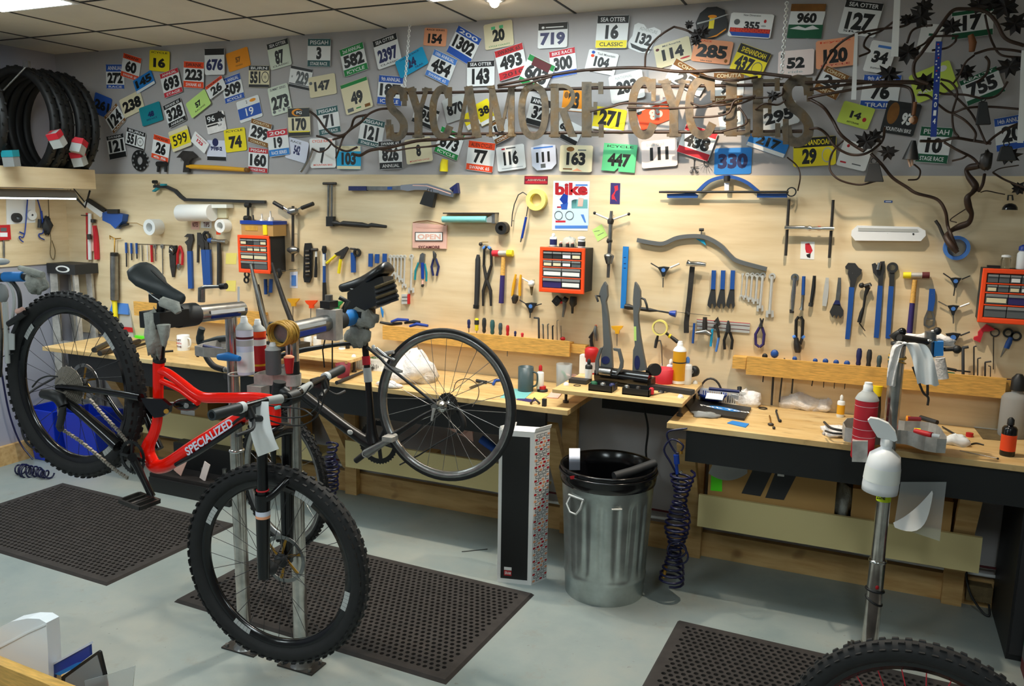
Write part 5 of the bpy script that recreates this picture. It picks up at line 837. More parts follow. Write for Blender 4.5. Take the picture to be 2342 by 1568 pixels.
T('torn_card','torn pinkish cardboard scraps hanging under the left bench','cardboard',P('c').pl([(880,75),(940,95),(1000,110),(1110,130),(1090,205),(1010,190),(985,180),(890,130)],'rose',-.3,.003).pl([(1010,190),(1090,140),(1100,240),(1060,215)],'rose',-.31,.003))
T('blue_roll','blue plastic roll under the left bench near the carton','roll',P('r').tube([AY(1160,215,-.25),AY(1290,310,-.25)],.025,'bblue',12))
R('T2')
carb(AY(500,400,-.22).x,AY(900,500,-.22).x,-.24,.18,.301,.6,'brown cardboard box with a white label under the left bench','card','cardboard_box',[P('label').pl([(640,540),(765,545),(765,590),(640,588)],'paper',-.242,.001)])
R('P')
carb(1.36,1.85,-.25,.2,.301,.62,'brown cardboard box behind the front repair stand pole')
# recycling bins by the left corner
def bin_(x0,x1,y0,y1,h,label):
    p=P('bin'); t=.03
    o=[(x0+t,y0+t),(x1-t,y0+t),(x1-t,y1-t),(x0+t,y1-t)]; u=[(x0,y0),(x1,y0),(x1,y1),(x0,y1)]; i=[(x0+.012,y0+.012),(x1-.012,y0+.012),(x1-.012,y1-.012),(x0+.012,y1-.012)]
    vs=[(*q,0) for q in o]+[(*q,h) for q in u]+[(*q,h) for q in i]+[(q[0],q[1],.02) for q in o]
    p.add(vs,[(0,1,2,3),(12,13,14,15)]+[(4*k+j,4*k+(j+1)%4,4*k+4+(j+1)%4,4*k+4+j) for k in range(3) for j in range(4)],'binblue'); p.bev=.006
    T('recycling_bin',label,'bin',p,'blue recycling bins by the left corner')
bin_(-.40,-.1,-.52,-.26,.4,'blue plastic recycling bin against the left wall'); bin_(-.06,.3,-.5,-.24,.41,'blue plastic recycling bin under the end of the left bench')
T('tool_case','low black case with chrome bits and pink cards under the left bench','case',[P('case').b2((.93,-.62,0),(1.62,-.33,.1),'black'),P('tray').b2((.93,-.61,.1),(1.62,-.34,.125),'leaf')]+[P('bit').cyl((x,-.52,.12),(x,-.52,h),.016,'steel',10) for x,h in((1.0,.2),(1.1,.24),(1.5,.21),(1.56,.2),(1.32,.19))]+[P('card').box((1.17,-.57,.2),(.07,.004,.13),'rose',Matrix.Rotation(.5,3,'Y')),P('card').box((1.38,-.57,.19),(.05,.004,.13),'pink',Matrix.Rotation(.4,3,'Y')),P('rack').b2((.98,-.44,.125),(1.6,-.345,.3),'black')])
# stepladder
def ladder():
    t=V((-.285,-.115,1.41)); p=[P('top').box(t,(.3,.2,.075),'dark')]; p[0].bev=.008
    p[0].ball(t+V((.02,-.101,.0)),(.075,.002,.026),'white',20).ball(t+V((.02,-.102,.0)),(.055,.002,.017),'dark',20)
    for s in(-1,1):
        p.append(P('rail').bar(t+V((s*.11,-.07,-.03)),(t.x+s*.14,-.2,.01),.03,.055,'alu',(0,0,1))); p.append(P('rear_rail').bar(t+V((s*.1,.06,-.03)),(t.x+s*.12,-.05,.01),.025,.045,'alu',(0,0,1)))
    for k in range(1,5):
        f=k/5; z=1.4*(1-f); p.append(P('step').box((t.x,-.19-.02*f,z),(.2+.05*f,.07,.025),'alu'))
    T('stepladder','aluminium stepladder with a black top standing in the left wall corner','stepladder',p)
ladder()
# ---------- shelf on the left wall ----------
T('wall_shelf','plywood shelf on the left wall holding the tires','shelf',[P('front_board').b2((.185,-2.6,2.0),(.2,-.265,2.133),'ply'),P('plank').b2((XL,-2.6,2.03),(.185,-.265,2.05),'ply')])
for i,(y,x,r) in enumerate(((-.32,-.05,.372),(-.38,-.06,.37),(-.44,-.045,.373),(-.5,-.07,.368),(-.56,-.05,.37),(-.62,-.06,.372),(-.98,-.05,.37),(-1.04,-.06,.368),(-1.1,-.05,.37))):
    p=P('t'); c=V((x,y,2.052+r)); n=40
    p.lathe(c,(0,1,0),[(r-.05,-.018),(r-.02,-.028),(r-.004,-.02),(r,0),(r-.004,.02),(r-.02,.028),(r-.05,.018),(r-.045,0),(r-.05,-.018)],'dimrubber',n,1,0)  # rubber colour darkened to carry the dim light over the shelf
    for k in range(56):
        a=2*PI*k/56; p.box(c+V((r*cos(a),.012*(-1)**k,r*sin(a))),(.008,.016,.012),'dimrubber',Matrix.Rotation(-a,3,'Y'))
    T('tire','black tire on the wall shelf, %s'%('nearest the plywood corner','second from the corner','third from the corner','fourth from the corner','fifth from the corner','sixth from the corner, its hole seen through','first of the three cut by the photo edge','second of the three cut by the photo edge','third of the three cut by the photo edge')[i],'tire',p,'tires standing on the wall shelf')
T('tire_hanger','grey metal rod bracket above the tires','bracket',P('b').tube([(.12,-.66,2.78),(.0,-.75,2.62)],.006,'steel',6).box((.12,-.66,2.79),(.05,.02,.04),'steel'))
for i,(x,y,z,rz,lab) in enumerate(((130,318,2.2,.5,'red and white tube box inside the nearest tires'),(180,335,2.18,-.4,'red and white tube box sticking out at the shelf corner'),(180,362,2.1,.3,'red and white tube box lying at the shelf corner'),(25,362,2.1,.1,'grey tube box on the shelf at the photo edge'))):
    c=AX(x,y,(.33,.3,.27,.27)[i]); M3=Matrix.Rotation(rz,3,'X')@Matrix.Rotation(.4,3,'Z'); T('tube_box',lab,'box',P('b').box(c,(.07,.07,.1),'lgrey' if i!=3 else 'grey',M3).box(c+M3@V((.001,-.001,.03)),(.073,.073,.04),'crimson' if i<3 else 'teal',M3))
T('size_tag','white tag on the foremost tire at the photo edge','tag',P('t').b2((.2,-1.15,2.5),(.29,-1.124,2.58),'white'))
T('strip_lamp','fluorescent strip lamp with a grey housing under the wall shelf','lamp',[P('housing').prism([(.02,-.36,1.99),(.1,-.36,1.99),(.14,-.36,1.935),(-.02,-.36,1.935)],(0,-1.4,0),'grey'),P('tube').b2((-.005,-1.75,1.926),(.125,-.37,1.935),'lamp'),P('arm').b2((XL-.001,-1.0,1.975),(.03,-.97,1.985),'black'),P('bracket').tube([(.06,-.36,1.99),(.06,-.25,1.87),(.06,-.2,1.99)],.007,'black',6).tube([(.03,-.36,1.99),(.06,-.26,1.88)],.005,'black',6)])
# tools on the left wall board
R('R6'); X0=XL+.0115
T('tool_card','white plastic board with tape rolls on the left wall','board',[P('board').prism([AX(x,y,X0) for x,y in((55,270),(330,275),(330,530),(60,550))],(.004,0,0),'white'),P('roll').lathe(AX(145,485,X0+.004),(1,0,0),[(.012,0),(.034,0),(.034,.03),(.012,.03)],'dark',20,0,0),P('roll').lathe(AX(280,460,X0+.004),(1,0,0),[(.008,0),(.036,0),(.036,.03),(.008,.03)],'white',20,0,0)])
for i,pts in enumerate(([(262,275),(232,640),(185,660),(190,690),(220,715)],[(345,280),(400,480),(408,620),(368,640),(375,670),(418,692)])):
    T('hook_tool','blue bent rod tool on the left wall, %s'%('the slim one','the one with a thick grip')[i],'tool',P('h').tube(crom([AX(x,y,X0+.02) for x,y in pts],4),.0045,'dblue',8).tube([AX(*pts[0],X0+.02),AX(*pts[0],XL+.011)],.003,'dblue',6).tube([AX(pts[1][0]-12*i,pts[1][1]-60*i,X0+.02),AX(pts[2][0],pts[2][1]-40,X0+.02)],.008 if i else .005,'dblue',8),'blue rod tools on the left wall')
T('black_gear','black strapped pouch with a hanging cord loop on the left wall','pouch',[blob(AX(440,500,X0+.03)-V((0,0,.045)),(.05,.07,.12),'dark',9,name='pouch',flat=False),P('cord').tube(crom([AX(x,y,X0+.015) for x,y in((455,280),(460,400),(470,600),(480,700),(475,830),(505,880),(520,800),(490,700))],4),.003,'soil',6),P('grip').tube([AX(375,500,X0+.03),AX(370,580,X0+.03)],.012,'dark',8)])
T('tension_meter','red digital gauge with a grey shaft on the left wall at the photo edge','gauge',[P('body').prism([AX(x,y,X0) for x,y in((-40,555),(78,552),(88,690),(-40,700))],(.02,0,0),'red'),P('screen').prism([AX(x,y,X0+.02) for x,y in((5,580),(62,580),(62,615),(5,615))],(.001,0,0),'mgrey'),P('print').prism([AX(x,y,X0+.02) for x,y in((0,625),(70,625),(70,665),(0,665))],(.001,0,0),'white'),P('shaft').tube([AX(35,700,X0+.01),AX(38,860,X0+.01)],.007,'steel',8)])
WB[0]=0
# hatchet, chain rings and wall plates over the plywood
R('R1'); WALL[0]=1
T('hatchet','old hatchet with a grey head and yellow wooden handle resting on the plywood edge','hatchet',[P('head').pg([(1505,1345),(1560,1285),(1630,1290),(1680,1340),(1640,1350),(1615,1380),(1610,1470),(1560,1470),(1570,1380),(1540,1345)],'iron',.02,.02),P('handle').rd([36,40,34],[(1600,1420),(1850,1432),(2105,1450)],'gold',.012),P('tip').rd(38,[(2095,1448),(2125,1452)],'brown',.012)])
p=P('c').rg(1200,1370,88,36,'black',.012,.004)
for k in range(12): a=2*PI*k/12; p.dk(1200+64*cos(a),1370+70*sin(a),9,'grey',.001,.0165,8)
T('chain_ring','black chain ring hung on the wall above the plywood','chain ring',p)
T('black_bracket','small black bracket beside the chain ring','bracket',P('b').rd(46,[(1345,1400),(1420,1400)],'black',.005).rd(24,[(1355,1420),(1350,1468)],'black',.01).rd(24,[(1415,1420),(1415,1468)],'black',.01))
R('R2')
T('thin_hammer','slim grey metal rod tool leaning across plate 7','tool',P('h').rd([30,26,22,34],[(725,1300),(690,1390),(620,1510),(600,1530)],'steel',.02))
R('R3'); T('yellow_plug','small yellow cap on the plywood edge below plate 873','cap',P('c').rd([80,76,60],[(268,1535),(270,1470),(280,1420)],'yellow',.004,12))  # a yellow plastic cap
R('R4'); p=P('r')
for k in range(16): a=2*PI*k/16; p.rd(3,[(1040+20*cos(a),1460+20*sin(a)),(1040+75*cos(a),1460+95*sin(a))],'steel',.01,4)
T('wire_ornament','wire spoked ornament half hidden beside plate 330','ornament',p.rg(1040,1460,24,18,'dark',.006,.006,16))
T('wire_figure','small black wire figure beside the wire wheel','ornament',P('f').rd(8,[(935,1420),(930,1500),(905,1550)],'black',.008,5).rd(8,[(930,1500),(960,1550)],'black',.008,5).rd(8,[(900,1500),(970,1495)],'black',.008,5).dk(932,1425,10,'black',.004,.01,10).rg(910,1540,16,12,'black',.003,.008,12).rg(955,1540,16,12,'black',.003,.008,12))
WALL[0]=0; WB[0]=.012; R('P')
# ---------- tool rails on the plywood and what stands in them ----------
R('P')
def rail(TL,TR,BL,BR,label,dep=.085,ext=()):
    Y=-(.012+dep); a,b,c,d=(AY(*q,Y) for q in(TL,TR,BL,BR)); z1=(a.z+b.z)/2; z0=(c.z+d.z)/2; xa=min(a.x,c.x); xb=max(b.x,d.x)
    ps=[P('front_board').b2((xa,Y,z0),(xb,Y+.018,z1),'wood')]
    ps.append(P('top_board').b2((xa+.004,Y+.018,z1-.03),(xb-.004,-.0115,z1-.012),'wood'))
    for x0,x1,zt,m in ext: ps.append(P('end_block').b2((AY(x0,TL[1],-.05).x,-.07,z0+.02),(AY(x1,TL[1],-.05).x,-.0115,z1-.012+zt),'wood'))
    T('tool_rail',label,'tool rail',ps,'wooden tool rails on the wall'); return Y,z0,z1
ra=rail((307,692),(594,710),(307,722),(594,746),'wooden tool rail behind the red bicycle saddle')
rb=rail((875,745),(1303,780),(875,775),(1298,816),'wooden tool rail with screwdrivers in the middle of the board',ext=((1304,1343,-.01,0),))
rc=rail((1708,818),(2302,862),(1706,855),(2297,912),'long wooden tool rail behind the right repair stand',ext=((1677,1708,0,0),(2303,2332,0,0)))
def driver(x,y0,y1,w,m,label,cap=None,rl=None,yb=None,n='screwdriver'):
    Y,z0,z1=rl; Ym=Y/2-.02; c=AY(x,y1,Ym); k=mpp(c); r=w*k/2; h=(AY(x,y0,Ym).z-c.z); zt=max(c.z,z1-.014)
    h=AY(x,y0,Ym).z-zt; o=V((c.x,Ym,zt)); ps=[P('handle').lathe(o,(0,0,1),[(r*.6,0),(r*.9,h*.12),(r*.75,h*.3),(r,h*.55),(r*.95,h*.85),(r*.6,h)],m,10)]
    if cap: ps.append(P('stripe').lathe(o,(0,0,1),[(r*1.02,h*.5),(r*1.02,h*.86)],cap,10,1,0))
    b=(AY(x,yb,Ym).z if yb else z0+.002); ps.append(P('shaft').cyl(o,(c.x,Ym,b),.0028,'steel',6)); T(n,label,'screwdriver',ps,'screwdrivers standing in the wooden rails')
R('S6')
for a in((968,393,480,34,'navy','purple handled screwdriver leftmost in the middle rail'),(1046,380,505,46,'yellow','yellow and black screwdriver in the middle rail','dark'),(1120,378,525,44,'dark','dark navy screwdriver in the middle rail'),(1202,398,540,48,'dteal','teal screwdriver in the middle rail'),(1282,428,545,42,'mug','dark green grey screwdriver in the middle rail'),(1354,450,553,36,'red','red screwdriver in the middle rail'),(1430,508,562,26,'navy','short navy screwdriver in the middle rail'),(1500,525,572,30,'crimson','shortest red screwdriver in the middle rail')):
    driver(*a[:6],a[6] if len(a)>6 else None,rb,{1046:720,1354:760,1120:715}.get(a[0]))
def lkey(x,y0,y1,w,label,m,rl,bend=-50,yb=None):
    Y,z0,z1=rl; Ym=Y/2-.015; a=AY(x,y1,Ym); a.z=z1-.015; b=AY(x-4,y0+12,Ym); c=AY(x+bend,y0,Ym); k=mpp(a)*w/2
    q=[V((a.x,Ym,a.z)),b]+([b+V((0,0,.004)),c] if bend else []); T('hex_key',label,'hex key',P('k').tube(q,k,m,6),'hex keys standing in the wooden rails')
for x,y0,w,bd,lab in((1668,375,20,-52,'thick black bent hex key at the right of the middle rail'),(1712,440,14,-14,'plain steel hex key beside the thick black one'),(1758,438,14,8,'third hex key from the thick black one'),(1806,455,16,6,'fourth hex key from the thick black one'),(1850,400,8,12,'thin tall wire key in the middle rail'),(1890,455,8,-6,'rightmost thin key in the middle rail')): lkey(x,y0,560,w,lab,'dark' if w>15 else 'steel',rb,bd)
T('red_plug','red knob lying at the right end of the middle rail','knob',P('k').ball(AY(1903,590,-.055)+V((0,0,.004)),(.017,.014,.012),'red',10))  # a loose red knob
for i,(pts,m,lab) in enumerate((([(85,415),(190,435),(300,425)],'black','black pliers lying on the left end of the middle rail'),([(195,410),(260,388),(365,392)],'dblue','blue handled pliers lying on the left end of the middle rail'),([(330,430),(420,408),(480,415)],'black','second black handled tool lying on the middle rail'),([(380,455),(450,432),(560,450)],'dblue','blue grip lying on the middle rail against the wheel'))):
    q=[AY(x,y,-.05-.012*(i%2)) for x,y in pts]; z=rb[2]-.004+.012*i*(i<3)
    for v in q: v.z=max(v.z-.004,z)
    T('pliers',lab,'pliers',P('p').tube(q,[.008,.011,.009],m,8),'pliers lying on the middle rail')
R('S8')
def knobkey(x,y,r,m,label,yb,w=5,dx=0,rl=None,ty=None):
    Y,z0,z1=rc; Ym=-.055; c=AY(x,y,Ym); k=mpp(c); b=AY(x+dx,yb,Ym); T('hex_key',label,'hex key',[P('handle').ball(c,(r*k,r*k*.6,r*k*1.1),m,10),P('shaft').tube([c,V((c.x,Ym,z1)),V((c.x+(b.x-c.x)*.5,Ym,z0)),b],w*k/2+.0008,'dark',6)],'blue knobbed hex keys in the long rail')
for a in((868,760,28,'black','black ball ended key leftmost in the long rail',1015,10,-20),(965,735,40,'blue','large blue knobbed key with a long black shaft reaching the bench',1245,20,-30),(1062,795,9,'steel','thin steel key with a long shaft in the long rail',1215,14,-50),(1165,785,24,'blue','blue knobbed key third from the large blue knob',1130,14,-30),(1370,805,24,'blue','blue knobbed key set apart in the middle of the long rail',1055,9,-35),(1472,810,28,'blue','first of three tilted blue knobs in the long rail',1070,6,-20),(1578,822,28,'blue','second of three tilted blue knobs in the long rail',1080,6,-20),(1686,832,30,'blue','third of three tilted blue knobs in the long rail',1085,6,-25)): knobkey(*a)
for a in((1797,680,855,56,'navy','navy screwdriver in the long rail'),(1897,692,875,54,'dark','tall black screwdriver in the long rail'),(2000,750,882,50,'mug','short dark screwdriver in the long rail'),(2112,730,885,54,'dteal','teal screwdriver by the white cloth in the long rail')): driver(*a,None,rc)
R('T1')
for x,y0,w,bd,lab in((1035,385,24,40,'thick black bent hex key at the right of the long rail'),(1120,378,12,-20 if 0 else 16,'tall thin bent key at the right of the long rail'),(1150,470,10,22,'short thin bent key at the right of the long rail'),(1208,498,14,44,'square bent key at the right of the long rail'),(1250,532,8,-22,'last thin bent key at the right of the long rail')): lkey(x,y0,590,w,lab,'dark' if w>20 else 'iron',rc,bd)
z=rc[2]
T('screwdriver','green screwdriver lying on the long rail','screwdriver',[P('handle').tube([AY(900,588,-.06),AY(965,598,-.06)],.008,'dgreen',8),P('shaft').tube([AY(965,598,-.06),AY(1045,610,-.06)],.004,'black',6)])
T('screwdriver','black screwdriver lying behind the green one on the long rail','screwdriver',[P('handle').tube([AY(900,552,-.04),AY(980,568,-.04)],.007,'black',8),P('shaft').tube([AY(980,568,-.04),AY(1090,580,-.04)],.004,'black',6)])
T('screwdriver','dark blue screwdriver handle sticking out of the right end of the long rail','screwdriver',P('h').tube([AY(1370,655,-.05),AY(1452,662,-.05)],.0125,'navy',10))
# ---------- bench tops ----------
R('P'); BZ=.905
def ob(x,y,r=0,z=BZ): return AZ(x,y,z)+V((0,r,0))
def oy(px,y,z=1.0): R('P'); return V((AY(px,840,y).x,y,z))
def mug(c,r,h,m,label,hm=None,dx=1,txt=None):
    ps=[P('body').lathe(c,(0,0,1),[(r,0),(r,h),(r*.9,h),(r*.88,.008),(.001,.008)],m,22,1,0).lathe(c,(0,0,1),[(.001,.0),(r,0)],m,22,1,0),P('handle').tube(crom([c+V((dx*r,0,h*.82)),c+V((dx*(r+.026),-.004,h*.75)),c+V((dx*(r+.026),-.004,h*.35)),c+V((dx*r,0,h*.2))],4),.0055,hm or m,8)]
    if txt:
        for i,(s,mm) in enumerate(txt): ps.append(P('print').text(s,c+V((0,-r-.001,h*(.72-.22*i))),V((r*1.1,0,0)),V((0,0,h*.13)),mm,.03))
    T('mug',label,'mug',ps)
mug(ob(410,802,.042),.042,.105,'white','white mug with red and black lettering on the left bench',None,1,[('GET','maroon'),('WITH','red'),('THE','maroon')])
mug(ob(1195,897,.044),.044,.14,'mug','dark grey green tankard on the left bench')
T('red_tub','translucent red plastic cup on the left bench behind the black handlebar','cup',P('c').lathe(ob(775,866,.045),(0,0,1),[(.035,0),(.046,.085),(.044,.085),(.034,.004)],'wine',20,1,0))
def basket(x,y,w,d,h,label,m='white'):
    c=ob(x,y); p=P('b'); n=int(w/.012)
    for yy in(c.y,c.y+d):
        p.b2((c.x,yy-.002,c.z+h-.012),(c.x+w,yy+.002,c.z+h),m).b2((c.x,yy-.002,c.z),(c.x+w,yy+.002,c.z+.008),m)
        for i in range(n+1): p.b2((c.x+w*i/n-.0025,yy-.0015,c.z),(c.x+w*i/n+.0025,yy+.0015,c.z+h),m)
    for xx in(c.x,c.x+w): p.b2((xx-.002,c.y,c.z),(xx+.002,c.y+d,c.z+h),m)
    p.b2((c.x,c.y,c.z),(c.x+w,c.y+d,c.z+.003),m); T('basket',label,'basket',p)
basket(815,843,.24,.12,.075,'white slatted basket on the left bench behind the black bicycle frame')
T('lime_cloth','lime green pad in the left basket','pad',blob(ob(835,835,.03)+V((.03,.0,.05)),(.12,.06,.03),'ngreen',2))
T('shop_rag','large white rag heaped on the left bench beside the bicycle wheel','rag',blob(ob(918,878,.1),(.3,.2,.24),'whiterag',11,22))
T('white_rag','small white rag end on the left bench edge behind the wheel','rag',blob(ob(885,887,.02),(.16,.06,.05),'whiterag',12))
# raised boards with truing stands
def tboard(x0,x1,y0,y1,z,label):
    p=P('board').b2((x0,y0,z-.02),(x1,y1,z),'bench'); p.bev=.0015; ps=[p]
    for x in(x0+.035,x1-.035):
        for y in(y0+.12,y1-.05): ps.append(P('bolt').cyl((x,y,BZ),(x,y,z-.019),.008,'iron',10).cyl((x,y,BZ),(x,y,BZ+.012),.016,'iron',10)); ps.append(P('cap').ball((x,y,z),(.016,.016,.018),'white',12))
    T('raised_board',label,'raised board',ps,'small raised boards standing on the benches')
tboard(1.72,2.42,-.44,-.05,1.0,'raised plywood board on the left bench behind the black bicycle'); tboard(3.79,4.472,-.575,-.04,1.0,'raised plywood board on bolts bridging the gap between the benches')
for i,px in enumerate((706,727)): T('jar','white jar on the left raised board, %s'%('left one','right one behind the blue clamp')[i],'jar',P('j').lathe(oy(px,-.12),(0,0,1),[(.026,0),(.027,.05),(.024,.055),(.024,.065),(.001,.066)],'white',16))
R('P'); T('glue_stick','yellow and black tube standing on the left raised board','tube',P('t').lathe(oy(796,-.09),(0,0,1),[(.014,0),(.014,.04),(.016,.042),(.016,.08),(.01,.09)],'yellow',12).lathe(oy(796,-.09),(0,0,1),[(.0142,0),(.0142,.04)],'black',12))
T('clear_tube','clear tube on a white foot on the left raised board','tube',P('t').lathe(oy(783,-.13),(0,0,1),[(.022,0),(.022,.008),(.015,.01)],'white',14).lathe(oy(783,-.13),(0,0,1),[(.015,.01),(.015,.085)],'lgrey',14))
R('P')
def arm(name,pts,Y,m='mgrey',t=.03): return P(name).pl(pts,m,Y,t)
c=ob(640,800,0,1.0)
T('truing_stand','grey wheel truing stand with two leaning arms on the left bench','truing stand',[P('arm').tube([AY(x,y,-.3) for x,y in((573,603),(584,650),(600,712),(619,775),(624,800))],[.008,.015,.015,.016,.016],'steel',8).pl([(580,655),(590,650),(614,758),(602,762)],'black',-.27,.012),P('arm').tube([AY(x,y,-.3) for x,y in((622,600),(633,640),(650,690),(672,748),(684,790))],[.007,.014,.016,.017,.017],'iron',8),P('base').b2((c.x-.1,-.36,1.0),(c.x+.16,-.24,1.05),'black')])
R('S7')
Yt=-.33
def plate_disc(p,x,y,rx,ry,m,Y): return p.prism([AY(x+rx*cos(t*PI/10),y+ry*sin(t*PI/10),Y) for t in range(20)],(0,.001,0),m)
T('truing_stand','black and grey wheel truing stand with blue ovals between the benches','truing stand',[
 plate_disc(P('arm').pl([(608,20),(632,60),(640,170),(622,230),(645,380),(662,560),(680,700),(692,930),(565,935),(580,730),(600,690),(588,400),(580,260),(553,150),(575,80)],'mgrey',Yt,.03),622,845,44,42,'navy',Yt-.0012),
 plate_disc(P('arm').pl([(930,22),(960,60),(985,120),(988,270),(962,360),(968,460),(985,600),(1012,760),(1050,950),(1000,960),(905,955),(912,740),(930,690),(916,400),(910,210),(918,100)],'mgrey',Yt,.03),955,870,30,75,'navy',Yt-.0012).pl([(920,490),(945,490),(948,640),(922,640)],'lime',Yt-.001,.002),
 P('body').tube([AY(525,985,Yt-.0),AY(780,1015,Yt),AY(1085,1060,Yt)],[.042,.04,.044],'gloss',18).tube([AY(560,960,Yt-.04),AY(680,975,Yt-.04)],.02,'steel',12),
 P('handle').pl([(700,720),(770,728),(805,860),(800,930),(740,1000),(725,985),(765,920),(775,870),(750,755),(705,742)],'mgrey',Yt-.05,.02).pl([(565,715),(585,715),(560,790),(545,850),(552,960),(530,1000),(510,940),(512,850),(540,770)],'mgrey',Yt-.05,.02),
 P('knob').cyl(AY(1125,945,Yt+.03),AY(1150,945,Yt+.0),.033,'black',20).cyl(AY(1050,950,Yt+.02),AY(1125,945,Yt+.02),.012,'iron',10),P('lever').tube([AY(1000,190,Yt-.0),AY(1035,205,Yt-.01),AY(1055,260,Yt-.02),AY(1065,320,Yt-.02)],.006,'black',8),P('lever').tube([AY(560,170,Yt),AY(520,165,Yt-.02),AY(545,230,Yt-.02)],.006,'black',8),
 P('foot').pl([(690,1050),(800,1040),(1100,1060),(1100,1130),(720,1120)],'black',Yt-.02,.1)])
def tray(x0,y0,x1,y1,label):
    a=AZ(x0,y0,1.0);b=AZ(x1,y1,1.0); d=.1; p=P('t'); h=.035; y=min(a.y,b.y); p.b2((a.x,y,1.0),(b.x,y+.004,1.0+h),'black').b2((a.x,y+d,1.0),(b.x,y+d+.004,1.0+h),'black').b2((a.x,y,1.0),(a.x+.004,y+d,1.0+h),'black').b2((b.x-.004,y,1.0),(b.x,y+d,1.0+h),'black').b2((a.x,y,1.0),(b.x,y+d,1.006),'black')
    T('parts_tray',label,'tray',p,'black parts trays before the truing stand'); return V(((a.x+b.x)/2,y+d/2,1.006))
t1=tray(440,1165,690,1190,'left black parts tray before the truing stand'); t2=tray(795,1205,1085,1232,'right black parts tray before the truing stand')
for i,(o,dx,r,m) in enumerate(((t1,-.05,.018,'dgreen'),(t1,0,.015,'steel'),(t1,.05,.015,'navy'),(t2,-.06,.014,'steel'),(t2,0,.012,'iron'),(t2,.07,.012,'crimson'))): T('nipple_cup','small %s part in the %s parts tray'%(('green','steel','navy','steel','iron','red')[i],'left' if i<3 else 'right'),'part',P('n').lathe(o+V((dx,0,0)),(0,0,1),[(r,0),(r,.03),(r*.6,.034)],m,10))
T('black_bar','long black flat bar lying across the right raised board','bar',P('b').bar(AZ(1090,1120,1.012),AZ(1545,1185,1.012),.05,.022,'dark'))
R('P')
T('red_bottle','red bottle with a white label behind the truing stand','bottle',[P('body').lathe(oy(1352,-.1),(0,0,1),[(.034,0),(.034,.09),(.04,.095),(.04,.14),(.03,.15)],'red',18),P('label').lathe(oy(1352,-.1),(0,0,1),[(.0345,.01),(.0345,.07)],'lilac',18,1,0)])
bottle(*ob(1343,873,.02,1.0),.02,.125,'black','black','slim black bottle with a white and red label before the truing stand',lm='paper',neck=.4)
T('glass_jar','clear glass jar with green stems on the left bench corner','jar',[P('glass').lathe(ob(1285,888,.03),(0,0,1),[(.042,.0),(.046,.14),(.043,.14),(.039,.005)],'film',22,1,0),P('greens').tube(crom([ob(1285,888,.03)+V(q) for q in((-.02,0,.02),(.01,.01,.06),(-.015,0,.09),(.02,0,.05))],4),.005,'green',6)])
T('clear_cup','clear tub with red berries lying beside the glass jar','tub',P('t').lathe(oy(1306,-.08,BZ),(0,0,1),[(.03,0),(.036,.07)],'rose',14))
T('white_box','white carton behind the slim black bottle','box',P('b').b2(oy(1325,-.12,BZ),oy(1325,-.12,BZ)+V((.06,.06,.2)),'paper'))
T('black_scale','flat black gadget beside the slim black bottle','gadget',P('g').box(ob(1322,872,.02,1.012),(.1,.06,.022),'dark'))
def spraycan(c,r,h,m,label,capm='white',bands=(),name='spray_can',neck='lgrey'):
    ps=[P('body').lathe(c,(0,0,1),[(r*.94,0),(r,.006),(r,h*.78)],m,24),P('dome').lathe(c,(0,0,1),[(r*1.03,h*.775),(r*1.0,h*.79),(r*.82,h*.84),(r*.55,h*.875),(r*.5,h*.89)],neck,24),P('nozzle').lathe(c,(0,0,1),[(r*.44,h*.885),(r*.42,h*.96),(r*.36,h*.965),(r*.34,h)],capm,14)]
    for z0,z1,mm in bands: ps.append(P('band').lathe(c,(0,0,1),[(r*1.008,h*z0),(r*1.008,h*z1)],mm,24,1,0))
    T(name,label,'spray can',ps)
spraycan(oy(1553,-.14),.035,.235,'gold','yellow spray can with a white top on the right raised board','white',((.5,.53,'dark'),(.02,.09,'paper')),neck='white')
bottle(*oy(1572,-.12),.026,.15,'white','lblue','white bottle with a blue cap half hidden by the yellow spray can',lm='paper')
bottle(*oy(1534,-.07),.022,.12,'lilac','white','small blue and white bottle behind the yellow spray can',lm='lblue')
T('red_tub','red translucent tub behind the black knob of the truing stand','tub',P('t').lathe(oy(1519,-.15),(0,0,1),[(.05,0),(.058,.08),(.055,.08),(.047,.004)],'crimson',24,1,0))
T('tape_reel','black tape reel standing at the back of the right raised board','tape',P('t').lathe(AY(1590,848,-.08),(-.5,-1,0),[(.012,0),(.03,0),(.03,.03),(.012,.03)],'black',18,1,0).lathe(AY(1590,848,-.08),(-.5,-1,0),[(.004,.028),(.014,.028)],'lgrey',14,1,0))
T('black_ring','thin black ring lying on the right raised board','ring',P('r').tor(ob(1320,881,0,1.002),(0,0,1),.018,.0018,'black'))
T('star_nut','small black starred part on the right raised board','part',P('p').lathe(ob(1512,896,0,1.0),(0,0,1),[(.018,0),(.01,.008),(.004,.01)],'black',10).tube([ob(1490,903,0,1.003),ob(1535,895,0,1.003)],.002,'black',5))
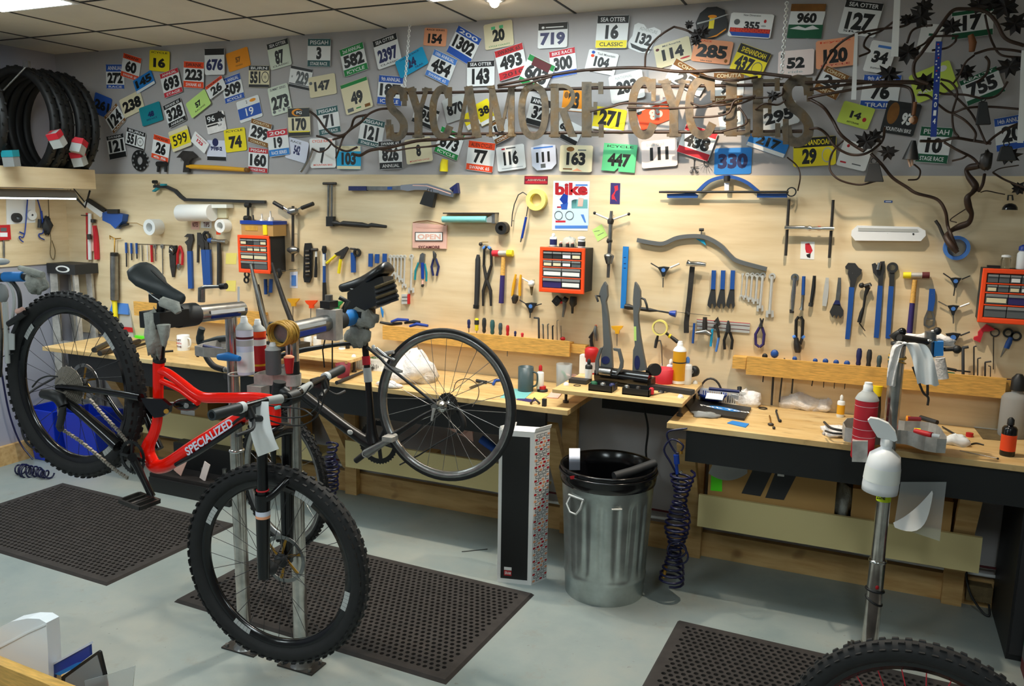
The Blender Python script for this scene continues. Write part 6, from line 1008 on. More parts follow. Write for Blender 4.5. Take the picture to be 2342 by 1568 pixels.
# left bench small things
bottle(*ob(1232,895,.02),.021,.15,'white','red','white squeeze bottle with a red tip on the left bench',neck=.4)
T('red_stopper','red and black round cap on the left bench','cap',P('c').lathe(ob(1236,897,.03),(0,0,1),[(.03,0),(.03,.012),(.022,.014)],'black',16).lathe(ob(1236,897,.03),(0,0,1),[(.02,.014),(.02,.03)],'red',16))  # a round cap, red on black
T('blue_cloth','light blue cloth under the tankard','cloth',P('c').prism([ob(x,y)for x,y in((1143,910),(1165,888),(1220,893),(1200,912))],(0,0,.002),'aqua'))
T('yellow_paper','pale yellow paper on the left bench','paper',P('c').prism([ob(x,y)for x,y in((1205,908),(1225,897),(1255,902),(1235,914))],(0,0,.002),'tape'))
T('purple_card','dark purple card on the left bench edge','card',P('c').prism([ob(x,y)for x,y in((1180,914),(1190,909),(1228,915),(1215,920))],(0,0,.0015),'purple'))
T('red_pack','small red and clear packet on the left bench','packet',P('c').prism([ob(x,y)for x,y in((1250,910),(1262,897),(1285,901),(1276,912))],(0,0,.006),'rose'))
T('black_pliers','black forked clip on the left bench edge','clip',P('c').tube([ob(1214,922,0,.912),ob(1222,910,0,.93),ob(1234,922,0,.912)],.006,'black',8))
T('black_clip','small black block on the left bench edge','block',P('c').box(ob(1245,920,0,.925),(.02,.02,.04),'dark'))
T('caliper','steel and blue caliper lying on the left bench behind the wheel','caliper',[P('body').tube([ob(1075,886,0,.912),ob(1110,872,0,.912),ob(1130,876,0,.912)],.006,'steel',8),P('jaw').tube([ob(1090,870,0,.915),ob(1112,874,0,.915)],.01,'dark',8),P('grip').tube([ob(1128,878,0,.914),ob(1132,870,0,.914),ob(1155,868,0,.914)],.008,'bblue',8)])
T('cable_loop','thin black cable loop on the left bench behind the wheel','cable',P('c').tube(crom([ob(x,y,0,.908) for x,y in((1036,895),(1045,872),(1070,866),(1092,880),(1094,905),(1080,930))],5),.0022,'dark',6))
for i,(a,b,lab) in enumerate((((215,800),(262,776),'grey shock tube lying on the left bench, the upper one'),((228,808),(318,780),'grey shock tube lying on the left bench, the lower one'),((300,795),(345,782),'black handled rod on the left bench by the red frame'))): T('shock_tube',lab,'tube',P('t').tube([ob(*a,0,.925),ob(*b,0,.925)],.018 if i<2 else .009,'iron' if i<2 else 'black',10).tube([ob(*b,0,.925),ob(b[0]+14,b[1]-4,0,.925)],.009,'steel',8))
T('lime_pack','lime and yellow packet on the left bench by the red frame','packet',P('p').prism([ob(x,y,0) for x,y in((308,772),(318,764),(345,772),(338,778))],(0,0,.015),'ngreen'))
c=ob(278,770,.02); T('supply_bag','grey white supply bag with a red band and blue top on the left bench','bag',[P('bag').prism([c+V((-.16,0,0)),c+V((.1,0,0)),c+V((.06,.02,.2)),c+V((-.13,.02,.2))],(0,.08,0),'lgrey'),P('band').prism([c+V((-.03,-.002,.04)),c+V((.1,-.002,.04)),c+V((.095,0,.075)),c+V((-.025,0,.075))],(0,.002,0),'red'),P('top').prism([c+V((-.14,.0,.17)),c+V((.06,0,.17)),c+V((.04,.02,.25)),c+V((-.12,.02,.25))],(0,.03,0),'lblue'),P('clip').tube([c+V((-.06,-.01,.12)),c+V((-.06,-.01,.26)),c+V((-.09,0,.29))],.018,'yellow',10)])
T('black_rod','black marker lying on the left bench by the red frame','marker',P('m').tube([ob(372,804,0,.912),ob(396,802,0,.912)],.007,'black',8))
T('stand_tool','black cone and lever tool lying on the left bench edge behind the frame','tool',P('t').tube([ob(770,875,0,.915),ob(840,845,0,.92),ob(862,838,0,.925)],[.012,.006,.014],'dark',8))
# right bench
basket(1600,917,.24,.1,.075,'white slatted basket at the back of the right bench')
T('blue_pump','dark blue pump lying in the right basket','pump',P('p').tube([ob(1620,890,.02,.985),ob(1690,897,.02,.985)],.009,'navy',8).cyl(ob(1690,900,.02,.97),ob(1690,886,.02,1.0),.012,'black',10))
T('rim_strip','grey metal hoop standing behind the right basket','hoop',P('h').tube([AY(1625+26*cos(t),905-40*sin(t),-.06) for t in [PI*i/12 for i in range(13)]],.006,'iron',6))
T('blue_bowl','blue bowl with papers on the right bench','bowl',P('b').lathe(ob(1624,924,.06),(0,0,1),[(.03,0),(.06,.018),(.082,.05),(.08,.05),(.056,.022),(.001,.008)],'dblue',24,1,0).lathe(ob(1624,924,.06),(0,0,1),[(.001,0),(.03,0)],'dblue',24,1,0))
T('folded_paper','white folded paper in the blue bowl','paper',P('p').box(ob(1630,912,.06,.958),(.09,.05,.004),'paper',Matrix.Rotation(.4,3,'X')))
T('pink_rag','pinkish white rag beside the right basket','rag',blob(ob(1702,930,.05),(.17,.1,.11),'whiterag',21))
T('crumpled_rag','white rag with dark stains at the back of the right bench, left one','rag',blob(ob(1828,938,.05),(.2,.11,.12),'whiterag',22))
T('crumpled_rag','white rag with dark stains at the back of the right bench, right one','rag',blob(ob(1875,942,.05),(.15,.1,.11),'whiterag',25))
T('glove_rag','grey and white striped rag at the front of the right bench','rag',[blob(ob(1915,1000,.04),(.15,.12,.06),'whiterag',27,name='rag'),P('stripe').tube(crom([ob(1885,965,0,.93),ob(1900,978,0,.965),ob(1930,985,0,.96)],4),.006,'dark',6).tube(crom([ob(1888,985,0,.94),ob(1905,990,0,.968),ob(1935,992,0,.955)],4),.005,'dark',6)])
q=[ob(x,y) for x,y in((1560,912),(1718,936),(1702,962),(1580,944))]
p=P('tray').prism([V((q[0].x-.01,q[0].y,BZ)),q[1],q[2],V((q[3].x,q[3].y,BZ))],(0,0,.012),'black')
ux=(q[1]-q[0]).normalized(); uy=(q[0]-q[3]).normalized(); cc=(q[0]+q[1]+q[2]+q[3])/4+V((.04,0,.0128))
pl=P('print').prism([cc+ux*(.085*cos(t*PI/12))+uy*(.036*sin(t*PI/12)) for t in range(24)],(0,0,.0003),'sky').text('Park Tool',cc+V((0,0,.0008))-ux*.0,ux*.26,uy*.03,'paper',.03)
T('parts_mat','flat black tray with a blue oval and white lettering on the right bench','tray',[p,pl])
T('clear_packet','crumpled clear packet on the front edge of the right bench','packet',blob(ob(1610,955,.03),(.14,.08,.03),'film',5))
T('blue_packet','light blue flat packet on the front edge of the right bench','packet',P('p').prism([ob(x,y) for x,y in((1663,968),(1675,963),(1713,970),(1705,978))],(0,0,.004),'sky'))
T('small_parts','black crank bolt parts lying in the middle of the right bench','part',P('p').tube([ob(1775,940,0,.912),ob(1782,962,0,.912)],.005,'dark',6).ball(ob(1784,962,0,.912),.009,'black',8).ball(ob(1776,938,0,.911),.006,'dark',8))
T('small_clamp','small rusty clamp lying beside the black crank bolt','part',P('p').tube([ob(1760,950,0,.91),ob(1764,972,0,.91)],.004,'brass',6).ball(ob(1763,970,0,.912),(.016,.012,.008),'iron',8).ball(ob(1770,978,0,.912),.008,'iron',8))
T('black_loop','thin black oval clip on the right bench by the wall','clip',P('l').tor(ob(1745,933,0,.908),(0,0,1),.02,.003,'black'))
bottle(*ob(1921,955,.02),.019,.115,'white','white','small white glue bottle with a yellow label on the right bench',lm='gold',neck=.35)
T('tape_measure','yellow and black spray bottle behind the red spray can','bottle',[P('body').lathe(ob(2000,965,.03),(0,0,1),[(.024,0),(.026,.06),(.02,.13)],'black',14),P('grip').tube([ob(2000,965,.03)+V((0,0,.1)),ob(2000,965,.03)+V((0,0,.18))],[.018,.024],'yellow',12)])
bottle(*ob(2318,1003,.05),.062,.3,'film','black','large clear jug with a black cap on the right bench',neck=.4,name='jug',hc=.3)
bottle(*ob(2305,1045,.03),.03,.17,'gloss','black','black bottle with an orange label at the right bench edge',lm='orangered',neck=.38,hc=.22)
T('dark_card','dark folded card before the clear jug','card',P('c').prism([ob(x,y) for x,y in((2226,975),(2292,982),(2292,1008),(2248,1004))],(0,0,.003),'soil').prism([ob(x,y,0,.908) for x,y in((2226,973),(2292,980),(2292,984),(2228,977))],(0,0,.002),'paper'))
T('rag_tape','white crumpled tape hanging over the right bench by the tray','tape',blob(ob(2185,1020,.03),(.11,.07,.06),'white',31))
T('thin_rod','thin steel spoke lying on the right bench edge','spoke',P('s').tube([ob(2195,1030,0,.909),ob(2282,1048,0,.909)],.002,'steel',5).ball(ob(2282,1048,0,.909),.005,'dark',6))
T('wire_tool','black wire cutter lying behind the white tape','tool',P('t').tube([ob(2155,975,0,.912),ob(2205,1005,0,.914),ob(2215,1010,0,.914)],[.003,.006,.009],'dark',6))
T('red_reel','small red reel on the right bench','reel',P('r').cyl(ob(2217,998,0),ob(2217,998,0)+V((0,0,.018)),.016,'red',14))
T('black_scrap','short black scrap lying on the right bench','scrap',P('r').tube(crom([ob(2215,1017,0,.908),ob(2232,1013,0,.91),ob(2250,1017,0,.908)],4),.0035,'black',6))
# ---------- repair stands ----------
R('P')
def pole(x,y,zt,ring,r0,r1):
    o=V((x,y,0)); ps=[P('base').b2((x-.09,y-.05,0),(x+.09,y+.05,.007),'iron').lathe(o,(0,0,1),[(.05,.007),(r0+.004,.03),(r0+.004,.05)],'steel',20)]
    for a,b in((-.07,-.035),(.07,-.035),(-.07,.035),(.07,.035)): ps.append(P('bolt').cyl((x+a,y+b,.007),(x+a,y+b,.02),.008,'steel',8))
    ps.append(P('pole').cyl((x,y,.02),(x,y,ring),r0,'pole',24).cyl((x,y,ring),(x,y,zt),r1,'pole',24)); ps.append(P('collar').lathe((x,y,ring-.012),(0,0,1),[(r0,0),(r0+.004,.004),(r0+.003,.012),(r1,.014)],'chrome',24)); return ps
def striptray(pts,z,h,bottom=True):
    q=[AZ(x,y,z) for x,y in pts]; n=len(q); p=P('tray'); t=V((0,0,h))
    c=sum(q,V())/n
    for i in range(n):
        a,b=q[i],q[(i+1)%n]; a2=a+(c-a).normalized()*.003; b2=b+(c-b).normalized()*.003
        p.add([a-t,b-t,b,a,a2-t,b2-t,b2,a2],[(0,1,2,3),(5,4,7,6),(3,2,6,7)],'alu')
    if bottom: p.add([v-t for v in q],[tuple(range(n))],'alu')
    return p
tr=crom([V((x,y,0)) for x,y in((445,791),(505,776),(560,779),(621,790),(600,798),(576,803),(546,799),(500,796))],2,True)
s1=pole(2.865,-1.889,1.5,.91,.029,.025)
s1+=[P('arm').tube([(2.866,-1.83,1.5),(2.878,-2.12,1.512)],.034,'pole',20),P('sticker').prism([V((2.9125,-1.86,1.5)),V((2.9125,-2.05,1.507)),V((2.9125,-2.05,1.522)),V((2.9125,-1.86,1.515))],(.001,0,0),'paper'),P('sticker').prism([V((2.9,-1.88,1.482)),V((2.9,-2.04,1.488)),V((2.907,-2.04,1.499)),V((2.907,-1.88,1.493))],(.004,0,0),'dblue'),
P('collar').tube([(2.876,-2.1,1.512),(2.88,-2.19,1.515)],[.045,.045],'dark',18),P('jaw').box((2.915,-2.25,1.515),(.03,.14,.06),'black').box((2.845,-2.25,1.515),(.03,.14,.06),'black'),P('crank_handle').tube([AY(461,690,-2.08),AY(461,660,-2.08),AY(470,656,-2.08),AY(510,655,-2.08)],[.014,.014,.007,.006],'steel',10).tube([AY(505,655,-2.08),AY(517,654,-2.08)],.012,'black',10),
striptray([(v.x,v.y) for v in tr],1.3,.043),P('can_ring').tor((2.97,-1.98,1.262),(0,0,1),.036,.003,'alu'),P('label').prism([AY(x,y,-1.92) for x,y in((543,655),(548,655),(548,690),(543,690))],(0,.001,0),'paper')]
T('repair_stand','chrome repair stand whose clamp grips the red bicycle seatpost','repair stand',s1,'floor repair stands')
spraycan(AY(563,855,-1.99),.033,.232,'lilac','white spray can standing through the tray of the front repair stand',bands=((.05,.4,'paper'),(.62,.66,'maroon'),(.5,.6,'lgrey')))
spraycan(AY(593,846,-1.9),.031,.21,'red','red and white spray can with an orange tip behind the white one',bands=((.5,.62,'paper'),(.66,.77,'orange'),(.1,.14,'gold')))
T('pocket_knife','blue handled knife hooked on the front tray rim','knife',P('k').tube([AY(500,816,-2.06),AY(520,815,-2.06),AY(548,820,-2.06)],[.012,.018,.01],'sky',10))
T('black_tool','dark handled tool lying in the front tray','tool',P('k').tube([AZ(462,791,1.285),AZ(510,800,1.285)],.01,'navy',8).tube([AZ(510,800,1.285),AZ(530,795,1.285)],.008,'chrome',8))
tr=crom([V((x,y,0)) for x,y in((580,855),(612,845),(650,842),(689,852),(676,858),(650,858),(624,856))],2,True)
s2=pole(3.177,-1.897,1.44,.86,.03,.026)
s2+=[P('arm').tube([(3.177,-1.96,1.44),(3.172,-1.66,1.442)],.036,'steel',20),P('sticker').prism([V((3.215,-1.9,1.45)),V((3.213,-1.72,1.45)),V((3.213,-1.72,1.462)),V((3.215,-1.9,1.462))],(.001,0,0),'paper'),P('sticker').prism([V((3.212,-1.94,1.42)),V((3.21,-1.72,1.42)),V((3.21,-1.72,1.44)),V((3.212,-1.94,1.44))],(.004,0,0),'dblue'),
P('bracket').box((3.172,-1.64,1.435),(.1,.05,.13),'alu'),P('knob').box((3.172,-1.64,1.52),(.05,.06,.03),'black').cyl((3.172,-1.64,1.53),(3.172,-1.64,1.56),.016,'steel',12),P('collar').tube([(3.172,-1.62,1.442),(3.17,-1.55,1.443)],[.044,.04],'dark',18),P('lever').tube([(3.18,-1.56,1.47),(3.19,-1.53,1.52),(3.16,-1.55,1.54)],[.014,.014,.01],'black',10),P('pad').tube([(3.17,-1.55,1.443),(3.168,-1.46,1.444)],.036,'sky',14),P('jaw').box((3.2,-1.41,1.445),(.03,.12,.05),'black').box((3.14,-1.41,1.445),(.03,.12,.05),'black'),P('strap').tube([AY(745,768,-1.66),AY(738,800,-1.66),AY(742,840,-1.66)],.003,'black',6).tube([AY(760,765,-1.66),AY(760,850,-1.66)],.003,'black',6),
striptray([(v.x,v.y) for v in tr],1.272,.045),P('sleeve').box((3.08,-1.99,1.15),(.07,.05,.16),'alu')]
p=P('sticker').tube([(3.177,-1.897,1.27),(3.177,-1.897,1.32)],.0275,'black',20).text('O',V((3.172,-1.926,1.295)),V((.034,0,0)),V((0,0,.036)),'paper',.05); s2.append(p)
T('repair_stand','chrome repair stand with a blue clamp pad that holds the black bicycle','repair stand',s2,'floor repair stands')
p=P('t'); c=V((3.177,-1.945,1.44)); rnd=random.Random(4)
for k in range(26): p.tor(c+V((0,rnd.uniform(-.03,.03),0)),(rnd.uniform(-.4,.4),1,rnd.uniform(-.4,.4)),.043+.006*rnd.random(),.004,'caramel',20,5)
T('rubber_bands','ball of tan rubber bands wrapped round the stand arm','rubber bands',p)
spraycan(AY(626,855,-1.99),.03,.125,'mgrey','short dark grey spray can in the middle tray')
T('pink_tube','pink red tube standing in the middle tray','tube',P('t').lathe(AY(662,853,-1.99),(0,0,1),[(.013,0),(.02,.065),(.012,.07)],'salmon',14).lathe(AY(662,853,-1.99)+V((0,0,.0)),(0,0,1),[(.0135,0),(.0205,.062)],'red',14,1,0))
# right stand
R('T1')
s3=pole(5.395,-.743,1.4,.44,.034,.029)
tr=crom([V((x,y,0)) for x,y in((112,1012),(330,1042),(545,1032),(640,1050),(740,1085),(905,1103),(880,1050),(830,990),(700,965),(580,962),(460,945),(300,938),(125,940))],2,True)
s3+=[striptray([(v.x,v.y) for v in tr],1.01,.062),P('sleeve').pl([(168,1120),(290,1120),(285,1285),(165,1280)],'alu',-.86,.06),P('cap').lathe((5.395,-.743,1.395),(0,0,1),[(.031,0),(.031,.012),(.02,.016)],'black',20),P('arm').tube([V((5.395,-.74,1.425)),AY(700,340,-.66),AY(770,345,-.62)],.016,'iron',12),P('lever').tube([AY(620,345,-.7),AY(540,340,-.7),AY(490,300,-.7),AY(550,265,-.7)],[.012,.016,.02,.014],'iron',10).ball(AY(555,268,-.7),.018,'gloss',12),
P('clamp').tube([AY(780,265,-.62),AY(770,460,-.62)],.024,'steel',14).tube([AY(820,350,-.62),AY(840,450,-.62)],.02,'iron',12),P('collar').tor(AY(775,345,-.62),(0,.3,1),.03,.006,'chrome'),P('pad').pl([(812,345),(880,345),(878,455),(805,460)],'sky',-.66,.05),P('knob').tube([AY(880,405,-.64),AY(960,402,-.64)],.009,'black',8).ball(AY(985,405,-.64),.018,'black',12),P('knob').ball(AY(830,262,-.62),.017,'black',12).tube([AY(785,270,-.62),AY(830,262,-.62)],.01,'steel',8),P('hook').tube(crom([AY(x,y,-.62) for x,y in((640,540),(680,640),(720,740),(760,780),(755,840))],4),.005,'iron',8).tube([AY(755,680,-.62),AY(755,760,-.62)],.006,'iron',6),
P('sticker').tube([(5.395,-.743,.712),(5.395,-.743,.79)],.0295,'neon',24).text('FEED',V((5.383,-.7755,.77)),V((.032,0,0)),V((0,0,.014)),'black',.04).text('ZONE',V((5.383,-.7755,.735)),V((.034,0,0)),V((0,0,.02)),'black',.04),P('strap').tor((5.395,-.743,.3),(.1,.1,1),.036,.006,'black').tor((5.395,-.743,.25),(.5,.0,1),.037,.005,'black'),P('red_dot').ball((5.4,-.774,.325),(.01,.004,.012),'red',10)]
T('repair_stand','chrome repair stand draped with white rags at right, holding no bicycle','repair stand',s3,'floor repair stands')
def drape(name,label,pts,w,m,Y,cat='rag'):
    q=crom([AY(x,y,Y-.006*i) for i,(x,y) in enumerate(pts)],6); n=len(q)
    def f(u,v):
        a=q[min(int(v*(n-1)+.5),n-1)]; return a+V(((u-.5)*w,.012*sin(u*9+v*5),.004*sin(u*13)))
    p=P('c').grid(f,8,n-1,m).grid(lambda u,v:f(u,v)+V((0,.003,0)),8,n-1,m); T(name,label,cat,p)
drape('shop_rag','white rag hanging down left of the right stand pole top',[(560,360),(515,390),(490,500),(475,600),(470,690)],.035,'whiterag',-.79)
drape('shop_rag','long white rag draped over the right of the stand pole top',[(590,355),(660,370),(710,460),(735,560),(760,680)],.08,'white',-.79)
T('rolled_rag','rolled white cloth hanging below the blue pad','rag',P('r').tube([AY(850,470,-.66),AY(860,630,-.66)],[.02,.03],'whiterag',12))
T('bunched_rag','bunched white rag behind the right stand clamp','rag',blob(AY(780,320,-.58)-V((0,0,.03)),(.2,.05,.07),'whiterag',41))
T('rubber_bands','tan rubber bands round the top of the right stand pole','rubber bands',P('b').tor((5.395,-.743,1.345),(.1,-.2,1),.033,.003,'caramel').tor((5.395,-.743,1.335),(-.2,.1,1),.034,.003,'caramel').tor((5.395,-.743,1.325),(.2,.2,1),.034,.003,'caramel'))
spraycan(AY(242,1250,-.80)+V((0,0,0)),.046,.33,'crimson','large red spray can with a white dome in the tray of the right stand',bands=((.52,.525,'paper'),(.4,.404,'paper'),(.7,.704,'paper'),(.3,.304,'paper')))
c=AY(378,1520,-.87); T('spray_bottle','translucent white spray bottle hanging on the right stand pole','spray bottle',[P('body').lathe(c,(.05,0,1),[(.055,0),(.07,.006),(.071,.03),(.067,.12),(.06,.165),(.03,.19),(.022,.195),(.022,.21)],'plastic',24),P('label').lathe(c,(.05,0,1),[(.0714,.055),(.0687,.115)],'crate',24,1,0),P('neck').lathe(c+V((.01,0,.205)),(0,0,1),[(.024,0),(.024,.03),(.018,.034)],'white',16),P('trigger_head').pl([(288,960),(310,940),(370,950),(450,985),(505,1050),(520,1115),(495,1125),(455,1105),(400,1100),(365,1090),(320,1020)],'white',-.89,.03).pl([(400,1090),(445,1095),(438,1160),(402,1160)],'white',-.885,.02)])
T('red_marker','red and yellow marker lying in the tray of the right stand','marker',P('m').tube([AZ(655,1040,1.0),AZ(790,1075,1.0)],[.012,.014],'red',8).tube([AZ(790,1075,1.0),AZ(850,1085,1.0)],.01,'white',8).tube([AZ(650,1030,1.005),AZ(700,1035,1.005)],.008,'yellow',8))
T('colored_rags','purple and yellow rags behind the tray of the right stand','rag',P('r').tube([AZ(600,945,.96),AZ(700,950,.96)],.012,'wine',8).tube([AZ(590,940,.96),AZ(620,945,.96)],.013,'amber',8).tube([AZ(700,935,.96),AZ(830,975,.96)],.012,'dark',8))
# ---------- bicycles ----------
def eul(yaw,p,r): return Matrix.Rotation(yaw,3,'Z')@Matrix.Rotation(p,3,'Y')@Matrix.Rotation(r,3,'X')
def wheel(c,ax,R0,tr,rh,knob=0,sp=28,rimm='gloss',tm='rubber',spm='iron',spr=.0011,extra=(),hubm='dark',hw=.06,dec=None):
    u,v,a=basis(ax); c=V(c); pt=lambda r,t,w: c+(u*cos(t)+v*sin(t))*r+a*w
    n=64; ri=R0-2*tr+.006; rim=P('wheel'); pr=[(ri+.004,-.012),(ri-.004,-.0125),(ri-rh,-.007),(ri-rh,.007),(ri-.004,.0125),(ri+.004,.012),(ri+.004,-.012)]
    rim.lathe(c,a,pr,rimm,n,1,0)
    if dec:
        for t0 in dec[1]:
            for k in range(dec[2]):
                ta=t0+k*.05; tb=ta+.047; rim.quad([pt(ri-rh*.85,ta,-.0128),pt(ri-rh*.85,tb,-.0128),pt(ri-rh*.15,tb,-.0132),pt(ri-rh*.15,ta,-.0132)],dec[0]).quad([pt(ri-rh*.85,ta,.0128),pt(ri-rh*.85,tb,.0128),pt(ri-rh*.15,tb,.0132),pt(ri-rh*.15,ta,.0132)],dec[0])
    t=P('tire'); k=12; t.lathe(c,a,[(R0-tr+tr*cos(2*PI*i/k),tr*sin(2*PI*i/k)) for i in range(k+1)],tm,n,1,0)
    if knob:
        m=66
        for j in range(m):
            th=2*PI*j/m
            for ang,dt,w in((-1.05,0,.013),(-.38,.5,.011),(.38,0,.011),(1.05,.5,.013)):
                h=th+dt*2*PI/m; r1=R0-tr+(tr-.001)*cos(ang); r2=R0-tr+(tr+.0045)*cos(ang); w1=(tr-.001)*sin(ang); w2=(tr+.0045)*sin(ang); d=.35*2*PI/m*.8; wt=.0055
                t.add([pt(r1,h-d,w1-wt),pt(r1,h+d,w1-wt),pt(r1,h+d,w1+wt),pt(r1,h-d,w1+wt),pt(r2,h-d*.8,w2-wt*.8),pt(r2,h+d*.8,w2-wt*.8),pt(r2,h+d*.8,w2+wt*.8),pt(r2,h-d*.8,w2+wt*.8)],[(4,5,6,7),(0,1,5,4),(1,2,6,5),(2,3,7,6),(3,0,4,7)],tm)
    s=P('spokes')
    for j in range(sp):
        th=2*PI*j/sp; sd=1 if j%2 else -1; s.tube([pt(.022,th+(1.25 if (j//2)%2 else -1.25),sd*hw*.45),pt(ri-rh+.002,th,0)],spr,spm,4)
    h=P('hub').lathe(c-a*hw,a,[(.009,0),(.012,.004),(.027,hw*.45),(.027,hw*.52),(.014,hw*.7),(.014,hw*1.3),(.027,hw*1.48),(.027,hw*1.55),(.012,hw*2-.004),(.009,hw*2)],hubm,16)
    rim.sub=[t,s,h]+[e(c,a,pt) for e in extra]; return rim
def rotor(w,r=.09):
    def e(c,a,pt):
        p=P('disc').lathe(c+a*w,a,[(r-.014,0),(r,0),(r,.002),(r-.014,.002),(r-.014,0)],'steel',32,0,0)
        for k in range(6): t=2*PI*k/6; p.prism([pt(.018,t,w),pt(.018,t+.5,w),pt(r-.012,t+.75,w),pt(r-.012,t+.6,w)],a*.002,'brass')
        return p
    return e
def cass(w0,w1,r0,r1,n=9,m='steel'):
    def e(c,a,pt):
        p=P('cassette')
        for k in range(n):
            r=r0+(r1-r0)*k/(n-1); w=w0+(w1-w0)*k/(n-1); p.lathe(c+a*w,a,[(r*.5,0),(r,0),(r,.0018),(r*.5,.0018)],m,28,0,0)
            for t in range(18): th=2*PI*t/18; p.prism([pt(r-.001,th,w),pt(r+.004,th+.06,w),pt(r-.001,th+.14,w)],a*.0018,m)
        return p
    return e
def saddle(A,B,up,n,hw,th,m,name='saddle'):
    A=V(A);B=V(B);d=B-A; st=[(0,.55,.6),(.03,.86,.9),(.12,1,1),(.28,.95,1),(.42,.66,.95),(.56,.38,.9),(.72,.27,.85),(.88,.23,.8),(.96,.19,.7),(1,.08,.4)]; k=14; vs=[];fs=[]
    for t,w,h in st:
        c=A+d*t+up*(.012*sin(t*PI*1.0)*-1+.012*(1-t)**2)
        for i in range(k):
            a=2*PI*i/k; x=cos(a); y=sin(a); vs.append(c+n*(hw*w*x)+up*((th*h*.45*y if y>0 else th*h*.75*y)-(.018*abs(x)**2*h)))
    for j in range(len(st)-1): fs+=[(j*k+i,j*k+(i+1)%k,(j+1)*k+(i+1)%k,(j+1)*k+i) for i in range(k)]
    fs+=[tuple(range(k))[::-1],tuple(range((len(st)-1)*k,len(st)*k))]
    p=P(name).add(vs,fs,m,1)
    return p
# red mountain bike
O=V((2.4076,-2.2784,1.2163)); RM=eul(-.0223,.5067,-.0153); N=RM@V((0,1,0)); bk=lambda x,y,z: O+RM@V((x,y,z))
def bp(x,y,o=0): return onplane(x,y,O+N*o,N)
WK=[1.14]
def tb(p,pts,w,m,o=0,n=12,sm=5):
    ww=w if isinstance(w,(list,tuple)) else [w]*len(pts); q=[bp(x,y,o) for x,y in pts]; c=crom(q,sm); r=[]
    for i in range(len(c)):
        f=i/sm; a=min(int(f),len(ww)-1); b=min(a+1,len(ww)-1); r.append((ww[a]+(ww[b]-ww[a])*(f-a))/2*WK[0]*mpp(c[i]))
    return p.tube(c,r,m,n)
R('T2')
fr=P('frame')
tb(fr,[(443,112),(440,200),(438,330),(438,450),(436,560),(425,660),(395,760),(352,850),(345,930),(385,1010)],[92,86,82,80,78,80,84,100,115,110],'redframe')
tb(fr,[(360,960),(405,1035),(490,1040),(600,975),(760,865),(1000,715),(1190,600),(1330,540),(1475,515)],[100,112,112,112,112,112,110,105,95],'redframe')
tb(fr,[(440,180),(520,205),(640,290),(760,385),(850,425),(980,428),(1120,428),(1300,425),(1480,450)],[70,72,74,78,84,84,84,84,90],'redframe')
tb(fr,[(440,270),(520,300),(640,360),(740,430),(800,470)],[50,46,46,60,60],'redframe')
tb(fr,[(1478,425),(1478,660)],[106,108],'redframe')
parts=[fr]
d0=bp(690,915,-.0275);d1=bp(1105,640,-.0275); ud=(d1-d0); 
parts.append(P('decal').text('SPECIALIZED',(d0+d1)/2+N*-.002,ud*1.0,(N.cross(ud)).normalized()*-.032,'lilac',.03))
parts.append(tb(tb(P('lower_guard'),[(600,1025),(800,915),(1000,785),(1200,655)],[40,44,44,40],'gloss',-.016),[(1110,660),(1150,625),(1260,560)],22,'black',-.03))
R('S4')
for o in(-.052,.052):
    parts.append(tb(P('seat_stay'),[(381,885),(520,893),(760,925),(935,955)],[34,36,40,48],'gloss',o)); parts.append(tb(P('chain_stay'),[(425,975),(520,1040),(660,1160),(790,1275)],[46,56,66,80],'gloss',o))
parts.append(tb(P('stay_bridge'),[(700,930),(780,1050),(830,1110)],26,'gloss',.06))
R('T2')
parts.append(P('linkage').prism([bp(*q,-.06) for q in((280,430),(470,440),(540,500),(530,560),(470,600),(400,610),(330,520))],N*.015,'gloss').prism([bp(*q,.06) for q in((280,430),(470,440),(540,500),(530,560),(470,600),(400,610),(330,520))],N*-.015,'gloss').cyl(bp(510,550,-.07),bp(510,550,.07),.009,'brass',10))
parts.append(P('shock').tube([bp(390,480),bp(470,485),bp(480,485),bp(620,487)],[.012,.012,.009,.009],'steel',12).tube([bp(600,487),bp(640,487),bp(700,490),bp(760,492),bp(790,492)],[.014,.022,.024,.02,.01],'gloss',14).cyl(bp(690,500,-.03),bp(690,500,0),.009,'steel',10))
parts.append(P('seatpost').tube([bp(448,120),bp(455,0),bp(462,-250),bp(470,-470)],[.018,.018,.0158,.0158],'gloss',14).tube([bp(448,105),bp(450,75)],.023,'black',14))
R('R6'); A=bp(1330,935); B=bp(1748,1232); ud=(B-A).normalized(); up=N.cross(ud); up=up if up.z>0 else -up
sd=saddle(A-up*.012,B-up*.008,up,N,.073,.05,'saddle'); sd.add([A+ud*(.265*t)+N*(sg*.006*(1-abs(t-.5)))+up*(.0165-.004*t+.012*(1-t)**2-.012*sin(t*PI)-.0048) for t in(.2,.35,.5,.62) for sg in(-1,1)],[(0,1,3,2),(2,3,5,4),(4,5,7,6)],'black'); parts.append(sd)
parts.append(P('saddle_rail').tube(crom([A+ud*.05-up*.045+N*.02,A+ud*.1-up*.06+N*.022,A+ud*.17-up*.058+N*.022,A+ud*.22-up*.04+N*.012],4),.0035,'bright',8).tube(crom([A+ud*.05-up*.045-N*.02,A+ud*.1-up*.06-N*.022,A+ud*.17-up*.058-N*.022,A+ud*.22-up*.04-N*.012],4),.0035,'bright',8).box(A+ud*.13-up*.065,(.06,.05,.03),'black'))
R('P')
HT=bk(.855,0,.565);HB=bk(.897,0,.455); HA=(HT-HB).normalized(); SR=Matrix.Rotation(.0942,3,HA); st=lambda x,y,z: HB+SR@(bk(x,y,z)-HB); SN=SR@N
AX1=st(1.13,0,0)
parts.append(P('head_tube').tube([HB-HA*.012,HB],.028,'black',18).tube([HT,HT+HA*.03],.024,'black',18))
